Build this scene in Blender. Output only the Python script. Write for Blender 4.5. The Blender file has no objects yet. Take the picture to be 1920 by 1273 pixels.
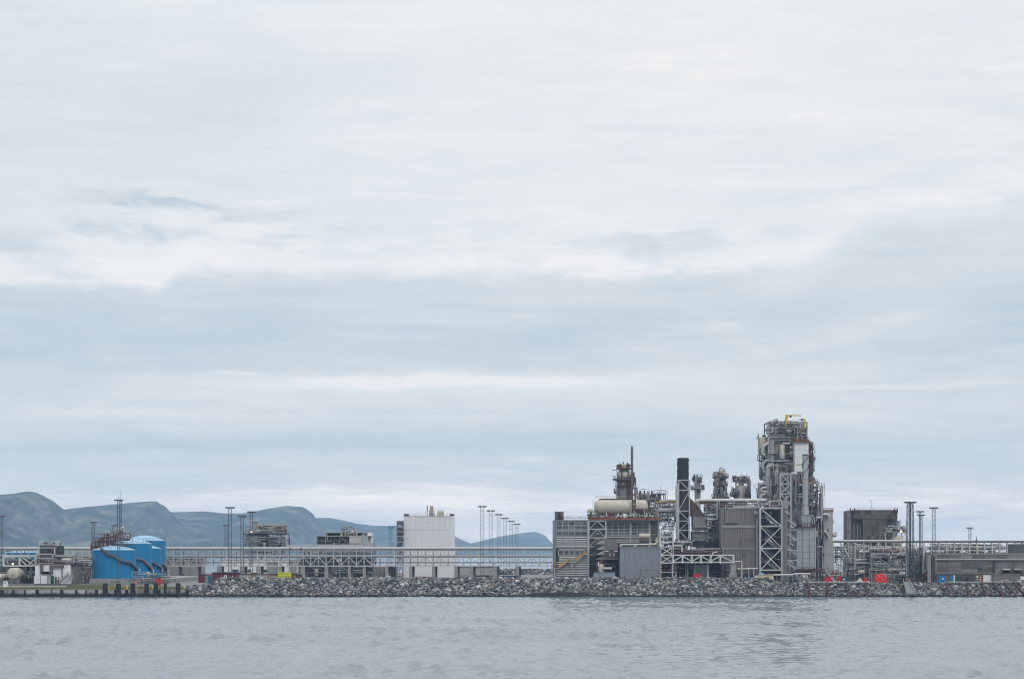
import bpy, bmesh, math, random
from math import sin, cos, pi, sqrt, radians, tan, atan2, exp
from mathutils import Vector, Matrix, noise as mnoise

sc = bpy.context.scene
COL = sc.collection
R = random.Random(7)

# ---------------------------------------------------------------- camera
F, HY, CX, CAMZ = 3000.0, 1032.0, 960.0, 17.2      # focal length in photo pixels, horizon row, centre column, eye height (m)
cam = bpy.data.cameras.new('camera')
cam.sensor_width = 36.0
cam.lens = 36.0 * F / 1920.0
cam.shift_y = (HY - 636.5) / 1920.0
cam.clip_start = 1.0
cam.clip_end = 80000.0
camo = bpy.data.objects.new('camera', cam)
camo.location = (0, 0, CAMZ)
camo.rotation_euler = (pi / 2, 0, 0)
COL.objects.link(camo)
sc.camera = camo

# ---------------------------------------------------------------- view
sc.view_settings.view_transform = 'Standard'
sc.view_settings.look = 'None'
sc.view_settings.exposure = 0.12
sc.view_settings.gamma = 1.0
sc.view_settings.use_curve_mapping = False
sc.render.engine = 'CYCLES'
sc.cycles.max_bounces = 6
sc.cycles.diffuse_bounces = 2
sc.cycles.glossy_bounces = 2
sc.cycles.volume_bounces = 0
sc.cycles.use_denoising = True
sc.cycles.filter_width = 1.15

# ---------------------------------------------------------------- sky (world)
SUN_EL, SUN_AZ = 42.0, 150.0       # azimuth clockwise from +Y (view direction): behind the camera, to the right
world = bpy.data.worlds.new('World')
sc.world = world
world.use_nodes = True
nt = world.node_tree
nt.nodes.clear()


class NT:
    """tiny helper that wires math nodes"""
    def __init__(s, tree):
        s.t = tree

    def n(s, typ, **kw):
        nd = s.t.nodes.new(typ)
        for k, v in kw.items():
            setattr(nd, k, v)
        return nd

    def put(s, sock, v):
        if isinstance(v, (int, float)):
            sock.default_value = v
        elif isinstance(v, (tuple, list)):
            sock.default_value = v
        elif v is not None:
            s.t.links.new(v, sock)

    def m(s, op, a, b=None, c=None, clamp=False):
        nd = s.n('ShaderNodeMath', operation=op)
        nd.use_clamp = clamp
        s.put(nd.inputs[0], a)
        s.put(nd.inputs[1], b)
        s.put(nd.inputs[2], c)
        return nd.outputs[0]

    def noise(s, vec, scale, detail=4.0, rough=0.55, dist=0.0):
        nd = s.n('ShaderNodeTexNoise')
        s.put(nd.inputs['Vector'], vec)
        nd.inputs['Scale'].default_value = scale
        nd.inputs['Detail'].default_value = detail
        nd.inputs['Roughness'].default_value = rough
        nd.inputs['Distortion'].default_value = dist
        return nd.outputs['Fac']

    def mapping(s, vec, scale, loc=(0, 0, 0), rot=(0, 0, 0)):
        nd = s.n('ShaderNodeMapping')
        s.put(nd.inputs['Vector'], vec)
        nd.inputs['Scale'].default_value = scale
        nd.inputs['Location'].default_value = loc
        nd.inputs['Rotation'].default_value = rot
        return nd.outputs[0]

    def ramp(s, fac, stops, interp='LINEAR'):
        nd = s.n('ShaderNodeValToRGB')
        cr = nd.color_ramp
        cr.interpolation = interp
        while len(cr.elements) < len(stops):
            cr.elements.new(0.5)
        for e, (p, c) in zip(cr.elements, stops):
            e.position = p
            e.color = (c[0], c[1], c[2], 1) if isinstance(c, (tuple, list)) else (c, c, c, 1)
        s.put(nd.inputs[0], fac)
        return nd.outputs[0]

    def mix(s, fac, a, b, mode='MIX'):
        nd = s.n('ShaderNodeMix', data_type='RGBA', blend_type=mode)
        s.put(nd.inputs[0], fac)
        for k, v in ((6, a), (7, b)):
            if isinstance(v, (tuple, list)):
                nd.inputs[k].default_value = (v[0], v[1], v[2], 1)
            elif isinstance(v, (int, float)):
                nd.inputs[k].default_value = (v, v, v, 1)
            else:
                s.t.links.new(v, nd.inputs[k])
        return nd.outputs[2]


def build_sky():
    g = NT(nt)
    out = g.n('ShaderNodeOutputWorld')
    bg = g.n('ShaderNodeBackground')
    STR = 0.1
    bg.inputs['Strength'].default_value = STR
    sky = g.n('ShaderNodeTexSky', sky_type='NISHITA')
    sky.sun_disc = False
    sky.sun_elevation = radians(SUN_EL)
    sky.sun_rotation = radians(SUN_AZ)
    tc = g.n('ShaderNodeTexCoord')
    sep = g.n('ShaderNodeSeparateXYZ')
    g.put(sep.inputs[0], tc.outputs['Generated'])
    x, y, z = sep.outputs
    zc = g.m('MAXIMUM', z, 0.0)
    hor = g.m('SQRT', g.m('ADD', g.m('MULTIPLY', x, x), g.m('MULTIPLY', y, y)))
    e = g.m('DIVIDE', zc, g.m('MAXIMUM', hor, 0.02))            # tangent of the elevation
    az = g.m('ARCTAN2', x, y)
    # clouds seen in perspective on a flat layer above
    zz = g.m('ADD', zc, 0.035)
    u = g.m('DIVIDE', x, zz)
    v = g.m('DIVIDE', y, zz)
    cv = g.n('ShaderNodeCombineXYZ')
    g.put(cv.inputs[0], u)
    g.put(cv.inputs[1], v)
    P = cv.outputs[0]
    n1 = g.noise(g.mapping(P, (0.42, 0.55, 1), (3.1, 0.4, 0)), 1.0, 5, 0.55, 0.25)
    n2 = g.noise(g.mapping(P, (1.5, 2.6, 1), (9.2, 4.4, 0)), 1.0, 5, 0.6, 0.5)
    # streaks along the horizon
    sv = g.n('ShaderNodeCombineXYZ')
    g.put(sv.inputs[0], az)
    g.put(sv.inputs[1], e)
    S = sv.outputs[0]
    n3 = g.noise(g.mapping(S, (7.5, 42.0, 1), (2.2, 7.7, 0)), 1.0, 8, 0.62, 0.8)
    n4 = g.noise(g.mapping(S, (3.0, 70.0, 1), (1.2, 3.3, 0)), 1.0, 3, 0.5, 0.2)
    # ripple the direction a little so that the large bands get wispy borders
    w1 = g.m('MULTIPLY', g.m('SUBTRACT', g.noise(g.mapping(S, (8, 26, 1)), 1.0, 7, 0.62, .3), 0.5), 0.075)
    w3 = g.m('MULTIPLY', g.m('SUBTRACT', g.noise(g.mapping(S, (30, 95, 1), (3, 1, 0)), 1.0, 6, 0.65, .4), 0.5), 0.022)
    w2 = g.m('MULTIPLY', g.m('SUBTRACT', g.noise(g.mapping(S, (5, 12, 1), (5, 5, 0)), 1.0, 6, 0.6), 0.5), 0.45)
    ew = g.m('ADD', g.m('ADD', e, w1), w3)
    aw = g.m('ADD', az, w2)
    ewn = g.m('ADD', e, g.m('MULTIPLY', g.m('ADD', w1, w3), 0.25))

    def row(py):
        return (HY - py) / F

    def sstep(x_, a_, b_):
        nd = g.n('ShaderNodeMapRange', interpolation_type='SMOOTHSTEP')
        g.put(nd.inputs['Value'], x_)
        nd.inputs['From Min'].default_value = a_
        nd.inputs['From Max'].default_value = b_
        return nd.outputs['Result']
    # mean brightness by elevation (photo row -> tangent): thin high cloud above, low cloud banks beneath
    hi = [(1032, 1.30), (700, 1.0), (540, 1.0), (480, .97), (400, .90), (300, .87), (180, .90), (60, .86), (0, .86)]
    lo = [(1032, 1.6), (985, 1.46), (935, 1.16), (900, .90), (858, .66), (846, .50), (834, .42), (822, .48), (806, .60), (745, .72), (722, .66), (690, .53),
          (640, .50), (590, .48), (545, .50), (500, .56), (420, .56)]
    def prof(st, x_):
        r_ = g.ramp(g.m('MULTIPLY', x_, 1 / 0.36), [(row(p) / 0.36, b / 1.6) for p, b in st], 'LINEAR')
        return g.m('MULTIPLY', r_, 1.6)
    edge = g.m('ADD', row(512), g.m('MULTIPLY', sstep(az, .165, .23), .030))
    edge = g.m('SUBTRACT', edge, g.m('MULTIPLY', sstep(az, -.195, -.225), .013))
    edge = g.m('ADD', edge, g.m('MULTIPLY', w1, .36))
    edge = g.m('ADD', edge, g.m('MULTIPLY', w3, .9))
    bank = sstep(g.m('SUBTRACT', edge, e), -.004, .0085)
    soft = sstep(g.m('SUBTRACT', edge, e), -.016, .030)
    sf = g.m('ADD', sstep(n1, .42, .60), g.m('MULTIPLY', sstep(az, .14, .22), .6), clamp=True)
    fbank = g.m('ADD', g.m('MULTIPLY', bank, g.m('SUBTRACT', 1.0, sf)), g.m('MULTIPLY', soft, sf))
    rim = g.m('EXPONENT', g.m('MULTIPLY', g.m('ABSOLUTE', g.m('SUBTRACT', g.m('SUBTRACT', e, edge), .006)), -130.0))
    A_ = g.m('ADD', prof(hi, ewn), g.m('MULTIPLY', rim, .10))
    B_ = prof(lo, ewn)
    m0 = g.m('ADD', g.m('MULTIPLY', A_, g.m('SUBTRACT', 1.0, fbank)), g.m('MULTIPLY', B_, fbank))
    val = m0

    def blob(px, py, wx, wy, amp, warp=True):
        a0, e0 = math.atan((px - CX) / F), row(py)
        dx = g.m('DIVIDE', g.m('SUBTRACT', aw if warp else az, a0), wx / F)
        dy = g.m('DIVIDE', g.m('SUBTRACT', ew if warp else ewn, e0), wy / F)
        q = g.m('ADD', g.m('MULTIPLY', dx, dx), g.m('MULTIPLY', dy, dy))
        return g.m('MULTIPLY', g.m('EXPONENT', g.m('MULTIPLY', q, -1.0)), amp)
    for b in [(430, 402, 150, 17, -.62), (90, 490, 130, 34, -.55), (370, 458, 90, 12, -.48), (620, 470, 50, 6, -.22), (800, 462, 70, 7, -.12),
              (1300, 470, 130, 22, -.40), (1050, 460, 100, 12, -.18), (1600, 445, 90, 22, -.12), (200, 530, 60, 9, -.2), (1910, 405, 25, 18, -.25),
              (1890, 640, 220, 60, -.16), (60, 720, 190, 50, -.20), (80, 620, 260, 60, -.10), (60, 250, 500, 170, -.26),
              (1850, 575, 200, 30, -.12), (980, 640, 300, 30, -.06), (1000, 590, 120, 18, .10), (1560, 625, 90, 16, .16), (1890, 160, 90, 14, -.16),
              (1500, 100, 420, 40, .05), (620, 100, 300, 50, .04)]:
        val = g.m('ADD', val, blob(*b))
    for b in [(830, 713, 430, 13, .50), (620, 722, 160, 10, .25), (430, 701, 70, 3.2, .34), (180, 785, 200, 12, .22), (990, 858, 46, 5, .30),
              (950, 884, 70, 6, .28), (1600, 880, 500, 20, -.06), (600, 930, 500, 18, .10), (150, 905, 300, 30, -.20), (1650, 733, 330, 6, .22),
              (1700, 770, 400, 20, .06), (300, 838, 420, 12, -.10), (1500, 838, 500, 14, .10)]:
        val = g.m('ADD', val, blob(*b, warp=False))
    n5 = g.noise(g.mapping(S, (16, 130, 1), (4, 2, 0)), 1.0, 6, 0.6, 0.5)
    val = g.m('ADD', val, g.m('MULTIPLY', g.m('SUBTRACT', n5, 0.5), 0.30))
    low = g.m('MULTIPLY', g.m('SUBTRACT', 0.36, e), 1 / 0.36, clamp=True)
    val = g.m('ADD', val, g.m('MULTIPLY', g.m('SUBTRACT', n1, 0.5), 0.42))
    val = g.m('ADD', val, g.m('MULTIPLY', g.m('SUBTRACT', n2, 0.5), 0.42))
    val = g.m('ADD', val, g.m('MULTIPLY', g.m('MULTIPLY', g.m('SUBTRACT', n3, 0.5), 0.95), low))
    val = g.m('ADD', val, g.m('MULTIPLY', g.m('MULTIPLY', g.m('SUBTRACT', n4, 0.5), 0.32), low))
    T_ = 1.6
    val = g.m('MINIMUM', val, g.m('ADD', 1.02, g.m('MULTIPLY', sstep(g.m('SUBTRACT', .052, e), 0.0, .030), 0.6)))
    colr = g.ramp(g.m('MULTIPLY', val, 1 / T_), [(0.0, (.465, .555, .625)), (.3 / T_, (.560, .636, .692)), (.6 / T_, (.675, .724, .755)),
                        (.85 / T_, (.775, .800, .810)), (1.0 / T_, (.86, .855, .850)), (1.0, (1.75, 1.50, 1.32))])
    # an overcast sky is brighter overhead
    zen = g.m('ADD', 1.0, g.m('MULTIPLY', g.m('SMOOTH_MIN', g.m('MAXIMUM', g.m('SUBTRACT', z, 0.30), 0.0), 1.0, 0.1), ZEN))
    k = g.m('MULTIPLY', zen, 1.0 / STR * SKYK)
    sc_ = g.n('ShaderNodeVectorMath', operation='SCALE')
    g.put(sc_.inputs[0], colr)
    g.put(sc_.inputs['Scale'], k)
    fin = g.mix(0.95, sky.outputs[0], sc_.outputs[0])
    g.put(bg.inputs['Color'], fin)
    g.t.links.new(bg.outputs[0], out.inputs[0])
    world.cycles.sampling_method = 'MANUAL'
    world.cycles.sample_map_resolution = 512


ZEN, SKYK = 1.8, 1.0
build_sky()

sun = bpy.data.lights.new('sun', 'SUN')
sun.energy = 1.1
sun.angle = radians(22)
sun.color = (1.0, 0.97, 0.93)
suno = bpy.data.objects.new('sun', sun)
_a, _e = radians(SUN_AZ), radians(SUN_EL)
_dir = Vector((sin(_a) * cos(_e), cos(_a) * cos(_e), sin(_e)))
suno.rotation_euler = _dir.to_track_quat('Z', 'Y').to_euler()
suno.location = (0, 0, 400)
COL.objects.link(suno)

# ---------------------------------------------------------------- placing
G = 4.3                                   # level of the yard above the sea


def X(px, d):
    return (px - CX) * d / F


def Z(py, d):
    return CAMZ + (HY - py) * d / F


def W(px, py, d):
    return Vector((X(px, d), d, Z(py, d)))


# ---------------------------------------------------------------- materials
MATS = {}
PAL = 0.76


def mat(name, col, rough=0.6, metal=0.0, var=0.16, streak=0.18, scale=0.35, spec=0.3, objvar=0.0, bump=0.0, second=None, secamt=0.0, ribs=None):
    """paint, metal or concrete with world-space blotches, run-down stains and (second) patches of another colour such as rust"""
    m = bpy.data.materials.new(name)
    m.use_nodes = True
    t = m.node_tree
    t.nodes.clear()
    g = NT(t)
    out = g.n('ShaderNodeOutputMaterial')
    b = g.n('ShaderNodeBsdfPrincipled')
    t.links.new(b.outputs[0], out.inputs[0])
    geo = g.n('ShaderNodeNewGeometry')
    pos = geo.outputs['Position']
    n1 = g.noise(pos, scale, 5, 0.6)
    n2 = g.noise(g.mapping(pos, (1.6, 1.6, 0.09)), 1.0, 4, 0.6)
    f = g.m('ADD', PAL, g.m('MULTIPLY', g.m('SUBTRACT', n1, 0.5), var * 2 * PAL))
    f = g.m('ADD', f, g.m('MULTIPLY', g.m('SUBTRACT', n2, 0.5), streak * 2 * PAL))
    if objvar:
        oi = g.n('ShaderNodeObjectInfo')
        f = g.m('ADD', f, g.m('MULTIPLY', g.m('SUBTRACT', oi.outputs['Random'], 0.5), objvar * 2))
    base = (col[0], col[1], col[2], 1)
    if second:
        n3 = g.noise(g.mapping(pos, (1, 1, 0.35), (11, 3, 5)), scale * 1.6, 5, 0.65)
        fac = g.m('MULTIPLY', g.m('SUBTRACT', n3, 1.0 - secamt), 6.0, clamp=True)
        base = g.mix(fac, col, second)
    vm = g.n('ShaderNodeVectorMath', operation='SCALE')
    g.put(vm.inputs[0], base if not isinstance(base, tuple) else base[:3])
    g.put(vm.inputs['Scale'], f)
    t.links.new(vm.outputs[0], b.inputs['Base Color'])
    b.inputs['Roughness'].default_value = rough
    b.inputs['Metallic'].default_value = metal
    b.inputs['Specular IOR Level'].default_value = spec
    if bump:
        bp = g.n('ShaderNodeBump')
        bp.inputs['Strength'].default_value = bump
        bp.inputs['Distance'].default_value = 0.15
        g.put(bp.inputs['Height'], g.noise(pos, 3.0, 5, 0.6))
        t.links.new(bp.outputs[0], b.inputs['Normal'])
    MATS[name] = m
    return m


# ---------------------------------------------------------------- meshes and objects
def link(name, me, parent=None, loc=None):
    o = bpy.data.objects.new(name, me)
    COL.objects.link(o)
    if parent is not None:
        o.parent = parent
    if loc is not None:
        o.location = loc
    return o


def mesh(name, V, Fc, m=None, smooth=False):
    me = bpy.data.meshes.new(name)
    me.from_pydata([tuple(v) for v in V], [], Fc)
    if m is not None:
        me.materials.append(m)
    if smooth:
        me.shade_smooth()
        me.set_sharp_from_angle(angle=radians(42))
    me.update()
    return me


def tagged(o, label=None, cat=None, group=None, kind=None):
    if label:
        o['label'] = label
    if cat:
        o['category'] = cat
    if group:
        o['group'] = group
    if kind:
        o['kind'] = kind
    return o


def structure(name, V, Fc, m, smooth=False, parent=None):
    o = link(name, mesh(name, V, Fc, m, smooth), parent)
    o['kind'] = 'structure'
    return o
# ---------------------------------------------------------------- the sea
def water_material():
    m = bpy.data.materials.new('sea_water')
    m.use_nodes = True
    t = m.node_tree
    t.nodes.clear()
    g = NT(t)
    out = g.n('ShaderNodeOutputMaterial')
    b = g.n('ShaderNodeBsdfPrincipled')
    t.links.new(b.outputs[0], out.inputs[0])
    b.inputs['Base Color'].default_value = (0.125, 0.155, 0.18, 1)
    b.inputs['Roughness'].default_value = 0.08
    b.inputs['IOR'].default_value = 1.8
    geo = g.n('ShaderNodeNewGeometry')
    pos = geo.outputs['Position']
    a = g.noise(g.mapping(pos, (0.8, 1.5, 1), rot=(0, 0, 0.12)), 1.0, 4, 0.62, 0.4)
    gust = g.noise(g.mapping(pos, (0.006, 0.016, 1)), 1.0, 4, 0.6)
    amt = g.m('ADD', 0.35, g.m('MULTIPLY', gust, 1.1))
    h = g.m('MULTIPLY', a, amt)
    bp = g.n('ShaderNodeBump')
    bp.inputs['Strength'].default_value = 1.0
    bp.inputs['Distance'].default_value = 0.09
    g.put(bp.inputs['Height'], h)
    t.links.new(bp.outputs[0], b.inputs['Normal'])
    return m


SEA = 13000.0
M_water = water_material()


def sea():
    """one sheet of water: a finely meshed stretch with real waves before the shore, plain sheets round it out to the horizon"""
    import numpy as np
    rg = np.random.default_rng(5)
    x0, x1, y0, y1, st = -215.0, 215.0, 168.0, 597.0, 0.50
    nx, ny = int((x1 - x0) / st) + 1, int((y1 - y0) / .56) + 1
    xs, ys = np.linspace(x0, x1, nx), np.linspace(y0, y1, ny)
    Xg, Yg = np.meshgrid(xs, ys)
    def waves(n, l0, l1, spread, amp, pw):
        H = np.zeros_like(Xg)
        for i in range(n):
            lam = l0 * (l1 / l0) ** rg.random()
            th = radians(-84) + rg.normal(0, spread)
            k_ = 2 * pi / lam
            H += amp * lam ** pw * np.sin(k_ * (Xg * cos(th) + Yg * sin(th)) + rg.random() * 6.283)
        return H
    M = np.zeros_like(Xg)
    for i in range(36):                               # where the breeze roughens the surface in small patches
        M += np.sin(2 * pi * (Xg * rg.normal(0, .15) + Yg * rg.normal(0, .20)) + rg.random() * 6.283)
    M = np.clip((M / M.std() - .35) / 1.1, 0, 1)
    H = waves(60, 2.0, 6.0, .5, .0078, .95) + waves(46, 1.45, 3.0, .42, .0215, .95) * (.12 + .95 * M)
    G_ = np.zeros_like(Xg)
    for i in range(14):
        lam = rg.uniform(35, 160)
        th = rg.uniform(0, pi)
        G_ += np.sin(2 * pi / lam * (Xg * cos(th) * .6 + Yg * sin(th)) + rg.random() * 6.283)
    gust = np.clip(.85 + .16 * G_, .45, 1.5)
    edge = np.minimum(np.minimum(Xg - x0, x1 - Xg), np.minimum(Yg - y0, (y1 - Yg) * .30)) / 8.0
    H *= gust * np.clip(edge, 0, 1)
    H[0, :] = H[-1, :] = 0
    H[:, 0] = H[:, -1] = 0
    V = np.stack([Xg, Yg, H], -1).reshape(-1, 3)
    a = np.arange(nx * ny).reshape(ny, nx)
    Q = np.stack([a[:-1, :-1], a[:-1, 1:], a[1:, 1:], a[1:, :-1]], -1).reshape(-1, 4)
    n = len(V)
    ring = np.array([(-SEA, -1500, 0), (SEA, -1500, 0), (SEA, y0, 0), (-SEA, y0, 0), (x0, y0, 0), (x1, y0, 0), (-SEA, y1, 0), (x0, y1, 0), (x1, y1, 0), (SEA, y1, 0), (SEA, SEA, 0), (-SEA, SEA, 0)], float)
    R_ = np.array([(0, 1, 2, 3), (3, 4, 7, 6), (5, 2, 9, 8), (6, 9, 10, 11)]) + n
    V = np.concatenate([V, ring])
    Q = np.concatenate([Q, R_])
    me = bpy.data.meshes.new('water')
    me.vertices.add(len(V))
    me.vertices.foreach_set('co', V.astype(np.float32).ravel())
    me.loops.add(Q.size)
    me.loops.foreach_set('vertex_index', Q.astype(np.int32).ravel())
    me.polygons.add(len(Q))
    me.polygons.foreach_set('loop_start', np.arange(0, Q.size, 4, dtype=np.int32))
    me.materials.append(M_water)
    me.update(calc_edges=True)
    me.shade_smooth()
    o = link('water', me)
    o['kind'] = 'structure'


sea()

# ---------------------------------------------------------------- far hills
def hill_material():
    m = bpy.data.materials.new('hill_heath')
    m.use_nodes = True
    t = m.node_tree
    t.nodes.clear()
    g = NT(t)
    out = g.n('ShaderNodeOutputMaterial')
    b = g.n('ShaderNodeBsdfPrincipled')
    t.links.new(b.outputs[0], out.inputs[0])
    geo = g.n('ShaderNodeNewGeometry')
    pos = geo.outputs['Position']
    nz = g.n('ShaderNodeSeparateXYZ')
    g.put(nz.inputs[0], geo.outputs['Normal'])
    n1 = g.noise(pos, 0.006, 7, 0.66)
    n2 = g.noise(g.mapping(pos, (1, .35, .55)), 0.03, 7, 0.7)
    n3 = g.noise(g.mapping(pos, (1, .12, .16), rot=(0, .25, 0)), 0.035, 5, 0.62)
    steep = g.m('MULTIPLY', g.m('SUBTRACT', 0.95, nz.outputs[2]), 5.0, clamp=True)
    grass = g.ramp(n1, [(.32, (.014, .018, .018)), (.5, (.042, .048, .043)), (.66, (.19, .195, .14))])
    rock = g.ramp(n2, [(.32, (.018, .018, .020)), (.5, (.055, .052, .052)), (.66, (.23, .215, .21))])
    fac = g.m('ADD', g.m('MULTIPLY', steep, 0.8), g.m('MULTIPLY', g.m('SUBTRACT', n3, 0.5), 2.2), clamp=True)
    g.put(b.inputs['Base Color'], g.mix(fac, grass, rock))
    b.inputs['Roughness'].default_value = 0.95
    b.inputs['Specular IOR Level'].default_value = 0.1
    return m


M_hill = hill_material()


def hill(pts, d, seed, front=1500.0, back=900.0, rough=1.5):
    """a ridge whose skyline follows the given rows, as terrain that runs down to the sea before and behind it"""
    pts = sorted(pts)
    n = 190
    x0, x1 = pts[0][0], pts[-1][0]

    def sky_row(px):
        for (a, ya), (b, yb) in zip(pts, pts[1:]):
            if a <= px <= b:
                return ya + (yb - ya) * (px - a) / (b - a)
        return pts[-1][1]
    rows = [-1.0, -.86, -.74, -.63, -.53, -.44, -.36, -.29, -.22, -.16, -.1, -.05, 0, .06, .15, .3, .5, .75, 1.0]
    V, Fc = [], []
    for j, r in enumerate(rows):
        for i in range(n + 1):
            px = x0 + (x1 - x0) * i / n
            rz = max(Z(sky_row(px), d), 0.0)
            wob = mnoise.noise(Vector((px * 0.011 + seed, r * 1.5, 1.3))) * 0.16
            y = d + (r * (front if r < 0 else back)) * (1 + wob * 0.8)
            if r < 0:
                q = 1 + r
                s = q ** (1.15 + 0.35 * mnoise.noise(Vector((px * 0.02, seed * 3.1, 0))))
            else:
                s = 1 - r ** 1.4
            x = X(px, d)
            z = rz * s
            damp = min(1.0, abs(r) * 5) * min(1.0, rz / 60.0)
            p = Vector((x * 0.0055, y * 0.0035, seed))
            z += damp * rough * (mnoise.fractal(p, 0.9, 2.1, 5) * 0.16 * rz * (s * (1.2 - s) * 2.4 + .05))
            gully = abs(mnoise.noise(Vector((x * 0.011 + y * .002, seed * 2.0, y * .0012))))
            z -= damp * rough * (0.14 - min(gully, .14)) * 0.9 * rz * s * (1.15 - s)
            if abs(r) > .999:
                z = -6.0
            V.append((x, y, z))
    for j in range(len(rows) - 1):
        for i in range(n):
            a = j * (n + 1) + i
            Fc.append((a, a + 1, a + n + 2, a + n + 1))
    return structure('hill', V, Fc, M_hill, smooth=True)


hill([(-420, 960), (-200, 940), (-60, 931), (0, 927), (28, 925), (40, 922.5), (50, 921), (60, 922), (76, 929), (90, 934), (100, 942), (108, 950),
      (114, 958), (124, 970), (136, 984), (160, 1002), (200, 1018), (240, 1029), (262, 1034)], 5000, 1.7)
hill([(60, 964), (112, 956), (160, 950), (210, 945.5), (250, 942), (288, 939), (294, 940), (301, 946), (309, 954), (318, 962), (327, 977),
      (334, 988), (344, 999), (356, 1008), (374, 1018), (400, 1030), (410, 1034)], 5700, 5.2)
hill([(280, 964), (318, 960), (350, 959), (385, 958.5), (420, 962), (455, 962), (480, 958), (505, 953), (530, 949), (540, 948), (552, 949.5), (567, 950),
      (571, 952), (580, 958), (585, 968), (593, 978), (604, 989), (618, 1003), (640, 1020), (668, 1034)], 6400, 9.1)
hill([(560, 974), (590, 971), (617, 970.5), (640, 974.5), (668, 981), (700, 985), (740, 985), (775, 986.5), (810, 990), (845, 1001), (862, 1010),
      (882, 1018), (900, 1026), (915, 1034)], 8200, 13.3, front=1700)
hill([(850, 1034), (872, 1024), (884, 1018), (910, 1012), (940, 1005), (965, 1001), (985, 998), (1005, 997), (1015, 1000), (1024, 1005), (1027, 1009),
      (1033, 1015), (1037, 1021), (1050, 1028), (1068, 1034)], 10000, 17.9, front=1700)
# ---------------------------------------------------------------- the air
def haze():
    x, y0, y1, z0, z1 = SEA + 400, -1900, SEA + 400, -8.0, 262.0
    V = [(-x, y0, z0), (x, y0, z0), (x, y1, z0), (-x, y1, z0), (-x, y0, z1), (x, y0, z1), (x, y1, z1), (-x, y1, z1)]
    Fc = [(0, 3, 2, 1), (4, 5, 6, 7), (0, 1, 5, 4), (1, 2, 6, 5), (2, 3, 7, 6), (3, 0, 4, 7)]
    m = bpy.data.materials.new('sea_haze')
    m.use_nodes = True
    t = m.node_tree
    t.nodes.clear()
    o = t.nodes.new('ShaderNodeOutputMaterial')
    v = t.nodes.new('ShaderNodeVolumePrincipled')
    v.inputs['Color'].default_value = (0.41, 0.66, 0.96, 1)
    v.inputs['Density'].default_value = HAZE
    v.inputs['Anisotropy'].default_value = 0.0
    t.links.new(v.outputs[0], o.inputs['Volume'])
    ob = link('haze', mesh('haze', V, Fc, m))
    ob['kind'] = 'stuff'


HAZE = 0.000105
haze()
# ---------------------------------------------------------------- palette
WHITE = mat('white_paint', (.60, .61, .60), .5, var=.10, streak=.12, objvar=.08)
WALL = mat('pale_wall_panel', (.72, .74, .76), .6, var=.05, streak=.08)
WALL2 = mat('white_wall_panel', (.80, .82, .84), .6, var=.05, streak=.08)
GALV = mat('galvanised_steel', (.40, .415, .425), .5, .25, var=.2, streak=.15, objvar=.18)
PALE = mat('pale_grey_steel', (.43, .44, .44), .5, var=.12, streak=.16, objvar=.12)
GREY = mat('grey_steel', (.25, .255, .26), .6, var=.2, streak=.2, objvar=.2)
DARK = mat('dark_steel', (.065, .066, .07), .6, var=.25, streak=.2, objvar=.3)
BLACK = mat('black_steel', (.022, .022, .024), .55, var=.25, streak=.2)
MAST = mat('mast_steel', (.085, .10, .115), .6, var=.2, streak=.1, objvar=.15)
OXIDE = mat('dark_red_paint', (.105, .030, .038), .6, var=.25, streak=.2, objvar=.2)
RUST = mat('rusty_orange', (.27, .10, .045), .75, var=.3, streak=.25, objvar=.25, second=(.13, .05, .03), secamt=.48)
BROWN = mat('brown_steel', (.115, .10, .092), .65, var=.25, streak=.25, objvar=.25)
OCHRE = mat('ochre_paint', (.42, .25, .07), .6, var=.2, streak=.2, objvar=.15)
YEL = mat('yellow_paint', (.62, .43, .03), .5, var=.1, streak=.12)
LIME = mat('sign_yellow', (.60, .66, .05), .5, var=.04, streak=.05)
INK = mat('sign_ink', (.03, .04, .02), .6, var=.0, streak=.0)
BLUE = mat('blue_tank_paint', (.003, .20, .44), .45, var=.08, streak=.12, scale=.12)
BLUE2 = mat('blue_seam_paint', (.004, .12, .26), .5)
ROOFB = mat('blue_roof_sheen', (.24, .47, .70), .30, var=.06, streak=.04, spec=.5)  # paler blue holds the sky's reflection on the glossy tank roofs
DOORB = mat('blue_door_paint', (.01, .20, .46), .45, var=.06, streak=.08)
NAVY = mat('navy_paint', (.018, .055, .13), .5, var=.1, streak=.1)
TEAL = mat('teal_paint', (.02, .10, .14), .5, var=.1, streak=.1)
GREEN = mat('green_paint', (.01, .10, .05), .5, var=.1, streak=.1)
RED = mat('red_paint', (.52, .025, .035), .5, var=.12, streak=.12)
WINE = mat('wine_red_boards', (.13, .022, .03), .6, var=.15, streak=.15)
TIMBER = mat('weathered_timber', (.26, .15, .08), .75, var=.2, streak=.2, objvar=.2)
TIMBERG = mat('grey_timber', (.40, .40, .38), .75, var=.12, streak=.15, objvar=.2)
CREAM = mat('cream_insulation', (.50, .465, .39), .5, var=.16, streak=.4, scale=.5, second=(.33, .29, .24), secamt=.36)
TAN = mat('tan_paint', (.38, .32, .25), .6, var=.1, streak=.15)
LAGG = mat('pipe_lagging', (.44, .445, .45), .4, .4, var=.14, streak=.12, objvar=.12)
CLADB = mat('bluegrey_cladding', (.245, .27, .305), .5, .1, var=.10, streak=.16)
CLADG = mat('browngrey_cladding', (.205, .188, .175), .6, .05, var=.14, streak=.24)
CLADL = mat('grey_louvre', (.235, .24, .245), .55, var=.14, streak=.16)
GLASSY = mat('louvre_panel_dark', (.105, .115, .13), .4, var=.2, streak=.15, objvar=.3)
SILVER = mat('silver_cladding', (.40, .42, .46), .42, .4, var=.16, streak=.2)
COLD = mat('cold_box_panel', (.40, .395, .385), .6, var=.12, streak=.2, objvar=.06)
CONC = mat('concrete', (.30, .295, .285), .85, var=.18, streak=.32, bump=.3)
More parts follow.
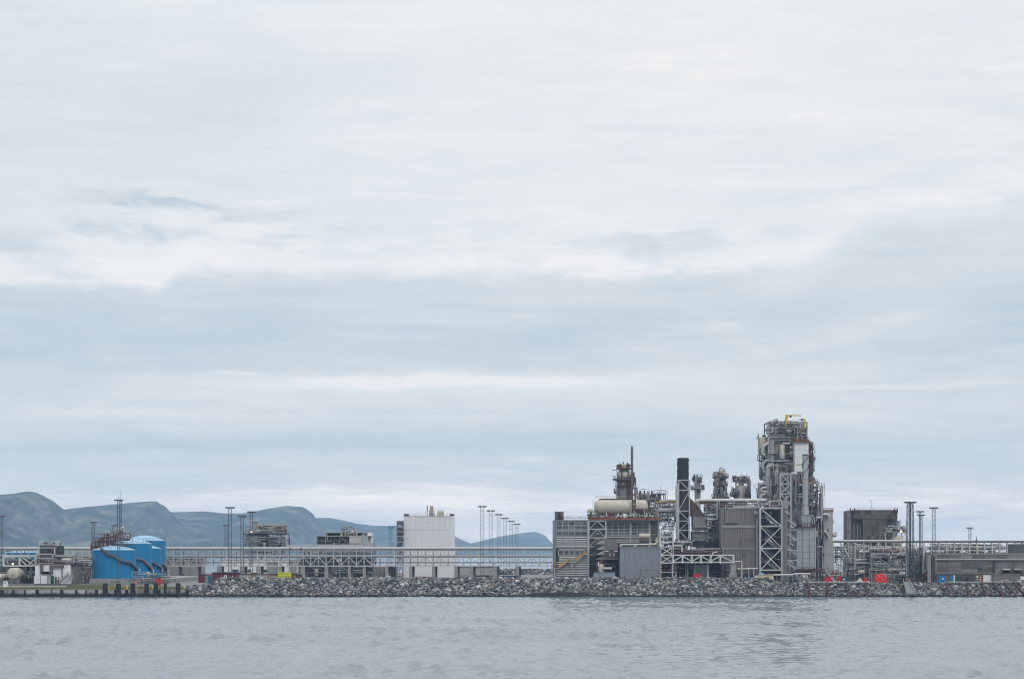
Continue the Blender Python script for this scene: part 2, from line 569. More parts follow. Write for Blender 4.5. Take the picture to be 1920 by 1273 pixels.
CONCD = mat('dark_concrete', (.185, .18, .175), .85, var=.2, streak=.3, bump=.3, objvar=.3)
CONCW = mat('wet_concrete', (.27, .275, .28), .7, var=.25, streak=.6, second=(.045, .046, .05), secamt=.48)
DUCT = mat('stack_steel', (.048, .045, .044), .6, .2, var=.25, streak=.3, second=(.14, .085, .06), secamt=.38)
DUCTR = mat('burnt_duct', (.10, .075, .065), .6, .1, var=.3, streak=.3, second=(.33, .14, .05), secamt=.47)
TARP = mat('red_tarpaulin', (.66, .035, .04), .6, var=.12, streak=.15)
TYRE = mat('black_rubber', (.018, .018, .02), .8, var=.2, streak=.2, second=(.06, .058, .06), secamt=.4)
SHEDD = mat('dark_grey_boards', (.075, .078, .085), .7, var=.2, streak=.3)
HALLD = mat('dark_brown_panels', (.085, .078, .074), .6, var=.16, streak=.3, objvar=.22)
HALLL = mat('mid_brown_panels', (.17, .155, .14), .6, var=.16, streak=.35, objvar=.35)
REDPILE = mat('rust_red_pile', (.075, .030, .028), .7, var=.25, streak=.3, second=(.05, .03, .03), secamt=.42)


def lamp_mat():
    m = bpy.data.materials.new('lit_lamp')
    m.use_nodes = True
    b = m.node_tree.nodes['Principled BSDF']
    b.inputs['Base Color'].default_value = (.9, .8, .6, 1)
    b.inputs['Emission Color'].default_value = (1, .72, .38, 1)
    b.inputs['Emission Strength'].default_value = 3.5
    return m


LAMP = lamp_mat()
LIGHTT = mat('pale_lamp_housing', (.78, .76, .66), .4, var=.05, streak=.03)


# ---------------------------------------------------------------- building kit
def thing(name, label, cat, px, d, group=None, z=None):
    o = bpy.data.objects.new(name, None)
    o.empty_display_size = 0.5
    o.location = (X(px, d), d, G if z is None else z)
    COL.objects.link(o)
    tagged(o, label, cat, group)
    return o


def origin(t):
    v = Vector((0, 0, 0))
    while t is not None:
        v += t.location
        t = t.parent
    return v


def part(t, name, V, Fc, m, smooth=False):
    b = origin(t)
    me = mesh(name, [Vector(v) - b for v in V], Fc, m, smooth)
    return link(name, me, t)


class MB:
    """collects pieces that make up one mesh"""
    def __init__(s):
        s.V, s.F = [], []

    def add(s, V, Fc):
        k = len(s.V)
        s.V += [Vector(v) for v in V]
        s.F += [tuple(i + k for i in f) for f in Fc]
        return s

    def box(s, x0, x1, y0, y1, z0, z1):
        return s.add([(x0, y0, z0), (x1, y0, z0), (x1, y1, z0), (x0, y1, z0), (x0, y0, z1), (x1, y0, z1), (x1, y1, z1), (x0, y1, z1)],
                     [(0, 3, 2, 1), (4, 5, 6, 7), (0, 1, 5, 4), (1, 2, 6, 5), (2, 3, 7, 6), (3, 0, 4, 7)])

    def bar(s, p, q, w, h=None):
        p, q = Vector(p), Vector(q)
        dr = (q - p)
        if dr.length < 1e-4:
            return s
        dr.normalize()
        up = Vector((0, 0, 1)) if abs(dr.z) < .95 else Vector((0, 1, 0))
        a = dr.cross(up).normalized() * (w / 2)
        b = dr.cross(a).normalized() * ((h or w) / 2)
        V = [p - a - b, p + a - b, p + a + b, p - a + b, q - a - b, q + a - b, q + a + b, q - a + b]
        return s.add(V, [(0, 3, 2, 1), (4, 5, 6, 7), (0, 1, 5, 4), (1, 2, 6, 5), (2, 3, 7, 6), (3, 0, 4, 7)])

    def tube(s, pts, r, n=8, bend=None):
        pts = [Vector(p) for p in pts]
        if len(pts) > 2:
            br = bend if bend is not None else r * 2.0
            out = [pts[0]]
            for a, b, c in zip(pts, pts[1:], pts[2:]):
                k = min(br, (b - a).length * .45, (c - b).length * .45)
                p0, p1 = b + (a - b).normalized() * k, b + (c - b).normalized() * k
                for i in range(5):
                    u = i / 4
                    out.append(p0 * (1 - u) ** 2 + b * 2 * u * (1 - u) + p1 * u * u)
            out.append(pts[-1])
            pts = out
        dr = (pts[1] - pts[0]).normalized()
        up = Vector((0, 0, 1)) if abs(dr.z) < .9 else Vector((0, 1, 0))
        a = dr.cross(up).normalized()
        V, Fc = [], []
        for i, p in enumerate(pts):
            if i == 0:
                t = pts[1] - p
            elif i == len(pts) - 1:
                t = p - pts[i - 1]
            else:
                t = (pts[i + 1] - p).normalized() + (p - pts[i - 1]).normalized()
            t.normalize()
            a = (a - t * a.dot(t))
            if a.length < 1e-5:
                a = t.orthogonal()
            a.normalize()
            b = t.cross(a)
            for j in range(n):
                an = 2 * pi * j / n
                V.append(p + (a * cos(an) + b * sin(an)) * r)
        m = len(pts)
        for i in range(m - 1):
            for j in range(n):
                Fc.append((i * n + j, i * n + (j + 1) % n, (i + 1) * n + (j + 1) % n, (i + 1) * n + j))
        Fc.append(tuple(range(n))[::-1])
        Fc.append(tuple((m - 1) * n + j for j in range(n)))
        return s.add(V, Fc)

    def lathe(s, c, prof, n=20, axis='Z'):
        """profile of (radius, distance along the axis) turned about the axis through c"""
        c = Vector(c)
        V, Fc = [], []
        for r, z in prof:
            for j in range(n):
                a = 2 * pi * (j + .5) / n
                if axis == 'Z':
                    V.append(c + Vector((r * cos(a), r * sin(a), z)))
                elif axis == 'X':
                    V.append(c + Vector((z, r * cos(a), r * sin(a))))
                else:
                    V.append(c + Vector((r * cos(a), z, r * sin(a))))
        m = len(prof)
        for i in range(m - 1):
            for j in range(n):
                q = (i * n + j, i * n + (j + 1) % n, (i + 1) * n + (j + 1) % n, (i + 1) * n + j)
                Fc.append(q if axis == 'Z' or axis == 'X' else q[::-1])
        Fc.append(tuple(range(n))[::-1] if axis != 'Y' else tuple(range(n)))
        e = tuple((m - 1) * n + j for j in range(n))
        Fc.append(e if axis != 'Y' else e[::-1])
        return s.add(V, Fc)

    def to(s, t, name, m, smooth=False):
        return part(t, name, s.V, s.F, m, smooth)


UNIT = {}


def unit(m):
    """one shared cube per material, for straight members"""
    if m.name not in UNIT:
        V = [(x, y, z) for z in (-.5, .5) for y in (-.5, .5) for x in (-.5, .5)]
        UNIT[m.name] = mesh('member_' + m.name, V, [(0, 2, 3, 1), (4, 5, 7, 6), (0, 1, 5, 4), (1, 3, 7, 5), (3, 2, 6, 7), (2, 0, 4, 6)], m)
    return UNIT[m.name]


def beam(t, name, m, p, q, w, h=None):
    """a straight steel member from p to q: an object of its own on shared mesh data"""
    p, q = Vector(p), Vector(q)
    dr = q - p
    L = dr.length
    dr.normalize()
    o = bpy.data.objects.new(name, unit(m))
    COL.objects.link(o)
    o.parent = t
    o.location = (p + q) / 2 - origin(t)
    up = Vector((0, 0, 1)) if abs(dr.z) < .95 else Vector((0, 1, 0))
    a = dr.cross(up).normalized()
    b = a.cross(dr).normalized()
    o.rotation_euler = Matrix((a, dr, b)).transposed().to_euler()
    o.scale = (w, L, h or w)
    return o


def box(t, name, m, x0, x1, y0, y1, d, dep, z0=None):
    """a block whose front covers photo columns x0..x1, rows y0..y1 at distance d; dep metres deep"""
    a, b = X(x0, d), X(x1, d)
    lo, hi = (Z(y1, d) if z0 is None else z0), Z(y0, d)
    o = bpy.data.objects.new(name, unit(m))
    COL.objects.link(o)
    o.parent = t
    o.location = Vector(((a + b) / 2, d + dep / 2, (lo + hi) / 2)) - origin(t)
    o.scale = (abs(b - a), dep, abs(hi - lo))
    return o


def pipe(t, name, m, pts, r, n=8, bend=None):
    return MB().tube(pts, r, n, bend).to(t, name, m, True)


def corr(t, name, m, x0, x1, y0, y1, d, dep, pitch=.55, amp=.13, side=True, z0=None):
    """ribbed metal wall: front and both sides follow a trapezoid profile, flat roof"""
    a, b = X(x0, d), X(x1, d)
    lo, hi = (Z(y1, d) if z0 is None else z0), Z(y0, d)
    pts = []

    def run(p, q, nrm):
        L = (q - p).length
        k = max(2, int(L / pitch))
        for i in range(k):
            for u, o_ in ((0, 0), (.30, 0), (.42, 1), (.88, 1)):
                pts.append(p + (q - p) * ((i + u) / k) + nrm * (amp * o_))
    c0, c1, c2, c3 = Vector((a, d, 0)), Vector((b, d, 0)), Vector((b, d + dep, 0)), Vector((a, d + dep, 0))
    run(c0, c1, Vector((0, -1, 0)))
    run(c1, c2, Vector((1, 0, 0)))
    pts.append(c2)
    run(c3, c0, Vector((-1, 0, 0)))
    n = len(pts)
    V = [(p.x, p.y, lo) for p in pts] + [(p.x, p.y, hi) for p in pts]
    Fc = [(i, (i + 1) % n, n + (i + 1) % n, n + i) for i in range(n)] + [tuple(range(n, 2 * n))]
    return part(t, name, V, Fc, m)


def rail(t, m, pts, h=1.15, post=1.8, w=.075, name='railing', mb=None, rows=(1.0, .52)):
    k = mb or MB()
    pts = [Vector(p) for p in pts]
    for p, q in zip(pts, pts[1:]):
        for f in rows:
            k.bar(p + Vector((0, 0, h * f)), q + Vector((0, 0, h * f)), w)
        n = max(1, int(round((q - p).length / post)))
        for i in range(n + 1):
            a = p.lerp(q, i / n)
            k.bar(a, a + Vector((0, 0, h)), w)
    return k if mb else k.to(t, name, m)


def ladder(t, m, p, q, w=.55, name='ladder', cage=False):
    p, q = Vector(p), Vector(q)
    k = MB()
    off = Vector((w / 2, 0, 0))
    k.bar(p - off, q - off, .08)
    k.bar(p + off, q + off, .08)
    n = int((q - p).length / .6)
    for i in range(1, n):
        a = p.lerp(q, i / n)
        k.bar(a - off, a + off, .06)
    if cage:
        for i in range(2, n, 2):
            a = p.lerp(q, i / n)
            pr = None
            for j in range(6):
                an = pi + pi * j / 5
                b = a + Vector((cos(an) * .5, sin(an) * .8, 0))
                if pr is not None:
                    k.bar(pr, b, .06)
                pr = b
    return k.to(t, name, m)


def flight(t, m, p, q, w=1.2, rm=None, name='stair'):
    """one straight flight of steps between p (low) and q (high) with stringers and a rail"""
    p, q = Vector(p), Vector(q)
    k = MB()
    up = Vector((0, 0, 1.05))
    for dy in (0, w):
        o = Vector((0, dy, 0))
        k.bar(p + o, q + o, .10, .34)
        k.bar(p + o + up, q + o + up, .08)
        k.bar(p + o + up * .5, q + o + up * .5, .06)
        n = max(2, int((q - p).length / 1.4))
        for i in range(n + 1):
            a = p.lerp(q, i / n) + o
            k.bar(a, a + up, .06)
    n = max(3, int(abs(q.z - p.z) / .24))
    for i in range(n + 1):
        a = p.lerp(q, i / n)
        k.box(a.x - .16, a.x + .16, a.y + .06, a.y + w - .06, a.z - .03, a.z + .03)
    return k.to(t, name, m)


def ring_platform(t, c, r0, r1, m, rm, deckname='platform', n=14, a0=0.0, a1=2 * pi, h=1.2):
    """curved access deck round a column, with its railing as a sub-part"""
    c = Vector(c)
    k = MB()
    P = []
    for i in range(n + 1):
        a = a0 + (a1 - a0) * i / n
        P.append(Vector((cos(a), sin(a), 0)))
    V, Fc = [], []
    for p in P:
        V += [c + p * r0, c + p * r1, c + p * r1 - Vector((0, 0, .35)), c + p * r0 - Vector((0, 0, .35))]
    for i in range(n):
        b = 4 * i
        for u in range(4):
            Fc.append((b + u, b + (u + 1) % 4, b + 4 + (u + 1) % 4, b + 4 + u)[::-1])
    Fc += [(0, 1, 2, 3), tuple(4 * n + i for i in (3, 2, 1, 0))]
    k.add(V, Fc)
    for i in range(0, n, 3):
        k.bar(c + P[i] * r1 - Vector((0, 0, .3)), c + P[i] * r0 - Vector((0, 0, 1.5)), .14)
    o = k.to(t, deckname, m)
    rr = MB()
    for f in (1.0, .55, .1):
        for p, q in zip(P, P[1:]):
            rr.bar(c + p * r1 + Vector((0, 0, h * f)), c + q * r1 + Vector((0, 0, h * f)), .09 if f > .2 else .06, None if f > .2 else .26)
    for i in range(0, n + 1):
        rr.bar(c + P[i] * r1, c + P[i] * r1 + Vector((0, 0, h)), .08)
    rr.to(o, 'railing', rm)
    return o


def vessel_z(t, name, m, c, r, h, n=24, dome=.5):
    """upright cylinder with domed ends, base centre c"""
    pr = []
    for i in range(5):
        a = pi / 2 * (i / 4)
        pr.append((max(r * sin(a), .01), r * dome * (1 - cos(a))))
    pr2 = [(rr, h - zz) for rr, zz in reversed(pr)]
    return MB().lathe(c, pr + pr2, n).to(t, name, m, True)


def vessel_x(t, name, m, c, r, L, n=24, dome=.55, axis='X'):
    pr = []
    for i in range(6):
        a = pi / 2 * (i / 5)
        pr.append((max(r * sin(a), .01), -L / 2 + r * dome * (1 - cos(a))))
    pr2 = [(rr, -zz) for rr, zz in reversed(pr)]
    return MB().lathe(c, pr + pr2, n, axis).to(t, name, m, True)


def frame(t, m, xs, ys, d0, d1, w=.35, braces=(), name='column', z0=None, backm=None):
    """steel frame: columns at photo columns xs, beams at photo rows ys (at d0), two planes deep; braces (i, j, kind) in bay i, storey j"""
    ds = (d0, d1)
    top, bot = min(ys), max(ys)
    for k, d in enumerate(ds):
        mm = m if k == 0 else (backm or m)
        for x in xs:
            b = W(x, bot, d0)
            p0 = Vector((X(x, d0), d, b.z if z0 is None else z0))
            beam(t, 'column', mm, p0, Vector((X(x, d0), d, Z(top, d0))), w)
        for y in ys:
            beam(t, 'beam', mm, Vector((X(xs[0], d0), d, Z(y, d0))), Vector((X(xs[-1], d0), d, Z(y, d0))), w * .85)
    for x in xs:
        for y in ys:
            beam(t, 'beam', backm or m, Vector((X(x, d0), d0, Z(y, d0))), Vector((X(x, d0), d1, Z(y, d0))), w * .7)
    for i, j, kd in braces:
        a, b = X(xs[i], d0), X(xs[i + 1], d0)
        zt, zb = Z(ys[j], d0), Z(ys[j + 1], d0)
        dd = d0 - .02
        if kd in 'x/':
            beam(t, 'brace', m, (a, dd, zb), (b, dd, zt), w * .6)
        if kd in 'x\\':
            beam(t, 'brace', m, (a, dd - .03, zt), (b, dd - .03, zb), w * .6)
        if kd == 'v':
            c = (a + b) / 2
            beam(t, 'brace', m, (a, dd, zt), (c, dd, zb), w * .6)
            beam(t, 'brace', m, (b, dd, zt), (c, dd - .03, zb), w * .6)
        if kd == 'k':
            c = (a + b) / 2
            beam(t, 'brace', m, (a, dd, zb), (c, dd, zt), w * .6)
            beam(t, 'brace', m, (b, dd, zb), (c, dd - .03, zt), w * .6)


def clutter(t, x0, x1, y0, y1, d0, d1, seed, n=30, mats=None, rmin=.10, rmax=.32, vess=2, decks=0, lamps=0, valves=8, railm=None, dark=.35):
    """process pipework filling a box of the plant: bent pipe runs, small vessels, decks with rails, valves, cabinets"""
    r = random.Random(seed)
    mats = mats or [LAGG, LAGG, GALV, PALE, GREY, GREY, DARK, BROWN]
    xa, xb, za, zb = X(x0, d0), X(x1, d0), Z(y1, d0), Z(y0, d0)

    def P():
        return Vector((r.uniform(xa, xb), r.uniform(d0, d1), r.uniform(za, zb)))
    for i in range(n):
        m = r.choice(mats)
        rad = rmin + (rmax - rmin) * r.random() ** 2
        p = P()
        pts = [p]
        horiz = r.random() < .55
        for s in range(r.choice((1, 1, 2, 2, 3))):
            q = pts[-1].copy()
            if horiz:
                L = (xb - xa) * r.uniform(.15, .6) * r.choice((-1, 1))
                q.x = min(xb, max(xa, q.x + L))
            else:
                L = (zb - za) * r.uniform(.15, .6) * r.choice((-1, 1))
                q.z = min(zb, max(za, q.z + L))
            if (q - pts[-1]).length > rad * 5:
                pts.append(q)
            horiz = not horiz
        if len(pts) > 1:
            pipe(t, 'pipe', m, pts, rad, 7)
    for i in range(vess):
        p = P()
        rad = min(r.uniform(.5, 1.1), (xb - xa) * .2, (zb - za) * .3)
        L = rad * r.uniform(2.2, 4)
        if r.random() < .5:
            p.x = min(max(p.x, xa + L / 2), xb - L / 2) if xb - xa > L else (xa + xb) / 2
            vessel_x(t, 'vessel', r.choice((LAGG, PALE, GREY, CREAM)), p, rad, L, 14)
        else:
            p.z = max(za, min(p.z, zb - L))
            vessel_z(t, 'vessel', r.choice((LAGG, PALE, GREY, CREAM)), p, rad, L, 14)
    for i in range(valves):
        p = P()
        k = MB()
        s = r.uniform(.22, .5)
        k.box(p.x - s * .5, p.x + s * .5, p.y - s * .5, p.y + s * .5, p.z - s * .6, p.z + s * .6)
        k.tube([p, p + Vector((0, 0, s * 2.2))], s * .2, 6)
        k.lathe(p + Vector((0, 0, s * 2.2)), [(s * .7, -.05), (s * .7, .05)], 8)
        k.to(t, 'valve', r.choice((DARK, BROWN, GREY, OXIDE, PALE, GREEN) if railm is not RUST else (DARK, BROWN, GREY, RUST)))
    for i in range(decks):
        z = za + (zb - za) * (i + .5 + r.uniform(-.15, .15)) / decks
        k = MB().box(xa, xb, d0, d1, z - .12, z)
        o = k.to(t, 'deck', r.choice((GREY, DARK)))
        rail(o, railm or OXIDE, [(xa, d0, z), (xb, d0, z)], 1.1)
    for i in range(lamps):
        p = P()
        p.y = d0 - .1
        MB().box(p.x - .10, p.x + .10, p.y - .1, p.y + .1, p.z - .6, p.z + .6).to(t, 'strip_lamp', LIGHTT)


def window_grid(t, name, m, fm, x0, x1, y0, y1, d, nx, ny, gap=.22, prd=.10):
    """panels in a raised grid frame, every panel its own part; grid bars joined as the frame"""
    a, b, lo, hi = X(x0, d), X(x1, d), Z(y1, d), Z(y0, d)
    k = MB()
    for i in range(nx):
        for j in range(ny):
            xa, xb = a + (b - a) * i / nx + gap / 2, a + (b - a) * (i + 1) / nx - gap / 2
            za, zb = lo + (hi - lo) * j / ny + gap / 2, lo + (hi - lo) * (j + 1) / ny - gap / 2
            o = bpy.data.objects.new(name, unit(m))
            COL.objects.link(o)
            o.parent = t
            o.location = Vector(((xa + xb) / 2, d - .03, (za + zb) / 2)) - origin(t)
            o.scale = (xb - xa, .06, zb - za)
    for i in range(nx + 1):
        xx = a + (b - a) * i / nx
        k.box(xx - gap / 2, xx + gap / 2, d - prd - .004, d + .01, lo, hi)
    for j in range(ny + 1):
        zz = lo + (hi - lo) * j / ny
        k.box(a - gap / 2, b + gap / 2, d - prd, d + .01, zz - gap / 2, zz + gap / 2)
    k.to(t, 'panel_frame', fm)
# ---------------------------------------------------------------- ground
GROUND = mat('yard_gravel', (.21, .205, .195), .9, var=.25, streak=.0, scale=.12, bump=.3)
k = MB()
xs = [-420, X(380, 612), X(1475, 612), 420]
QP = [(600.6, 2.62), (603, 2.75), (611, 3.75), (621, 4.22), (640, G)]          # profile of the ground behind the quay
for (ya, za), (yb, zb) in zip(QP, QP[1:]):
    xr = X(341, 602) if yb < 615 else X(384, 604)
    k.add([(-420, ya, za), (xr, ya, za), (xr, yb, zb), (-420, yb, zb)], [(0, 1, 2, 3)])


def quay_z(y):
    for (ya, za), (yb, zb) in zip(QP, QP[1:]):
        if ya <= y <= yb:
            return za + (zb - za) * (y - ya) / (yb - ya)
    return G


k.add([(X(383, 612), 613, G), (420, 613, G), (420, 640, G), (X(383, 612), 640, G)], [(0, 1, 2, 3)])
k.add([(-420, 640, G), (420, 640, G), (420, 930, G), (-420, 930, G)], [(0, 1, 2, 3)])
k.add([(-420, 930, G), (420, 930, G), (420, 940, -3), (-420, 940, -3)], [(0, 1, 2, 3)])
structure('ground', k.V, k.F, GROUND)
ROAD = mat('road_asphalt', (.075, .076, .078), .9, var=.2, streak=0, scale=.2)
structure('road', [(-420, 613, quay_z(613) + .012), (X(200, 613), 613, quay_z(613) + .012), (X(330, 620.5), 620.5, quay_z(620.5) + .012), (-420, 620.5, quay_z(620.5) + .012)], [(0, 1, 2, 3)], ROAD)

# ---------------------------------------------------------------- rock embankments
def stone_material():
    m = bpy.data.materials.new('shore_stone')
    m.use_nodes = True
    t = m.node_tree
    t.nodes.clear()
    g = NT(t)
    out = g.n('ShaderNodeOutputMaterial')
    b = g.n('ShaderNodeBsdfPrincipled')
    t.links.new(b.outputs[0], out.inputs[0])
    geo = g.n('ShaderNodeNewGeometry')
    oi = g.n('ShaderNodeObjectInfo')
    pos = geo.outputs['Position']
    rnd = g.m('FRACT', g.m('ADD', geo.outputs['Random Per Island'], g.m('MULTIPLY', oi.outputs['Random'], 7.31)))
    rnd2 = g.m('FRACT', g.m('MULTIPLY', rnd, 17.7))
    c = g.ramp(rnd, [(0, (.032, .034, .037)), (.35, (.082, .087, .093)), (.62, (.145, .15, .155)), (.82, (.22, .225, .227)), (.94, (.285, .285, .28)), (1, (.40, .39, .37))])
    tan_ = g.mix(g.m('MULTIPLY', g.m('GREATER_THAN', rnd2, .92), .5), c, (.20, .165, .115))
    n = g.noise(pos, 1.6, 5, .65)
    f = g.m('ADD', .62, g.m('MULTIPLY', n, .76))
    sep = g.n('ShaderNodeSeparateXYZ')
    g.put(sep.inputs[0], pos)
    tide = g.m('MULTIPLY', g.m('SUBTRACT', g.m('ADD', sep.outputs[2], g.m('MULTIPLY', g.noise(pos, .5, 3), .9)), .75), 1.6, clamp=True)
    col = g.mix(tide, (.018, .019, .020), tan_)          # weed and water below the tide line
    vm = g.n('ShaderNodeVectorMath', operation='SCALE')
    g.put(vm.inputs[0], col)
    g.put(vm.inputs['Scale'], f)
    t.links.new(vm.outputs[0], b.inputs['Base Color'])
    b.inputs['Roughness'].default_value = .85
    b.inputs['Specular IOR Level'].default_value = .25
    bp = g.n('ShaderNodeBump')
    bp.inputs['Strength'].default_value = .5
    bp.inputs['Distance'].default_value = .12
    g.put(bp.inputs['Height'], g.noise(pos, 4.0, 4, .6))
    t.links.new(bp.outputs[0], b.inputs['Normal'])
    return m


STONE = stone_material()
RUBBLE = mat('bank_rubble', (.055, .056, .058), .95, var=.3, streak=0, scale=.8)


def stone_shape(seed):
    r = random.Random(seed)
    bm = bmesh.new()
    bmesh.ops.create_icosphere(bm, subdivisions=2, radius=1.0)
    planes = []
    for i in range(9):
        v = Vector((r.gauss(0, 1), r.gauss(0, 1), r.gauss(0, 1))).normalized()
        planes.append((v, r.uniform(.52, .85)))
    for v in bm.verts:
        p = v.co * (1 + .22 * mnoise.noise(v.co * 1.3 + Vector((seed * 7.1, 0, 0))))
        for n_, d_ in planes:
            q = p.dot(n_)
            if q > d_:
                p -= n_ * (q - d_) * .92
        v.co = p
    V = [v.co.copy() for v in bm.verts]
    Fc = [[v.index for v in f.verts] for f in bm.faces]
    bm.free()
    return V, Fc


SHAPES = [stone_shape(s) for s in range(14)]


def table(t, x):
    for (a, ya), (b, yb) in zip(t, t[1:]):
        if a <= x <= b:
            return ya + (yb - ya) * (x - a) / (b - a)
    return t[0][1] if x < t[0][0] else t[-1][1]


def embankment(px0, px1, toe, crest, seed, singles, base=1.0, slope=1.72, fill=1.0, z_toe=-1.2):
    """sloping bank armoured with loose boulders; crest is a table of photo column -> height"""
    r = random.Random(seed)
    n = 90
    V, Fc = [], []
    for i in range(n + 1):
        px = px0 + (px1 - px0) * i / n
        h = table(crest, px)
        x = X(px, toe)
        run = h * slope
        for y, z in ((toe - 2, z_toe - .4), (toe + .3, -.5), (toe + run, h - .55), (toe + run + 3.5, h - .55), (toe + run + 6.0, G - 1.0)):
            V.append((x, y, z))
    for i in range(n):
        for j in range(4):
            a = i * 5 + j
            Fc.append((a, a + 5, a + 6, a + 1))
    bank = structure('rock_embankment', V, Fc, RUBBLE)
    X0, X1 = X(px0, toe), X(px1, toe)
    st = []
    # jittered rows up the slope
    row_h = .80 * base
    y = -1.0
    nrow = int(16.0 / row_h)
    for j in range(nrow):
        s = j * row_h                                   # distance up the slope
        x = X0 + r.uniform(0, 1)
        while x < X1:
            size = base * min(2.6, max(.45, r.lognormvariate(-.02, .40)))
            px = CX + x * F / toe
            h = table(crest, px)
            L = sqrt(h * h + (h * slope) ** 2)
            u = s / L
            if u <= 1.0:
                yy, zz = toe + h * slope * u, h * u - .35
            else:
                yy, zz = toe + h * slope + (s - L), h - .35
            if s <= L + 2.4:
                st.append((x, yy + r.uniform(-.25, .25), zz + r.uniform(-.18, .22), size))
            x += size * r.uniform(.82, 1.2) * 1.08 / fill
    st.sort(key=lambda q: -q[3])
    me = []
    for i, (sv, sf) in enumerate(SHAPES):
        me.append(mesh('stone_shape', sv, sf, STONE))
    bigV, bigF = [], []
    for i, (x, y, z, size) in enumerate(st):
        rot = Matrix.Rotation(r.uniform(0, 6.28), 3, 'Z') @ Matrix.Rotation(r.uniform(-.5, .5), 3, 'X') @ Matrix.Rotation(r.uniform(-.45, .45), 3, 'Y')
        sx, sy, sz = size * r.uniform(.62, .92), size * r.uniform(.5, .75), size * r.uniform(.36, .58)
        k = r.randrange(len(SHAPES))
        if i < singles:
            o = link('stone', me[k], bank)
            o.matrix_local = Matrix.Translation((x, y, z)) @ rot.to_4x4() @ Matrix.Diagonal((sx, sy, sz, 1))
        else:
            M = rot @ Matrix.Diagonal((sx, sy, sz))
            b = len(bigV)
            c = Vector((x, y, z))
            bigV += [(M @ v) + c for v in SHAPES[k][0]]
            bigF += [(a + b, b_ + b, c_ + b) for a, b_, c_ in SHAPES[k][1]]
    o = part(bank, 'loose_stones', bigV, bigF, STONE)
    o['kind'] = 'stuff'
    return bank


CREST = [(330, 2.9), (346, 3.6), (386, 4.7), (402, 6.9), (1446, 6.9), (1470, 4.95), (1880, 4.95), (1898, 6.0), (2200, 6.2)]
embankment(338, 2150, 600.0, CREST, 3, 300, base=.76)
embankment(905, 1062, 850.0, [(900, 6.2), (930, 7.2), (960, 8.0), (1062, 8.0)], 8, 40, base=1.35, z_toe=2.5)
LEDGE = mat('dark_ledge', (.020, .017, .018), .6, var=.3, streak=0)
k = MB()
n = 30
for i in range(n + 1):
    u = i / n
    x = X(970 + 150 * u, 598.5)
    h = .25 + 1.25 * min(1, u * 4, (1 - u) * 6) + .12 * sin(u * 40)
    k.V += [(x, 597.6 - .6 * sin(u * 3.1), -1), (x, 598.2 - .6 * sin(u * 3.1), h), (x, 602.5, h + .1)]
for i in range(n):
    for j in range(2):
        a = 3 * i + j
        k.F.append((a, a + 3, a + 4, a + 1))
structure('rock_ledge', k.V, k.F, LEDGE)

# ---------------------------------------------------------------- the quay on the left
QUAYM = mat('tidal_concrete', (.33, .335, .335), .7, var=.3, streak=.75, objvar=.3)


def tide(m):
    t_ = m.node_tree
    g = NT(t_)
    b = [n for n in t_.nodes if n.type == 'BSDF_PRINCIPLED'][0]
    src = b.inputs['Base Color'].links[0].from_socket
    geo = g.n('ShaderNodeNewGeometry')
    sep = g.n('ShaderNodeSeparateXYZ')
    g.put(sep.inputs[0], geo.outputs['Position'])
    z = g.m('ADD', sep.outputs[2], g.m('MULTIPLY', g.noise(g.mapping(geo.outputs['Position'], (1.3, 1, .3)), 1.0, 4), 2.0))
    f = g.m('SUBTRACT', 2.75, z, clamp=True)
    t_.links.new(g.mix(f, src, (.016, .018, .02)), b.inputs['Base Color'])


tide(QUAYM)
quay = thing('quay_wall', 'low concrete quay wall with pale panels between black fenders along the water', 'quay', 150, 600.8, z=0)
MB().box(-420, X(340, 600), 600.6, 601.6, -1.2, 2.6).to(quay, 'wall', BLACK)
MB().box(-420, X(342, 600), 600.0, 602.0, 2.6, 2.82).to(quay, 'coping', CONCD)
r = random.Random(4)
x = X(0, 600) - 30
while x < X(341, 600):
    w = r.choice((1.9, 2.4, 3.0, 3.6, 4.4))
    lo = r.uniform(.2, 1.0)
    beam(quay, 'quay_panel', QUAYM, (x + w / 2, 600.35, lo), (x + w / 2, 600.35, 2.55), w, .4)
    g_ = r.uniform(.35, 1.5)
    beam(quay, 'fender', TYRE, (x + w + g_ / 2, 600.15, -.8), (x + w + g_ / 2, 600.15, 2.5), max(.3, g_ - .12), .6)
    x += w + g_
for i, px in enumerate((197.5, 222, 249, 275, 292, 310, 334)):
    rad = (.92, .92, .88, .86, .84, .56, .88)[i]
    t = thing('mooring_pile', ('thick black mooring pile at the left end of the pile row, before grassy quay', 'black mooring pile just under the tall front light mast',
                               'black mooring pile left of the yellow quay ladder', 'fourth black mooring pile from the left, below the red board',
                               'fifth black mooring pile from the left, close to its right neighbour', 'thinner black mooring pile second from the right in the row',
                               'black mooring pile at the right end of the row, where boulders begin')[i], 'mooring pile', px, 599.0, 'black mooring piles along the quay', z=0)
    c = Vector((X(px, 599), 599, 0))
    top = Z(1093, 599) + r.uniform(-.1, .2)
    MB().lathe(c, [(rad, -1.0), (rad, top - .12), (rad * .9, top)], 16).to(t, 'pile', TYRE, False)
    for zz in (1.2, 2.6, 4.0):
        MB().lathe(c, [(rad + .02, zz - .06), (rad + .07, zz - .04), (rad + .07, zz + .04), (rad + .02, zz + .06)], 16).to(t, 'band', DARK)
t = thing('quay_ladder', 'bright yellow ladder fixed to the quay face between black piles', 'ladder', 255.5, 600, z=0)
ladder(t, YEL, (X(255.5, 600), 599.6, .1), (X(255.5, 600), 599.6, 3.2), .62)
t = thing('lifebuoy_post', 'small red board with a white ring on a post above the yellow ladder', 'lifebuoy', 255, 601.5, z=2.82)
p = Vector((X(255, 601.5), 601.5, 2.82))
beam(t, 'post', GALV, p, p + Vector((0, 0, 2.6)), .12)
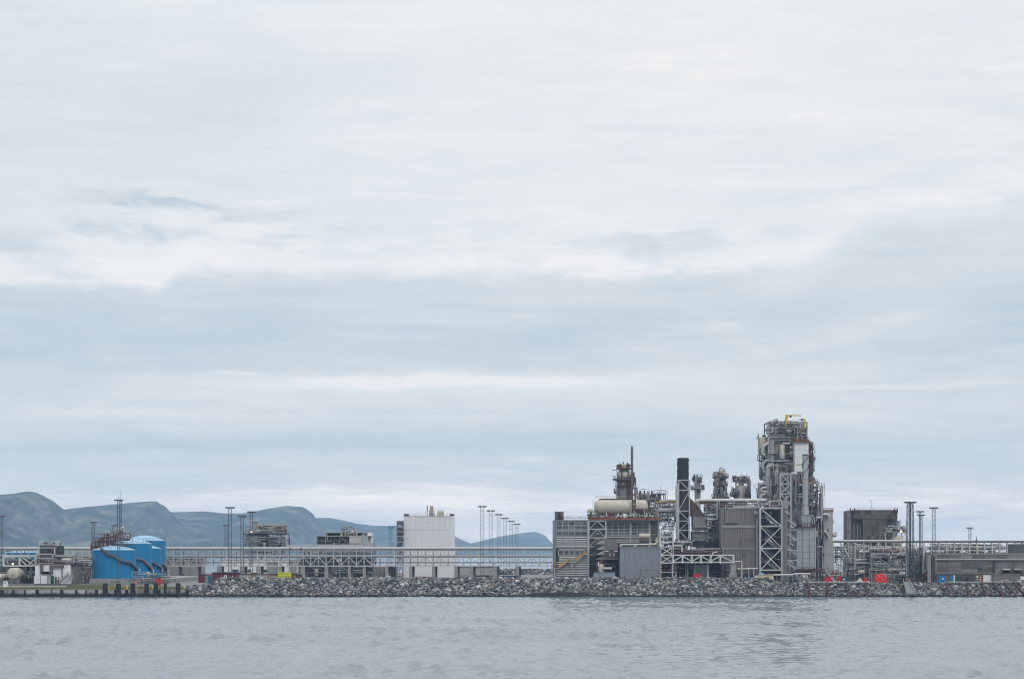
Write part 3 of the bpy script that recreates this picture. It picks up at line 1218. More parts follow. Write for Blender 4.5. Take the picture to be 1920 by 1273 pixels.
MB().box(p.x - .42, p.x + .42, p.y - .14, p.y - .04, 4.7, 5.75).to(t, 'board', RED)
k = MB()
k.tube([p + Vector((cos(a) * .26, -.2, 2.4 + sin(a) * .26)) for a in [2 * pi * i / 12 for i in range(13)]], .07, 6, 0.01)
k.to(t, 'ring', WALL2)
for i, (px, col, lab) in enumerate(((203, YEL, 'yellow bollard on the grassy quay edge right of the leftmost black pile'), (287, LIME, 'lime yellow bollard on the quay between two close black piles'),
                                    (265, DARK, 'dark bollard on the quay right of the yellow ladder'), (238, YEL, 'yellow bollard on the quay left of the third black pile'))):
    t = thing('bollard', lab, 'bollard', px, 602, z=quay_z(602))
    MB().lathe((X(px, 602), 602, quay_z(602) + .05), [(.55, 0), (.40, .1), (.36, .65), (.55, .8), (.55, 1.0), (.25, 1.12)], 12).to(t, 'bollard_body', col, True)
# grass on the quay
GRASS = mat('quay_grass', (.16, .17, .045), .9, var=.35, streak=0, scale=.5)
k = MB()
for i in range(14000):
    px = r.uniform(-30, 345)
    far = 612.0 if px > 125 else 606.5 + 1.5 * mnoise.noise(Vector((px * .05, 0, 0)))
    yy = r.uniform(602.1, far)
    if px > 205 and yy > 607 and r.random() < .8:
        continue
    xx = X(px, yy)
    z0 = quay_z(yy)
    h = r.uniform(.12, .36)
    a = r.uniform(0, 6.28)
    w = .13
    k.add([(xx - w * cos(a), yy - w * sin(a), z0), (xx + w * cos(a), yy + w * sin(a), z0), (xx + r.uniform(-.12, .12), yy + r.uniform(-.1, .1), z0 + h)], [(0, 1, 2)])
for ya, yb in ((602.1, 603), (603, 605.5)):
    k.add([(-420, ya, quay_z(ya) + .02), (X(345, 602), ya, quay_z(ya) + .02), (X(345, 602), yb, quay_z(yb) + .02), (-420, yb, quay_z(yb) + .02)], [(0, 1, 2, 3)])
k.add([(X(140, 605), 605.5, quay_z(605.5) + .02), (X(345, 605), 605.5, quay_z(605.5) + .02), (X(300, 611), 611, quay_z(611) + .02), (X(175, 611), 611, quay_z(611) + .02)], [(0, 1, 2, 3)])
o = link('grass', mesh('grass', k.V, k.F, GRASS))
o['kind'] = 'stuff'
# ---------------------------------------------------------------- floodlight masts
def mast(px, top, d, label, w=1.25, head=3.2, taper=1.0, two=False, antenna=0, cross=False, group='floodlight masts'):
    t = thing('floodlight_mast', label, 'light mast', px, d, group)
    x, zt = X(px, d), Z(top, d)
    H = zt - G
    base = Vector((x, d, G))
    b0, b1 = w * taper / 2, w / 2
    k = MB()
    C = [(-1, -1), (1, -1), (1, 1), (-1, 1)]

    def P(i, u):
        b = b0 + (b1 - b0) * u
        sx, sy = C[i % 4]
        return base + Vector((sx * b, sy * b, H * u))
    for i in range(4):
        k.bar(P(i, 0), P(i, 1), .105 if not cross else .2)
    k.to(t, 'legs', MAST)
    k = MB()
    n = max(6, int(H / (1.9 if not cross else 3.0)))
    for j in range(n):
        u0, u1 = j / n, (j + 1) / n
        for i in range(4):
            if cross:
                k.bar(P(i, u0), P(i + 1, u1), .085)
                k.bar(P(i + 1, u0), P(i, u1), .085)
            else:
                k.bar(P(i, u0), P(i + 1, u1) if j % 2 else P(i + 1, u0 + (u1 - u0) * .8), .055)
            k.bar(P(i, u1), P(i + 1, u1), .075)
    k.to(t, 'lattice', MAST)
    if two:
        ladder(t, MAST, base + Vector((-w * .2, -b0 - .15, 0)), base + Vector((-w * .2, -b1 - .15, H)), .5)
    if cross:
        MB().tube([base + Vector((0, 0, 0)), base + Vector((0, 0, H))], .34, 8).to(t, 'cable_duct', DARK)
    # head: a ring frame that carries lamps all round
    top_ = base + Vector((0, 0, H))
    k = MB()
    hr = head / 2
    pr = None
    for i in range(13):
        a = 2 * pi * i / 12
        q = top_ + Vector((cos(a) * hr * .8, sin(a) * hr * .8, 0))
        if pr is not None:
            k.bar(pr, q, .12)
        pr = q
    for i in range(4):
        a = pi / 4 + pi / 2 * i
        k.bar(top_, top_ + Vector((cos(a), sin(a), 0)) * hr * .8, .14)
    k.bar(top_ - Vector((hr * .8, 0, 0)), top_ + Vector((hr * .8, 0, 0)), .2)
    k.to(t, 'head_frame', MAST)
    nl = 8
    for i in range(nl):
        a = 2 * pi * (i + .5) / nl
        q = top_ + Vector((cos(a) * hr * .92, sin(a) * hr * .92, -.12))
        o_ = MB()
        s = .36 if not cross else .5
        o_.box(-s, s, -s * .6, s * .6, -.22, .22)
        Rm = Matrix.Rotation(a + pi / 2, 3, 'Z') @ Matrix.Rotation(-.35, 3, 'X')
        part(t, 'floodlight', [Rm @ v + q for v in o_.V], o_.F, DARK)
    if antenna:
        MB().tube([top_, top_ + Vector((0, 0, antenna))], .06, 5).to(t, 'lightning_rod', MAST)
    MB().box(x - w * .8, x + w * .8, d - w * .8, d + w * .8, G - .3, G + .5).to(t, 'footing', CONC)
    return t


mast(1, 967, 655, 'light mast at the left edge of the picture above the two round vessels')
mast(175, 978.5, 690, 'slim light mast rising just left of the front blue tank', w=1.1, head=3.0)
mast(222.5, 937, 622, 'tallest light mast on the left, standing before the front blue tank', w=.9, antenna=1.5)
t = thing('radio_mast', 'thin lattice radio mast rising behind the blue tanks beside the tall light mast', 'radio mast', 226.5, 735)
k = MB()
c = Vector((X(226.5, 735), 735, G))
H = Z(936, 735) - G
for sx, sy in ((-.4, -.3), (.4, -.3), (0, .45)):
    k.bar(c + Vector((sx, sy, 0)), c + Vector((sx, sy, H)), .14)
k.to(t, 'legs', MAST)
k = MB()
for j in range(int(H / 1.4)):
    z = j * 1.4
    k.bar(c + Vector((-.4, -.3, z)), c + Vector((.4, -.3, z + 1.2)), .08)
    k.bar(c + Vector((-.4, -.3, z)), c + Vector((.4, -.3, z)), .08)
k.to(t, 'lattice', MAST)
MB().tube([c + Vector((0, 0, H)), c + Vector((0, 0, Z(918, 735) - G))], .07, 5).to(t, 'whip_aerial', MAST)
mast(214.5, 984, 800, 'distant short light mast seen above the pipework on the blue tanks', w=1.4, head=3.0)
mast(424, 984.5, 850, 'smaller distant light mast just left of the tall mast behind the red shed', w=1.2, head=3.4)
mast(431.5, 951, 662, 'tall light mast standing behind the dark red shed', w=1.25, head=3.9)
mast(454, 967, 690, 'light mast left of the steel tower, in front of white low building', w=1.2, head=3.6)
mast(471.5, 959, 670, 'light mast standing before the left end of the steel equipment tower', w=1.15, head=3.5)
mast(478, 978.5, 860, 'distant light mast half hidden behind the mast at the steel tower', w=1.1, head=3.2)
mast(733, 988.5, 880, 'lone distant light mast left of the big white hall', w=1.2, head=3.6)
for px, top, d, lab in ((904, 949, 640, 'leftmost and tallest of the six receding light masts'), (920, 957, 668, 'second from left of six receding light masts'),
                        (935, 964, 698, 'third from left of six receding light masts'), (947, 971, 728, 'fourth from left of six receding light masts'),
                        (958.5, 976.5, 760, 'fifth from left of six receding light masts'), (969, 982, 795, 'rightmost and shortest of the six receding light masts')):
    mast(px, top, d, lab, w=1.35, head=3.3)
mast(1706.5, 941, 618, 'big cross braced floodlight tower tapering upward above the gangway', w=1.9, head=4.6, taper=1.55, cross=True)
mast(1725, 958.5, 720, 'slender light mast right of the big floodlight tower, taller of the two close ones', w=.7, head=3.4)
mast(1726.8, 965, 655, 'lattice light mast in front of the slender one right of the big tower', w=1.05, head=3.0)
mast(1751, 951.5, 665, 'light mast rising behind the left end of the long concrete building', w=1.1, head=3.4)
mast(1818.5, 989, 820, 'distant light mast above the middle of the long concrete building', w=1.1, head=3.4)

# ---------------------------------------------------------------- the long pipe bridge on the left
D = 720
pb = thing('pipe_bridge', 'long white truss bridge on concrete piers carrying big pale pipes across the yard', 'pipe bridge', 640, D)
a, b = X(-70, D), X(1042, D)
MB().tube([(a, D + 1.6, Z(1028, D)), (b, D + 1.6, Z(1028, D))], .68, 14).to(pb, 'main_pipe', LAGG, True)
MB().tube([(a, D + 3.2, Z(1028.5, D)), (b, D + 3.2, Z(1028.5, D))], .55, 10).to(pb, 'main_pipe', LAGG, True)
beam(pb, 'top_beam', GREY, (a, D, Z(1031.6, D)), (b, D, Z(1031.6, D)), .30, .35)
beam(pb, 'middle_chord', PALE, (a, D, Z(1041, D)), (b, D, Z(1041, D)), .30, .40)
beam(pb, 'bottom_chord', PALE, (a, D, Z(1060.6, D)), (b, D, Z(1060.6, D)), .30, .45)
for k_, (yy, row, rad, mm) in enumerate(((1.2, 1042.4, .40, LAGG), (2.4, 1042.8, .48, GREY), (3.6, 1042.6, .35, BROWN), (3.2, 1054.5, .22, BROWN))):
    MB().tube([(a, D + yy, Z(row, D)), (b, D + yy, Z(row, D))], rad, 8).to(pb, 'pipe', mm, True)
MB().box(a, b, D + .1, D + 4.8, Z(1060.6, D), Z(1060.1, D)).to(pb, 'floor', DARK)
px = 311.0 - 14.3 * 22
i = 0
while px < 1041:
    x = X(px, D)
    beam(pb, 'post', PALE, (x, D - .05, Z(1062.6, D)), (x, D - .05, Z(1030.5, D)), .40, .40)
    beam(pb, 'rear_post', BROWN, (x, D + 5, Z(1061, D)), (x, D + 5, Z(1031.5, D)), .2, .22)
    x2 = X(px + 14.3, D)
    if i % 2 == 0:
        beam(pb, 'diagonal', PALE, (x, D - .02, Z(1043, D)), (x2, D - .02, Z(1059.5, D)), .32)
    else:
        beam(pb, 'diagonal', PALE, (x, D - .02, Z(1059.5, D)), (x2, D - .02, Z(1043, D)), .32)
    beam(pb, 'cross_beam', GREY, (x, D, Z(1060, D) - .1), (x, D + 5, Z(1060, D) - .1), .2, .3)
    beam(pb, 'pipe_hanger', PALE, ((x + x2) / 2, D + 1.2, Z(1038.2, D)), ((x + x2) / 2, D + 1.2, Z(1031, D)), .25)
    px += 14.3
    i += 1
for px, w in ((331, 6), (367, 6), (410, 6), (453, 7), (484, 7), (523, 7), (568, 7.5), (612, 7), (655, 5), (683, 5.5), (725, 6), (770, 6), (813, 6), (855, 6), (884, 7), (929, 7), (970, 6.5)):
    x = X(px, D)
    ww = w * D / F
    MB().box(x - ww / 2, x + ww / 2, D - .25, D + 1.2, G - .5, Z(1061.6, D)).to(pb, 'pier', CONC)
    MB().box(x + ww / 2 - .2, x + ww / 2 + ww * .55, D + 3.6, D + 5.2, G - .5, Z(1061.6, D)).to(pb, 'rear_pier', CONCD)
for px in (544, 564):
    MB().lathe((X(px, D), D + .75, Z(1029, D)), [(.62, -.18), (.62, .18)], 14, 'Y').to(pb, 'pipe_flange', DARK)

# ---------------------------------------------------------------- blue tanks
def tank(px, d, rad, top, dome, label, rows=4, stairs=None, base=None):
    t = thing('storage_tank', label, 'storage tank', px, d, 'blue storage tanks by the quay', z=base)
    c = Vector((X(px, d), d, 0))
    zt, zd = Z(top, d - rad), Z(dome, d)
    zb = base
    pr = [(rad, zb), (rad, zt)]
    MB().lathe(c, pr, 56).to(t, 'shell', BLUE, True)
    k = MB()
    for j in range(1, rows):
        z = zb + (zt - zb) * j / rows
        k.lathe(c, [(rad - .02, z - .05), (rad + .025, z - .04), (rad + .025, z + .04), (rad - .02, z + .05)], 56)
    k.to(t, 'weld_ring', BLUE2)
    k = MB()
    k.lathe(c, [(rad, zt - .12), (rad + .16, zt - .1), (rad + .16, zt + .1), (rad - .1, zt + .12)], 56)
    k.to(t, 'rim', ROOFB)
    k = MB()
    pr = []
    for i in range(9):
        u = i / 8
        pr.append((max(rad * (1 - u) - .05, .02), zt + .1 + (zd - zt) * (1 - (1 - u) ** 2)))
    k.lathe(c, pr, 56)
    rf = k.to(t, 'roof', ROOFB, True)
    kk = MB()
    P = [c + Vector((cos(a) * (rad - .15), sin(a) * (rad - .15), zt + .1)) for a in [2 * pi * i / 44 for i in range(45)]]
    for p, q in zip(P, P[1:]):
        kk.bar(p + Vector((0, 0, 1.15)), q + Vector((0, 0, 1.15)), .08)
        kk.bar(p + Vector((0, 0, .6)), q + Vector((0, 0, .6)), .06)
        kk.bar(p, p + Vector((0, 0, 1.15)), .07)
    kk.to(rf, 'railing', OXIDE if not stairs else DARK)
    if stairs:
        # flights hugging the shell: (angle, row) turning points, drawn along the shell's front
        k2, kt = MB(), MB()
        pts = []
        for (sx, row) in stairs:
            xx = X(sx, d - rad * .8) - c.x
            xx = max(-rad * .995, min(rad * .999, xx))
            yy = -sqrt(max(rad * rad - xx * xx, 0))
            s = (rad + 1.15) / rad
            pts.append((Vector((c.x + xx, c.y + yy, Z(row, d - rad * .9))), Vector((c.x + xx * s, c.y + yy * s, Z(row, d - rad * .9)))))
        # subdivide to follow the curve
        P_, Q_ = [], []
        for (p0, q0), (p1, q1) in zip(pts, pts[1:]):
            for i in range(5):
                u = i / 5
                p = p0.lerp(p1, u)
                v = Vector((p.x - c.x, p.y - c.y, 0)).normalized()
                P_.append(Vector((c.x, c.y, p.z)) + v * (rad + .08))
                Q_.append(Vector((c.x, c.y, p.z)) + v * (rad + 1.0))
        for p, q, p2, q2 in zip(P_, Q_, P_[1:], Q_[1:]):
            k2.bar(q, q2, .10, .24)
            k2.bar(p, p2, .10, .20)
            k2.add([p, q, q2, p2], [(0, 1, 2, 3)])
            for h in (.55, 1.1):
                kt.bar(q + Vector((0, 0, h)), q2 + Vector((0, 0, h)), .09)
            kt.bar(q, q + Vector((0, 0, 1.1)), .09)
            m_ = (q + q2) / 2
            kt.bar(m_, m_ + Vector((0, 0, 1.1)), .08)
        for p, q in list(zip(P_, Q_))[::3]:
            k2.bar(p - Vector((0, 0, 1.6)), q - Vector((0, 0, .2)), .14)
        st = k2.to(t, 'stair', OXIDE)
        kt.to(st, 'railing', GREY)
    return t


ZB = 6.0
tank(214, 640, 8.55, 1031, 1023.5, 'front blue storage tank with a zigzag stair across its face', stairs=[(192, 1027), (204, 1039), (217, 1044), (226, 1052), (240, 1056), (250, 1070), (254, 1074)], base=ZB)
tank(248, 664, 8.0, 1019, 1010.5, 'second blue tank with pale dome roof rising behind the front one', stairs=[(252, 1048), (265, 1050), (276, 1067), (283, 1072)], base=ZB)
tank(278, 680, 5.5, 1028, 1023, 'smallest blue tank, squeezed between the second and the rearmost tank', stairs=[(284, 1054), (290, 1058), (299, 1070), (302, 1074)], base=ZB)
tank(272.5, 706, 8.8, 1013.5, 1004, 'rearmost and tallest blue tank at the right of the tank group', stairs=[(298, 1057), (304, 1066), (308, 1072), (309, 1074)], base=ZB)
tank(46, 752, 8.6, 1036, 1030.8, 'blue tank with pale roof partly hidden behind the pipe bridge at far left', base=G)
t = thing('tank_plinth', 'long low grey concrete plinth under the blue tanks', 'plinth', 240, 630, z=G)
MB().box(X(168, 630), X(311, 630), 629.6, 716, G - .5, ZB - .004).to(t, 'slab', CONC)
k = MB()
for px in range(172, 312, 9):
    k.box(X(px, 629), X(px + 8.6, 629), 629.1, 629.6, G, ZB + .25)
k.to(t, 'kerb_block', CONC)
t = thing('tank_roof_pipework', 'dark red gantry with vents and white elbow pipes climbing over the blue tanks', 'gantry', 205, 650, z=Z(1030, 650))
for (p, q) in (((171, 1026), (196, 1024)), ((186, 1020), (214, 1012)), ((200, 1012), (236, 1004))):
    d_ = 650 + (q[0] - 171) * .25
    A, B = W(p[0], p[1], d_), W(q[0], q[1], d_)
    MB().bar(A, B, 2.4, .35).to(t, 'walkway', OXIDE)
    rail(t, OXIDE, [A - Vector((0, 1.2, 0)), B - Vector((0, 1.2, 0))], 1.2, 1.2, .12)
    for u in (0, .5, 1):
        m_ = A.lerp(B, u)
        beam(t, 'leg', OXIDE, m_, m_ - Vector((0, 0, 2.4 if u < 1 else 1.8)), .28)
for j, (px, row) in enumerate(((186, 1012), (192, 1007), (205, 997), (209, 995), (222, 991), (227, 989), (233, 1005), (236, 1003))):
    d_ = 652 + (px - 180) * .2
    c = W(px, row + 14, d_)
    z = W(px, row, d_)
    MB().tube([c, z, z + Vector((1.3 if j % 2 else -1.3, 0, 0)), z + Vector((1.3 if j % 2 else -1.3, 0, -1.6))], .36, 9, .7).to(t, 'vent_pipe', LAGG if j % 3 else GREY, True)
    MB().lathe(c + Vector((.2, 0, .8)), [(.5, 0), (.6, .4), (.6, 1.0), (.3, 1.3)], 10).to(t, 'valve_body', BROWN, True)
box(t, 'platform', OXIDE, 170.5, 198, 1023.5, 1025.5, 646, 6)
for px, r0, r1 in ((172, 1015, 1035), (179, 1014, 1030), (186, 1010, 1030), (194, 1008, 1031), (203, 1001, 1026), (213, 1000, 1020), (226, 996, 1014)):
    beam(t, 'frame_post', OXIDE, W(px, r0, 647), W(px, r1, 647), .3)
for (p_, q_) in (((171, 1019), (196, 1012)), ((179, 1030), (194, 1012)), ((186, 1012), (213, 1004)), ((203, 1022), (226, 1000)), ((200, 1008), (234, 998))):
    beam(t, 'frame_brace', OXIDE, W(*p_, 646.8), W(*q_, 646.8), .3)
clutter(t, 176, 236, 1000, 1026, 647, 654, 6, 22, [OXIDE, OXIDE, BROWN, DARK], .14, .34, vess=1, valves=22)
clutter(t, 184, 240, 1000, 1024, 651, 660, 5, 16, [OXIDE, BROWN, GREY, DARK], .12, .28, vess=1, valves=9)

# stair feet, hydrants, hand lamps on the right of the tanks
t = thing('tank_yard_pipework', 'tangle of grey valves and low pipes before the right side of the blue tanks', 'pipework', 285, 632, z=G)
clutter(t, 244, 325, 1072, 1092, 624, 629, 22, 26, [GREY, GALV, BROWN, PALE, DARK], .08, .2, vess=1, valves=16, railm=GREY)
rail(t, OXIDE, [W(232, 1091, 623), W(330, 1091, 623)], 1.2, 2.2, .08)
for k_, (px, row) in enumerate(((262, 1068), (268, 1084), (288, 1070), (290, 1076), (304, 1069), (306, 1076), (315, 1070), (317, 1077), (325, 1084), (278, 1080))):
    p = W(px, row, 627 + k_ * .3)
    o = beam(t, 'strip_lamp', LIGHTT, p - Vector((0, 0, .5)), p + Vector((0, 0, .5)), .26)
    beam(t, 'lamp_post', GREY, Vector((p.x, p.y + .2, G)), Vector((p.x, p.y + .2, p.z + .6)), .1)
t = thing('hose_box', 'red hose cabinet on the quay before the blue tanks', 'cabinet', 297, 612, z=3.8)
MB().box(X(293, 612), X(301, 612), 611.5, 612.7, 3.7, Z(1083.5, 612)).to(t, 'cabinet', RED)
MB().box(X(292.6, 612), X(301.4, 612), 611.3, 612.9, Z(1083.5, 612), Z(1082.8, 612)).to(t, 'lid', OXIDE)
t = thing('concrete_block', 'pale concrete block in front of the tanks, carrying the tall light mast', 'concrete block', 222, 618, z=4.2)
MB().box(X(209, 618), X(227, 618), 617, 619.5, 3.9, Z(1087.2, 618)).to(t, 'block', CONC)
for px in (211, 215.5, 220, 224.5):
    MB().box(X(px, 618) - .28, X(px, 618) + .28, 616.8, 617, 4.9, 5.6).to(t, 'recess_panel', CONCD)

# ---------------------------------------------------------------- left plant buildings
D = 622
t = thing('white_plant_building', 'small white plant building with grey air ducts and rooftop equipment at far left', 'building', 100, D)
box(t, 'wall', WALL2, 66, 132, 1057.3, 1095, D, 13, z0=G)
MB().box(X(65.3, D), X(141, D), D - .5, D + 13.4, Z(1057.3, D), Z(1056.3, D)).to(t, 'roof_slab', OXIDE)
for pts, in (([(78, 1059.5), (78, 1073), (91, 1073)],), ([(80.5, 1073.5), (96, 1073.5), (96, 1061.5), (117, 1061.5)],)):
    V3 = [W(x, y, D - .55) for x, y in pts]
    k = MB()
    for p, q in zip(V3, V3[1:]):
        e_ = (q - p).normalized() * .5
        k.bar(p - e_, q + e_, 1.0, .9)
    k.to(t, 'air_duct', BROWN)
beam(t, 'downpipe', DARK, W(116.3, 1059, D - .3), W(116.3, 1083, D - .3), .3)
for px in (84, 100):
    MB().box(X(px, D), X(px + 15.6 if px > 90 else px + 11, D), D - .06, D, Z(1078, D), Z(1064, D)).to(t, 'panel', WALL2)
box(t, 'door', GREEN, 95, 100.5, 1079, 1094.5, D - .8, .8, z0=G)
for px in (103, 107.5):
    box(t, 'door', DARK, px, px + 3.6, 1081, 1094.5, D - .08, .08, z0=G)
MB().box(X(108, D) - .2, X(108, D) + .3, D - .4, D - .15, Z(1087, D), Z(1080, D)).to(t, 'strip_lamp', LIGHTT)
box(t, 'side_block', CLADG, 132.2, 140.5, 1058, 1095, D + 1.5, 10, z0=G)
# roof frame and machines
frame(t, PALE, [72.5, 102.5], [1026.5, 1038.5], D + 2, D + 9, .45)
frame(t, PALE, [68, 99], [1038.7, 1046, 1055.8], D - .1, D + 10, .36, z0=Z(1056.3, D))
clutter(t, 73, 114, 1017.5, 1038, D + 3, D + 10, 31, 26, [DARK, BROWN, DARK, BROWN, OXIDE, GREY], .12, .35, vess=1, valves=10)
box(t, 'machine', DARK, 75, 101, 1022, 1056, D + 4, 5, z0=Z(1056.3, D))
box(t, 'machine', DARK, 103.5, 113.5, 1023, 1056, D + 4.5, 5, z0=Z(1056.3, D))
for px in (74, 77, 80.3, 105, 107.2, 109, 112):
    pipe(t, 'vent_pipe', WHITE, [W(px, 1024, D + 5), W(px, 1010.8 + (px % 3), D + 5)], .17)
clutter(t, 66, 142, 1047, 1056, D + .3, D + 6, 32, 28, [OXIDE, BROWN, OXIDE, GREY, PALE, LAGG], .09, .22, vess=1, valves=14, lamps=4)
rail(t, OXIDE, [W(65.5, 1056.2, D - .3), W(141, 1056.2, D - .3)], 1.2, 1.1, .11)
flight(t, GREY, (X(110, D - 2), D - 2.6, G + .1), (X(128, D - 2), D - 2.6, Z(1076.5, D)), 1.2)
box(t, 'stair_landing', GREY, 127, 137, 1076.3, 1077.2, D - 2.8, 2.6)
for px in (128, 136.4):
    beam(t, 'landing_post', PALE, W(px, 1077, D - 2.6), Vector((X(px, D), D - 2.6, G)), .24)
rail(t, GREY, [W(127, 1076.3, D - 2.7), W(137, 1076.3, D - 2.7)], 1.1, 1.0, .08)
for i, (a_, b_) in enumerate(((63.2, 75.3), (76, 87.8))):
    t = thing('grey_cabinet', ('pale grey electrical cabinet at the left corner of the white building', 'pale grey electrical cabinet beside the green door')[i], 'cabinet', (a_ + b_) / 2, 619)
    box(t, 'body', PALE, a_, b_, 1078.6, 1094, 618.6, 2.4, z0=G)
    k = MB()
    k.box(X(a_ + .6, 618), X(b_ - .6, 618), 618.5, 618.58, G + .2, Z(1079.3, 618.6))
    k.to(t, 'door', WALL)
    MB().box(X(a_ + 7, 618), X(a_ + 7.8, 618), 618.42, 618.5, Z(1087, 618.6), Z(1085, 618.6)).to(t, 'handle', DARK)
# white frame with vessels
D = 630
t = thing('pipe_portal', 'white portal frame holding dark pipework left of the small white building', 'steel frame', 36, D)
frame(t, WHITE, [6.5, 36.5, 66], [1041.5, 1060.5], D, D + 6, .55, [(1, 0, '\\')], backm=PALE)
beam(t, 'brace', WHITE, W(37, 1047, D - .1), W(50, 1060, D - .1), .32)
beam(t, 'brace', WHITE, W(66, 1047, D - .1), W(52, 1060, D - .1), .32)
box(t, 'top_girder', WHITE, 5, 67, 1040.3, 1043.8, D - .45, .5)
box(t, 'dark_cabinet', DARK, 39, 64, 1048, 1060, D + 3, 2)
box(t, 'dark_cabinet', BROWN, 10, 34, 1050, 1060, D + 3.5, 2)
clutter(t, 3, 66, 1045, 1094, D + 1, D + 8, 41, 46, [GREY, DARK, BROWN, PALE, GREY, OXIDE], .1, .3, vess=1, valves=16, lamps=5, decks=2)
clutter(t, -40, 66, 1060, 1094, D + 4, D + 12, 43, 46, [GREY, DARK, BROWN, DARK], .1, .36, vess=2, valves=10)
box(t, 'shade_panel', DARK, -40, 64, 1062, 1096, D + 12.5, .5, z0=G)  # dark sheet added for the deep shade behind the portal
p = W(24, 1057, D - .3)
MB().lathe(p, [(.32, -.2), (.32, .2)], 10, 'Y').to(t, 'lit_lamp', LAMP)
for i, (px, row, rp, d) in enumerate(((32, 1075, 11.4, 624), (4.5, 1081.5, 6.6, 623))):
    t = thing('horizontal_vessel', ('large cream vessel with domed end facing the water at far left', 'smaller cream vessel with domed end by the left picture edge')[i], 'vessel', px, d)
    c = W(px, row, d + 6)
    rad = rp * d / F
    vessel_x(t, 'shell', CREAM, c, rad, 12, 26, .35, 'Y')
    for y in (d + 2.5, d + 9):
        MB().box(c.x - rad * .8, c.x + rad * .8, y, y + .5, G, c.z - rad * .55).to(t, 'saddle', GREY)
    rail(t, GREY, [(c.x - rad * 1.3, d - 1.2, G + .2), (c.x + rad * 1.4, d - 1.2, G + .2)], 1.3, 1.0, .09)
    pipe(t, 'pipe', GREY, [c + Vector((0, -5.8, -.3)), c + Vector((0, -7.2, -.3)), Vector((c.x, c.y - 7.2, G))], .2)
    pipe(t, 'pipe', BROWN, [Vector((c.x + rad * .5, d - .6, G)), Vector((c.x + rad * .5, d - .6, G + 2.2)), Vector((c.x + rad * 1.3, d - .6, G + 2.2)), Vector((c.x + rad * 1.3, d - .6, G))], .14)
t = thing('small_white_box', 'small white box with a dark mark standing on the quay road at far left', 'box', 10.5, 607, z=3.25)
MB().box(X(7, 607), X(14, 607), 606.4, 607.8, quay_z(607), Z(1089.3, 607)).to(t, 'box_body', WALL2)
MB().box(X(9, 607), X(11.6, 607), 606.3, 606.4, Z(1094, 607), Z(1091, 607)).to(t, 'mark', GREY)
t = thing('traffic_cone_light', 'small orange yellow marker on the quay edge left of the cabinets', 'marker', 30, 606, z=quay_z(606))
MB().lathe((X(30, 606), 606, quay_z(606)), [(.4, 0), (.4, .1), (.22, .12), (.12, .7), (.2, .75), (.2, 1.1), (.05, 1.2)], 10).to(t, 'marker_body', OCHRE, True)
# pipework between the white building and the tanks
D = 640
t = thing('pipe_manifold', 'grey pipe manifold on steel frames between the white building and the front tank', 'pipework', 156, D)
frame(t, PALE, [134, 150, 170], [1033, 1050, 1066], D + 4, D + 12, .3, [(0, 0, '\\')], z0=G)
clutter(t, 134, 173, 1046, 1092, D, D + 8, 51, 60, [PALE, GREY, LAGG, GALV, DARK], .1, .28, vess=2, valves=22, lamps=3, decks=2, railm=GREY)
for row in (1051, 1053.5, 1059):
    pipe(t, 'header_pipe', LAGG, [W(143, row, D - .4), W(174, row, D - .4)], .26)
box(t, 'dark_cabinet', DARK, 141, 150, 1080, 1093, D + 2, 2, z0=G)
frame(t, GALV, [152, 162], [1077, 1093], D - 4, D - 2, .2, [(0, 0, 'x')], z0=G)
# ---------------------------------------------------------------- yard between the tanks and the plant
D = 740
t = thing('concrete_building', 'low grey concrete block building behind the bridge, right of the blue tanks', 'building', 345, D)
box(t, 'wall', CONC, 312, 374, 1048, 1084, D, 14, z0=G)
k = MB()
for row in (1054, 1060, 1066, 1072, 1078):
    k.box(X(312, D), X(374, D), D - .05, D + .01, Z(row, D) - .06, Z(row, D) + .06)
for px in (326, 341, 357):
    k.box(X(px, D) - .06, X(px, D) + .06, D - .054, D + .01, G, Z(1048, D))
k.to(t, 'joint_strip', CONCD)
box(t, 'roof_edge', CONCD, 311, 375, 1046.8, 1048, D - .3, 14.6)
box(t, 'window', TEAL, 337, 345.5, 1075, 1079.5, D - .1, .1)
box(t, 'window_frame', PALE, 336.3, 346.2, 1074.3, 1075, D - .16, .16)

D = 745
t = thing('white_hall', 'long low white hall behind the pipe bridge, with a grey louvre panel', 'building', 485, D)
box(t, 'wall', WALL2, 414, 556, 1049.5, 1084, D, 16, z0=G)
box(t, 'roof_edge', PALE, 413.5, 556.5, 1048.4, 1049.5, D - .25, 16.5)
for px in (436, 460, 490):
    f_ = box(t, 'window', TEAL, px, px + 10, 1068.5, 1072.5, D - .10, .1)
    box(t, 'window_canopy', PALE, px - 1, px + 11, 1066.8, 1067.7, D - .7, .7)
box(t, 'louvre', GALV, 500.7, 519.5, 1053, 1076, D - .35, .35)
for row in range(1054, 1076, 3):
    box(t, 'louvre_blade', GREY, 501.5, 518.7, row, row + 1.2, D - .48, .12)
box(t, 'side_wall', CONC, 542.3, 556.2, 1051, 1084, D - .6, .6, z0=G)
beam(t, 'louvre_post', DARK, W(519.8, 1053, D - .5), W(519.8, 1080, D - .5), .4)

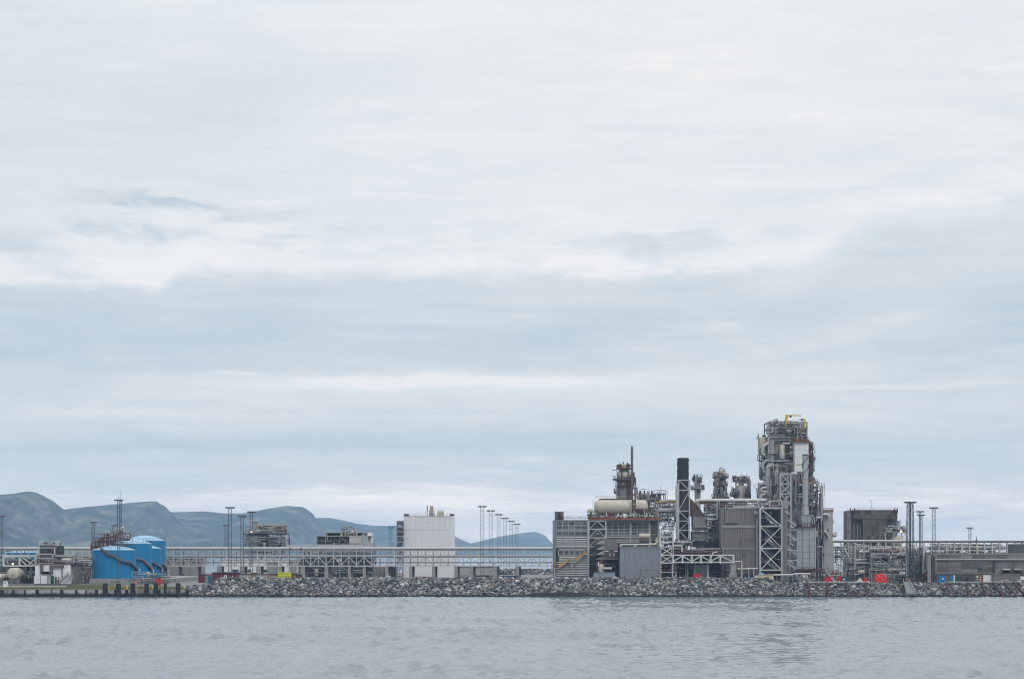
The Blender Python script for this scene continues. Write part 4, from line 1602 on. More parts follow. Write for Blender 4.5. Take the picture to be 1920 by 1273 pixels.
# sheds in front
D = 645
t = thing('red_shed', 'low dark red boarded shed with a white door, behind the start of the boulders', 'shed', 420, D)
for (a_, b_, top, dd) in ((372, 398, 1077, 0), (398.2, 445.5, 1073.3, .3)):
    corr(t, 'wall', WINE, a_, b_, top, 1093, D - dd, 6, .42, .05, z0=G)
    box(t, 'roof', SHEDD, a_ - .5, b_ + .5, top - .9, top, D - .5 - dd, 7)
f_ = box(t, 'door', WALL2, 420, 425.4, 1078, 1084.6, D - .5, .2, z0=G)
box(t, 'door_window', TEAL, 421.6, 423.8, 1079.4, 1082, D - .56, .06)
MB().lathe(W(436, 1079.6, D - .5), [(.22, -.1), (.22, .1)], 8, 'Y').to(t, 'wall_lamp', LIGHTT)
t = thing('teal_container', 'dark teal cabinet before the left end of the red shed', 'cabinet', 390, 636)
for a_ in (384, 390.5):
    box(t, 'cabinet', TEAL if a_ > 385 else GREY, a_, a_ + 6, 1079.5, 1094, 634, 2, z0=G)
box(t, 'lid', GREY, 383.5, 397, 1078.8, 1079.5, 633.9, 2.3)

D = 648


def shed(name, label, x0, x1, top, m, rm, pitch=3.2, dep=5):
    t = thing(name, label, 'shed', (x0 + x1) / 2, D)
    box(t, 'wall', m, x0, x1, top, 1094, D, dep, z0=G)
    x = x0
    i = 0
    while x < x1 - .5:
        box(t, 'board', m, x + .15, min(x + pitch - .25, x1), top + .4, 1094, D - .09, .09, z0=G)
        x += pitch
    box(t, 'roof', rm, x0 - .5, x1 + .5, top - 1.1, top, D - .5, dep + .9)
    return t


shed('grey_shed', 'pale grey boarded shed right of the red shed', 446.2, 470.5, 1076, TIMBERG, SHEDD)
shed('brown_shed', 'small orange brown timber shed in the middle of the shed row', 471, 478.6, 1074.5, TIMBER, SHEDD)
shed('grey_shed', 'wider grey boarded shed with brown roof between two brown sheds', 479, 501, 1076, TIMBERG, BROWN)
t = shed('brown_shed', 'brown timber shed behind the left part of the yellow security sign', 505, 522.5, 1076.2, TIMBER, SHEDD)
box(t, 'hatch', WALL2, 511.7, 519, 1080.4, 1086, D - .25, .15)
t = shed('brown_shed', 'orange timber shed to the right of the yellow security sign', 545.5, 555.5, 1075.3, TIMBER, SHEDD)
box(t, 'door', WINE, 546.5, 550, 1079.6, 1094, D - .2, .1, z0=G)
t = shed('dark_red_shed', 'small dark wine red shed right of the timber sheds under the bridge', 556.5, 564, 1077.5, WINE, SHEDD)

# the sign
D = 615.5
t = thing('security_sign', 'bright yellow sign reading SIKRINGSSONE and SECURITY ZONE above the boulders', 'sign', 533.7, D, z=6.4)
x0, x1, zt, zb = X(521.6, D), X(545.6, D), Z(1072.2, D), Z(1084.6, D)
MB().box(x0, x1, D - .04, D + .04, zb, zt).to(t, 'board', LIME)
for px in (525, 542.5):
    beam(t, 'post', GALV, (X(px, D), D + .12, 4.4), (X(px, D), D + .12, zt - .1), .12)


def text(t, s, xm, z, h, wmax, m, y):
    cu = bpy.data.curves.new('lettering', 'FONT')
    cu.body = s
    cu.size = 1.0
    cu.align_x = 'CENTER'
    cu.extrude = 0.0
    o = bpy.data.objects.new('tmp_text', cu)
    COL.objects.link(o)
    dg = bpy.context.evaluated_depsgraph_get()
    me = bpy.data.meshes.new_from_object(o.evaluated_get(dg))
    bpy.data.objects.remove(o)
    xs = [v.co.x for v in me.vertices]
    ys = [v.co.y for v in me.vertices]
    w = max(xs) - min(xs)
    hh = max(ys) - min(ys)
    sx, sz = wmax / w, h / hh
    b = origin(t)
    for v in me.vertices:
        v.co = Vector((xm + v.co.x * sx, y, z + (v.co.y - min(ys)) * sz)) - b
    me.materials.clear()
    me.materials.append(m)
    return link('lettering', me, t)


H_ = zt - zb
xm = (x0 + x1) / 2
text(t, 'SIKRINGSSONE', xm, zb + H_ * .735, H_ * .175, (x1 - x0) * .88, INK, D - .05)
text(t, 'SECURITY ZONE', xm, zb + H_ * .275, H_ * .165, (x1 - x0) * .88, INK, D - .05)
k = MB()
for row, spans in ((.60, ((-.36, -.06), (0, .08), (.12, .36))), (.11, ((-.28, -.2), (-.15, .12), (.15, .24)))):
    for a_, b_ in spans:
        u = a_
        while u < b_:
            k.box(xm + (x1 - x0) * u, xm + (x1 - x0) * (u + .022), D - .052, D - .045, zb + H_ * row, zb + H_ * (row + .075))
            u += .03
o = k.to(t, 'small_print', INK)
o['kind'] = 'stuff'

# dark machinery under the bridge, 560-760
D = 752
t = thing('compressor_hall', 'open steel hall of dark machinery under and behind the bridge, left of white hall', 'building', 645, D)
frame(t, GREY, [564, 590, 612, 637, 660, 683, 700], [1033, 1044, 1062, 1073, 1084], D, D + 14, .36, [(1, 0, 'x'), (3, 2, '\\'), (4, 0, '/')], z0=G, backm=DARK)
box(t, 'shade_wall', DARK, 562, 702, 1046, 1084, D + 14.2, .4, z0=G)  # dark backdrop: the hall's inner shade as colour
for x0_, x1_, r0 in ((583, 606, 1068), (617, 650, 1066), (663, 679, 1064)):
    box(t, 'machine', DARK, x0_, x1_, r0, 1084, D + 2, 6, z0=G)
    box(t, 'machine_top', GREY, x0_ + 2, x1_ - 2, r0 - 3, r0, D + 3, 4)
clutter(t, 563, 702, 1030, 1062, D + 1, D + 10, 61, 90, [GREY, DARK, LAGG, PALE, BROWN, DARK], .12, .4, vess=5, valves=26, decks=2, railm=GREY)
clutter(t, 563, 702, 1062, 1083, D + .5, D + 6, 62, 40, [DARK, DARK, GREY, BROWN, PALE], .12, .35, vess=3, valves=16, lamps=2)
t = thing('panelled_shed', 'grey panelled shed under the bridge left of the big white hall', 'shed', 711, 735)
box(t, 'wall', CONC, 699.5, 721, 1062, 1084, 735, 8, z0=G)
window_grid(t, 'wall_panel', CONC, DARK, 700, 720.5, 1062.5, 1083, 735, 3, 5, .12, .06)
t = thing('dark_shed', 'dark grey boarded shed under the bridge at the left of the white hall', 'shed', 734, 732)
corr(t, 'wall', SHEDD, 727.5, 741, 1061, 1084, 732, 8, .5, .08, z0=G)
box(t, 'roof', DARK, 727, 741.5, 1060.2, 1061, 731.6, 8.8)
t = thing('steel_tower', 'slim steel access tower against the left wall of the big white hall', 'stair tower', 750, 758)
frame(t, PALE, [744.3, 756.6], [976.5, 988, 996, 1005, 1016, 1026, 1040, 1052, 1064, 1075], 758, 764, .34, [(0, 1, '/'), (0, 3, '/'), (0, 5, '/'), (0, 7, '\\')], z0=G, backm=DARK)
for i, row in enumerate((988, 996, 1005, 1016, 1026, 1040)):
    box(t, 'deck', GREY, 744.3, 756.6, row, row + .8, 758, 6)
    rail(t, BROWN, [W(743.6, row, 757.8), W(757, row, 757.8)], 1.1, 1.2, .1)
for i, (r0, r1) in enumerate(((976.5, 984), (989, 996), (998, 1004), (1007, 1014))):
    box(t, 'equipment_cabinet', DARK if i % 2 else BROWN, 746, 755.5, r0, r1, 760, 2)
clutter(t, 744, 757, 976, 1080, 759, 763, 66, 26, [GREY, PALE, DARK, NAVY], .1, .25, vess=2, valves=14)
for j in range(4):
    flight(t, GREY, (X(746, 758), 760 + .0, Z(1052 - j * 12, 758)), (X(755, 758), 760, Z(1041 - j * 12, 758)), 1.0)

D = 760
t = thing('white_hall', 'tall windowless white block building behind the bridge with railing on its roof', 'building', 804, D)
a_, b_ = X(757.5, D), X(844, D)
zt = Z(968.3, D)
wz = (Z(993.5, D), Z(1042, D))
MB().box(a_, b_, D, D + 22, G, zt).to(t, 'wall', WALL)
V = [(b_, D - .01, G), (X(851.5, D), D + 10, G), (X(851.5, D), D + 10, zt), (b_, D - .01, zt), (b_, D + 22, G), (b_, D + 22, zt)]
part(t, 'side_wall', V, [(0, 1, 2, 3), (1, 4, 5, 2), (3, 2, 5)], WALL2)  # lighter than the front: light from the right put into its colour
for z in wz:
    MB().box(a_ + .02, b_ - .02, D - .03, D + .01, z - .05, z + .05).to(t, 'panel_joint', GREY)
for i in range(1, 8):
    xx = a_ + (b_ - a_) * i / 8
    MB().box(xx - .03, xx + .03, D - .012, D + .01, G, zt).to(t, 'panel_joint', PALE)
MB().box(a_ - .1, b_ + .1, D - .14, D + 22.1, zt + .003, zt + .28).to(t, 'roof_edge', PALE)
rail(t, BROWN, [(a_, D + .1, zt + .28), (b_, D + .1, zt + .28), (X(851, D), D + 10, zt + .28)], 1.15, 1.7, .1)
for px, m_ in ((759.5, BROWN), (764, BROWN), (846, OXIDE), (848.5, OXIDE)):
    MB().lathe((X(px, D), D + 2, zt + .28), [(.7, 0), (.8, .6), (.6, 1.0), (.2, 1.1)], 10).to(t, 'roof_fan', m_)
for px in (797, 801, 806, 827, 833):
    MB().box(X(px, D) - .16, X(px, D) + .16, D - .12, D, Z(979, D) - .15, Z(979, D) + .15).to(t, 'wall_lamp', GREY)
t = thing('striped_mast', 'red and white banded mast on the roof of the tall white block', 'mast', 801.3, 766, z=Z(968, 760))
c = Vector((X(801.3, 766), 766, 0))
zs = [Z(968, 766), Z(958.5, 766), Z(956.3, 766), Z(954.4, 766), Z(952.4, 766), Z(950.4, 766), Z(947.5, 766)]
for i in range(6):
    MB().lathe(c, [(.30, zs[i]), (.30, zs[i + 1])], 10).to(t, 'band', RED if i % 2 else WHITE, True)
t = thing('roof_stack', 'short tan stack with flared top on the roof of the tall white block', 'stack', 809.5, 768, z=Z(968, 760))
c = Vector((X(809.5, 768), 768, 0))
MB().lathe(c, [(.95, Z(968, 768)), (.75, Z(957, 768)), (.62, Z(955.5, 768)), (.85, Z(953.5, 768)), (.85, Z(949.5, 768)), (.62, Z(948, 768))], 16).to(t, 'flue', TAN, True)
frame(t, PALE, [805, 814], [956, 962, 968], 766.5, 769.5, .18, [(0, 0, '\\'), (0, 1, '/')])
t = thing('roof_tank', 'pale yellow box tank on the roof of the tall white block', 'tank', 825.5, 767, z=Z(968, 760))
box(t, 'body', mat('pale_yellow_paint', (.58, .56, .38), .5), 819.5, 832, 957.8, 968, 765.5, 3)
for px in (822.5, 826, 829.5):
    box(t, 'rib', CREAM, px - .5, px + .5, 957.8, 968, 765.3, .2)
rail(t, WHITE, [W(817.5, 957.6, 765.6), W(833, 957.6, 765.6)], .8, 1.2, .09)
t = thing('low_grey_building', 'low pale grey building under the bridge, right of the tall white block', 'building', 895, 770)
box(t, 'wall', PALE, 858, 931, 1062.5, 1084, 770, 12, z0=Z(1078, 770))
for px in (859, 884.5, 889, 929):
    beam(t, 'column', GREY, (X(px, 770), 770.5, G), (X(px, 770), 770.5, Z(1077, 770)), .5)
box(t, 'roof_edge', GREY, 857.5, 931.5, 1061.3, 1062.5, 769.6, 12.6)
clutter(t, 860, 929, 1077, 1083, 771, 776, 68, 16, [DARK, GREY, BROWN], .15, .35, vess=1, valves=8)
t = thing('red_container', 'long low red skip lying before the tall white block', 'skip', 794, 640)
box(t, 'body', RED, 779, 809.5, 1081.2, 1096, 640, 2.4, z0=G)
box(t, 'rim', OXIDE, 778.6, 810, 1080.6, 1081.4, 639.8, 2.8)
t = thing('blue_container', 'long dark blue container before the row of six masts', 'container', 955, 640)
corr(t, 'body', NAVY, 938.5, 971.5, 1079.8, 1096, 640, 2.4, .35, .06, z0=G)
box(t, 'rim', NAVY, 938, 972, 1079.2, 1079.8, 639.8, 2.8)

# steel tower with equipment at 457-537
D = 775
t = thing('equipment_tower', 'open steel tower packed with process equipment and a lit lamp, behind bridge', 'process tower', 497, D)
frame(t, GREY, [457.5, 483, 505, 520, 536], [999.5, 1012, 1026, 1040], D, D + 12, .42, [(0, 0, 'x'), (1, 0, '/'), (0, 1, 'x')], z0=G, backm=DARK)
beam(t, 'brace', PALE, W(462, 1003, D - .5), W(488, 1025, D - .5), .36)
beam(t, 'brace', PALE, W(475, 1017, D - .52), W(491, 1001, D - .52), .32)
beam(t, 'column', OCHRE, W(531.2, 1001, D - .3), W(531.2, 1026, D - .3), .55)
for px, r0, r1 in ((481.5, 982, 1000), (498.5, 984, 1000), (532, 983, 1000)):
    beam(t, 'column', OCHRE if px != 498.5 else BROWN, W(px, r0, D), W(px, r1, D), .38)
beam(t, 'crane_beam', OCHRE, W(497, 983.3, D - .05), W(536, 983.3, D - .05), .34)
for a_, b_ in ((497, 502), (513.5, 519), (530, 536)):
    beam(t, 'beam_plate', CREAM, W(a_, 983.3, D - .32), W(b_, 983.3, D - .32), .36)
box(t, 'deck', DARK, 456.5, 537, 999.5, 1001.2, D - .8, 12)
rail(t, BROWN, [W(456.5, 999.5, D - .9), W(481, 999.5, D - .9)], 1.3, 1.3, .13)
rail(t, OXIDE, [W(482, 999.5, D - .9), W(537, 999.5, D - .9)], 1.2, 1.3, .12)
box(t, 'machine', DARK, 482, 504, 1003, 1027, D + 3, 6)
box(t, 'machine', BROWN, 485, 495, 988, 999.5, D + 2, 5)
box(t, 'machine', DARK, 493, 506, 1006, 1015, D + .5, 3)
box(t, 'machine', BROWN, 522, 535, 990.5, 999, D + 1, 4)
clutter(t, 482, 536, 985, 999.5, D + .2, D + 8, 71, 46, [BROWN, DARK, BROWN, GREY, WHITE, OXIDE, TAN], .12, .35, vess=3, valves=26)
clutter(t, 458, 536, 1002, 1040, D + .6, D + 10, 72, 60, [DARK, GREY, DARK, LAGG, BROWN, OXIDE], .12, .36, vess=3, valves=22, decks=1, railm=BROWN)
pipe(t, 'bent_pipe', LAGG, [W(533, 1005, D - 1), W(536.6, 1005, D - 1), W(536.6, 1023.5, D - 1), W(600, 1023.5, D - 1)], .42, 10)
p = W(471.5, 997.3, D - 1.2)
MB().lathe(p, [(.42, -.2), (.42, .2)], 10, 'Y').to(t, 'lit_lamp', LAMP)

# module at 594-697
D = 770
t = thing('equipment_module', 'grey roofed equipment module with vent stacks on top, above the bridge', 'process module', 646, D)
box(t, 'main_block', GREY, 595, 655, 1005.5, 1030, D + 5, 9)
frame(t, GREY, [594.5, 610, 637, 655], [1004.8, 1020.5, 1030], D, D + 5, .36, [(2, 0, '\\')], z0=G, backm=DARK)
box(t, 'dark_panel', DARK, 595, 637, 1006, 1021, D + 1.6, 3)
k = MB()
for i in range(26):
    xx = 596 + i * 1.6
    k.box(X(xx, D), X(xx + .8, D), D + 1.3, D + 1.6, Z(1020, D), Z(1007, D))
k.to(t, 'radiator_fins', BROWN)
box(t, 'roof', PALE, 593.8, 697, 1003.8, 1004.9, D - .5, 10)
box(t, 'pale_cabin', PALE, 655, 678.5, 1005.5, 1021, D - .2, 8)
box(t, 'cabin_roof', WALL2, 654.5, 679, 1004.6, 1005.6, D - .4, 8.6)
frame(t, PALE, [611, 690], [998.5, 1005], D + 6, D + 12, .36)
box(t, 'canopy', PALE, 610, 696, 997.6, 998.6, D + 5, 14)
box(t, 'canopy_shade', BLACK, 612, 690, 998.8, 1005, D + 12, .5)  # black sheet painted in for the shade under the canopy
box(t, 'end_wall', WALL2, 690, 695.5, 998.6, 1030, D + 4, 12)
beam(t, 'brace', PALE, W(677, 1004, D - .4), W(688, 999, D - .4), .36)
for px in (680.5, 683.5, 688.5):
    beam(t, 'column', PALE, W(px, 1000, D - .3), W(px, 1028, D - .3), .40)
clutter(t, 638, 668, 988, 1005, D + 1, D + 5, 75, 26, [BROWN, DARK, TAN, PALE, GREY], .12, .3, vess=2, valves=16)
for px, r0, m_ in ((640, 990, PALE), (646.5, 991, CREAM), (656, 992, GREY), (663, 989, TAN), (659, 994, BROWN)):
    MB().lathe((X(px, D), D + 3, 0), [(.42, Z(1004, D)), (.42, Z(r0 + 2, D)), (.55, Z(r0 + 1.8, D)), (.5, Z(r0, D))], 12).to(t, 'vent_stack', m_, True)
beam(t, 'crane_beam', OCHRE, W(647, 987.8, D + 3), W(658, 987.8, D + 3), .22)
pipe(t, 'bent_pipe', TAN, [W(663, 993, D + .8), W(669, 1000, D + .8), W(669, 1005, D + .8)], .4)
for row in (1022.3, 1024):
    pipe(t, 'pipe', LAGG, [W(594, row, D - .7), W(680, row, D - .7)], .32)
clutter(t, 597, 653, 1007, 1028, D - .1, D + 1.3, 77, 34, [BROWN, DARK, GREY, DARK], .1, .25, vess=1, valves=18, lamps=4)
rail(t, BROWN, [W(655, 1022, D - .8), W(679, 1022, D - .8)], 1.2, 1.2, .1)
t2 = box(t, 'side_platform', GREY, 695.5, 702, 1022.3, 1023.4, D + 4, 4)
rail(t, OXIDE, [W(695.5, 1022.3, D + 4), W(702, 1022.3, D + 4)], 1.3, .9, .13)
pipe(t, 'fat_pipe', GREY, [W(688, 1028, D - 1), W(694, 1036, D - 1), W(702, 1044, D - 1)], .7, 10)

# ---------------------------------------------------------------- pipe bridge on the right
D = 700
pb2 = thing('pipe_bridge', 'pipe bridge running out of the picture on the right behind the concrete building', 'pipe bridge', 1740, D)
a, b = X(1556, D), X(1990, D)
MB().tube([(a, D + 1.4, Z(1013.8, D)), (X(1700, D), D + 1.4, Z(1013.8, D))], .50, 12).to(pb2, 'main_pipe', LAGG, True)
MB().tube([(X(1700, D), D + 1.4, Z(1015, D)), (b, D + 1.4, Z(1014.6, D))], .34, 10).to(pb2, 'main_pipe', BROWN, True)
beam(pb2, 'top_beam', BROWN, (a, D, Z(1016.4, D)), (b, D, Z(1016.4, D)), .35, .42)
for row, rad, m_, yy in ((1026, .62, PALE, 1.2), (1027, .6, LAGG, 2.6), (1043, .6, GREY, 1.4), (1044, .45, LAGG, 2.8), (1036, .3, GREY, 3.4)):
    MB().tube([(a, D + yy, Z(row, D)), (b, D + yy, Z(row, D))], rad, 10).to(pb2, 'pipe', m_, True)
for row in (1031, 1048):
    beam(pb2, 'chord', PALE, (a, D, Z(row, D)), (b, D, Z(row, D)), .3, .4)
px, i = 1562.0, 0
while px < 1985:
    w = .42 if i % 2 else .62
    beam(pb2, 'post', PALE if i % 3 else WHITE, (X(px, D), D - .05, Z(1061, D)), (X(px, D), D - .05, Z(1017, D)), w, .4)
    if i % 4 == 1:
        beam(pb2, 'diagonal', PALE, W(px, 1030, D - .1), W(px + 14.2, 1017.6, D - .1), .28)
        beam(pb2, 'diagonal', GREY, W(px, 1047, D - .1), W(px + 14.2, 1060, D - .1), .32)
    if i % 4 == 2:
        beam(pb2, 'diagonal', PALE, W(px, 1017.6, D - .1), W(px + 14.2, 1030, D - .1), .28)
        beam(pb2, 'diagonal', GREY, W(px, 1060, D - .1), W(px + 14.2, 1047, D - .1), .32)
    beam(pb2, 'rear_post', GREY, (X(px + 5, D), D + 5, G), (X(px + 5, D), D + 5, Z(1017, D)), .3)
    px += 14.2
    i += 1
for px in (1590, 1655, 1724, 1790, 1850, 1910):
    MB().box(X(px - 3.5, D), X(px + 3.5, D), D + .4, D + 2, G - .5, Z(1061, D)).to(pb2, 'pier', CONC)
clutter(pb2, 1745, 1880, 1020, 1037, D + .5, D + 4, 81, 56, [GREY, PALE, LAGG, BROWN, DARK], .12, .34, vess=4, valves=36)
MB().lathe((X(1832, D), D + 1, Z(1016, D)), [(.7, 0), (.45, .8), (.18, 1.2), (.15, 1.9), (.3, 2.0), (.1, 2.3)], 10).to(pb2, 'vent_head', DARK, True)
for px in (1803, 1832):
    beam(pb2, 'wide_post', CREAM, (X(px, D), D - .4, Z(1040, D)), (X(px, D), D - .4, Z(1018, D)), .8, .3)

# ---------------------------------------------------------------- dark hall behind, 1593-1683
D = 765
t = thing('dark_hall', 'tall dark brown panelled hall with recessed corners behind the right pipe bridge', 'building', 1638, D)
x0, x1 = 1594.5, 1682.5
box(t, 'core', HALLD, x0, x1, 957, 1062, D + 3, 16, z0=G)
k = 0
W_ = [(1602, 1612), (1612, 1622), (1622, 1632), (1632, 1642), (1642, 1652), (1652, 1662), (1662, 1670), (1670, 1678)]
for a_, b_ in W_:
    for (r0, r1) in ((956.8, 964.5), (964.9, 972.6)):
        box(t, 'wall_panel', HALLL, a_ + .12, b_ - .12, r0, r1, D - .2, 3.1)
for i in range(6):
    a_ = 1618 + i * 7.4
    for (r0, r1) in ((973, 983.5), (984, 994), (994.5, 1004), (1004.5, 1014)):
        if a_ + 7.3 < 1663.5:
            box(t, 'wall_panel', HALLL, a_ + .1, a_ + 7.3, r0, r1, D, 2.9)
kk = MB()
for i in range(46):
    xx = 1602.5 + i * 1.65
    kk.box(X(xx, D) - .05, X(xx, D) + .05, D - .36, D - .2, Z(972.5, D), Z(957, D))
for i in range(27):
    xx = 1618.6 + i * 1.65
    kk.box(X(xx, D) - .05, X(xx, D) + .05, D - .16, D, Z(1013.8, D), Z(973, D))
kk.to(t, 'cladding_rib', HALLD)['kind'] = 'stuff'
box(t, 'roof_edge', HALLD, 1601, 1682.8, 955.6, 956.6, D - .5, 20)
rail(t, BROWN, [W(1594, 955.4, D), W(1683, 955.4, D)], .9, 3.6, .09)
for px in (1594.5, 1602.5, 1677, 1682.5):
    beam(t, 'corner_post', OXIDE, W(px, 962, D - .3), W(px, 952.6, D - .3), .5)
box(t, 'corner_column', GREY, 1592.3, 1595.2, 958, 1064, D - .4, 1, z0=G)
ladder(t, GALV, (X(1590, D), D - .5, Z(1030, D)), (X(1590, D), D - .5, Z(953.5, D)), .6, cage=True)
for row in (971, 996):
    MB().box(X(1587.5, D), X(1593, D), D - 1.2, D + .4, Z(row + 3.2, D), Z(row + 2.6, D)).to(t, 'landing', OXIDE)
    rail(t, OXIDE, [W(1587.5, row + 2.8, D - 1.2), W(1593, row + 2.8, D - 1.2)], 1.4, .7, .12)
for px in (1601, 1608, 1613):
    beam(t, 'recess_pipe', GREY, W(px, 1013, D + 2.6), W(px, 984, D + 2.6), .5)
beam(t, 'aerial', DARK, W(1634.3, 956, D), W(1634.3, 937, D), .10)
t = thing('bird', 'dark bird in the air just above the dark hall, left of its aerial', 'bird', 1631.6, 764, z=Z(940, 764))
k = MB()
c = W(1631.6, 939.5, 764)
k.lathe(c, [(.03, -.55), (.16, -.25), (.2, .05), (.12, .35), (.04, .5)], 8, 'Y')
k.to(t, 'body', BLACK, True)
for s in (-1, 1):
    V = [c + Vector((0, -.2, .05)), c + Vector((0, .15, .05)), c + Vector((s * .25, .2, .65)), c + Vector((s * .22, -.1, .62)), c + Vector((s * .30, .1, 1.05))]
    part(t, 'wing', V + [v + Vector((.03, 0, .03)) for v in V], [(0, 1, 2, 3), (3, 2, 4), (5, 8, 7, 6), (8, 9, 7)], BLACK)
# modules before the dark hall
D = 712
t = thing('rooftop_module', 'pipe module with a lit lamp and a cream domed vessel, right of dark hall', 'process module', 1678, D)
frame(t, PALE, [1660, 1676, 1699], [998, 1013], D, D + 8, .38, [(1, 0, 'v')], z0=G, backm=GREY)
vessel_x(t, 'vessel', CREAM, W(1682, 1013.5, D + 3), 10.5 * D / F, 7, 26, .5, 'Y')
box(t, 'deck', GREY, 1659, 1700, 997, 998, D - .4, 8.6)
clutter(t, 1661, 1699, 985, 997, D + .5, D + 6, 83, 34, [DARK, BROWN, GREY, PALE, WHITE], .1, .3, vess=2, valves=24)
vessel_z(t, 'upright_tank', LAGG, (X(1686.5, D), D + 2, Z(993, D)), .85, 16 * D / F, 16, .2)
for row in (976.5, 978):
    MB().lathe((X(1686.5, D), D + 2, Z(row, D)), [(1.1, 0), (1.1, .12)], 14).to(t, 'tank_ring', GREY)
beam(t, 'davit', DARK, W(1676, 977.5, D), W(1690, 976, D), .18)
rail(t, OXIDE, [W(1691, 997, D - .4), W(1700, 997, D - .4)], 1.5, .8, .14)
MB().lathe(W(1689.5, 996.3, D - .8), [(.46, -.2), (.46, .2)], 10, 'Y').to(t, 'lit_lamp', LAMP)
# ---------------------------------------------------------------- right yard, 1560-1920
D = 645
t = thing('pump_module', 'open steel frame of pumps and pipes round a spherical vessel, behind the red tarpaulin', 'process module', 1668, D)
frame(t, PALE, [1634, 1666.5, 1699], [1037.5, 1057.5, 1064.5], D, D + 9, .62, [(0, 0, '\\')], z0=G, backm=GREY)
beam(t, 'cross_bar', PALE, W(1628.5, 1066.5, D - 1), W(1670, 1066.5, D - 1), .26)
for px in (1630, 1652, 1669.5):
    beam(t, 'post', PALE, W(px, 1066.5, D - 1), Vector((X(px, D), D - 1, G)), .26)
beam(t, 'post', PALE, W(1652, 1056, D - .8), W(1652, 1074, D - .8), .3)
box(t, 'shade_panel', DARK, 1632, 1701, 1040, 1092, D + 10, .4, z0=G)  # added dark backdrop, stands for shade deep among the pumps
box(t, 'machine', DARK, 1668, 1698, 1066, 1091, D + 2, 5, z0=G)
box(t, 'machine', DARK, 1638, 1662, 1041, 1050, D + 4, 4)
box(t, 'machine', BROWN, 1671, 1697, 1040, 1046, D + 4, 4)
clutter(t, 1634, 1700, 1038, 1064, D + 1, D + 7, 91, 60, [GREY, DARK, PALE, LAGG, BROWN], .1, .34, vess=2, valves=30)
clutter(t, 1625, 1700, 1066, 1092, D - .5, D + 4, 92, 60, [GREY, DARK, GALV, BROWN, PALE], .08, .24, vess=2, valves=44, lamps=5, railm=GREY)
clutter(t, 1628, 1700, 1026, 1037, D + .5, D + 7, 93, 50, [LAGG, PALE, OXIDE, GREY, CREAM], .1, .3, vess=2, valves=28, lamps=12)
rail(t, OXIDE, [W(1634, 1036.5, D - .3), W(1700, 1036.5, D - .3)], 1.2, 1.6, .10)
box(t, 'deck', PALE, 1633, 1700, 1036.4, 1037.2, D - .4, 9)
c = W(1679, 1057, D + 1.2)
rad = 10 * D / F
MB().lathe(c, [(max(rad * sin(pi * i / 12), .02), -rad * cos(pi * i / 12)) for i in range(13)], 24).to(t, 'sphere', mat('dull_cream', (.36, .345, .33), .5, var=.15, streak=.2), True)
beam(t, 'sphere_beam', PALE, W(1668, 1065, D), W(1698, 1065, D), .5)
t = thing('pipework', 'white bent pipes and frames between the grey slab tower and the pump frame', 'pipework', 1610, 650)
for (pts, rad, m_) in (([(1603, 1062), (1603, 1019), (1600, 1019)], .34, LAGG), ([(1612, 1050), (1612, 1020)], .32, PALE), ([(1620, 1046), (1620, 1018)], .42, LAGG),
                       ([(1611, 1034), (1630, 1034)], .42, WHITE), ([(1602, 1050), (1626, 1048)], .34, WHITE), ([(1603, 1056), (1616, 1055), (1635, 1056)], .45, LAGG),
                       ([(1597, 1055), (1590, 1040), (1584, 1030)], .3, PALE), ([(1626, 1062), (1632, 1055), (1632, 1019)], .3, GREY)):
    pipe(t, 'pipe', m_, [W(x, y, 648 + (x % 5) * .4) for x, y in pts], rad)
frame(t, PALE, [1602.5, 1622], [1055, 1072], 649, 654, .4, z0=G)
vessel_x(t, 'vessel', LAGG, W(1612, 1067, 652), 1.35, 4.0, 20)
box(t, 'machine', DARK, 1606, 1620, 1070, 1091, 654, 3, z0=G)
box(t, 'machine', TEAL, 1615, 1619, 1073, 1082, 648, 1.5)
clutter(t, 1584, 1632, 1020, 1055, 651, 657, 95, 46, [PALE, GREY, LAGG, GALV], .1, .28, vess=2, valves=24)
clutter(t, 1584, 1632, 1056, 1092, 650, 657, 96, 50, [GREY, DARK, GALV, BROWN, PALE], .1, .28, vess=3, valves=34)
box(t, 'concrete_post', CONC, 1592.5, 1600, 1055, 1092, 655, 2, z0=G)
t = thing('pipework', 'grey pipes and frames behind the big floodlight tower', 'pipework', 1722, 660)
frame(t, GREY, [1702, 1716, 1735], [1028, 1037, 1048, 1057, 1066], 660, 667, .3, [(1, 2, '/')], z0=G, backm=DARK)
vessel_x(t, 'vessel', CREAM, W(1711, 1032, 662), 1.5, 5, 20)
clutter(t, 1701, 1738, 1028, 1092, 659, 666, 97, 76, [GREY, DARK, GALV, PALE, DARK], .1, .28, vess=3, valves=40)
box(t, 'shade_panel', DARK, 1702, 1736, 1040, 1092, 668, .4, z0=G)  # dark sheet standing in for shade behind the pipes
pipe(t, 'white_pipe', WHITE, [W(1738, 1027, 650), W(1732, 1032, 650), W(1731, 1075, 650)], .36)
pipe(t, 'white_pipe', WHITE, [W(1731, 1071, 650), W(1738, 1069.5, 650)], .4)
t = thing('stair', 'dark red stair leaning against the left end of the concrete building', 'stair', 1729, 636)
flight(t, OXIDE, (X(1720, 636), 636, G), (X(1739, 636), 636, Z(1073, 636)), 1.4)
box(t, 'dark_panel', BLACK, 1724, 1739, 1078, 1093, 637.6, .3, z0=G)

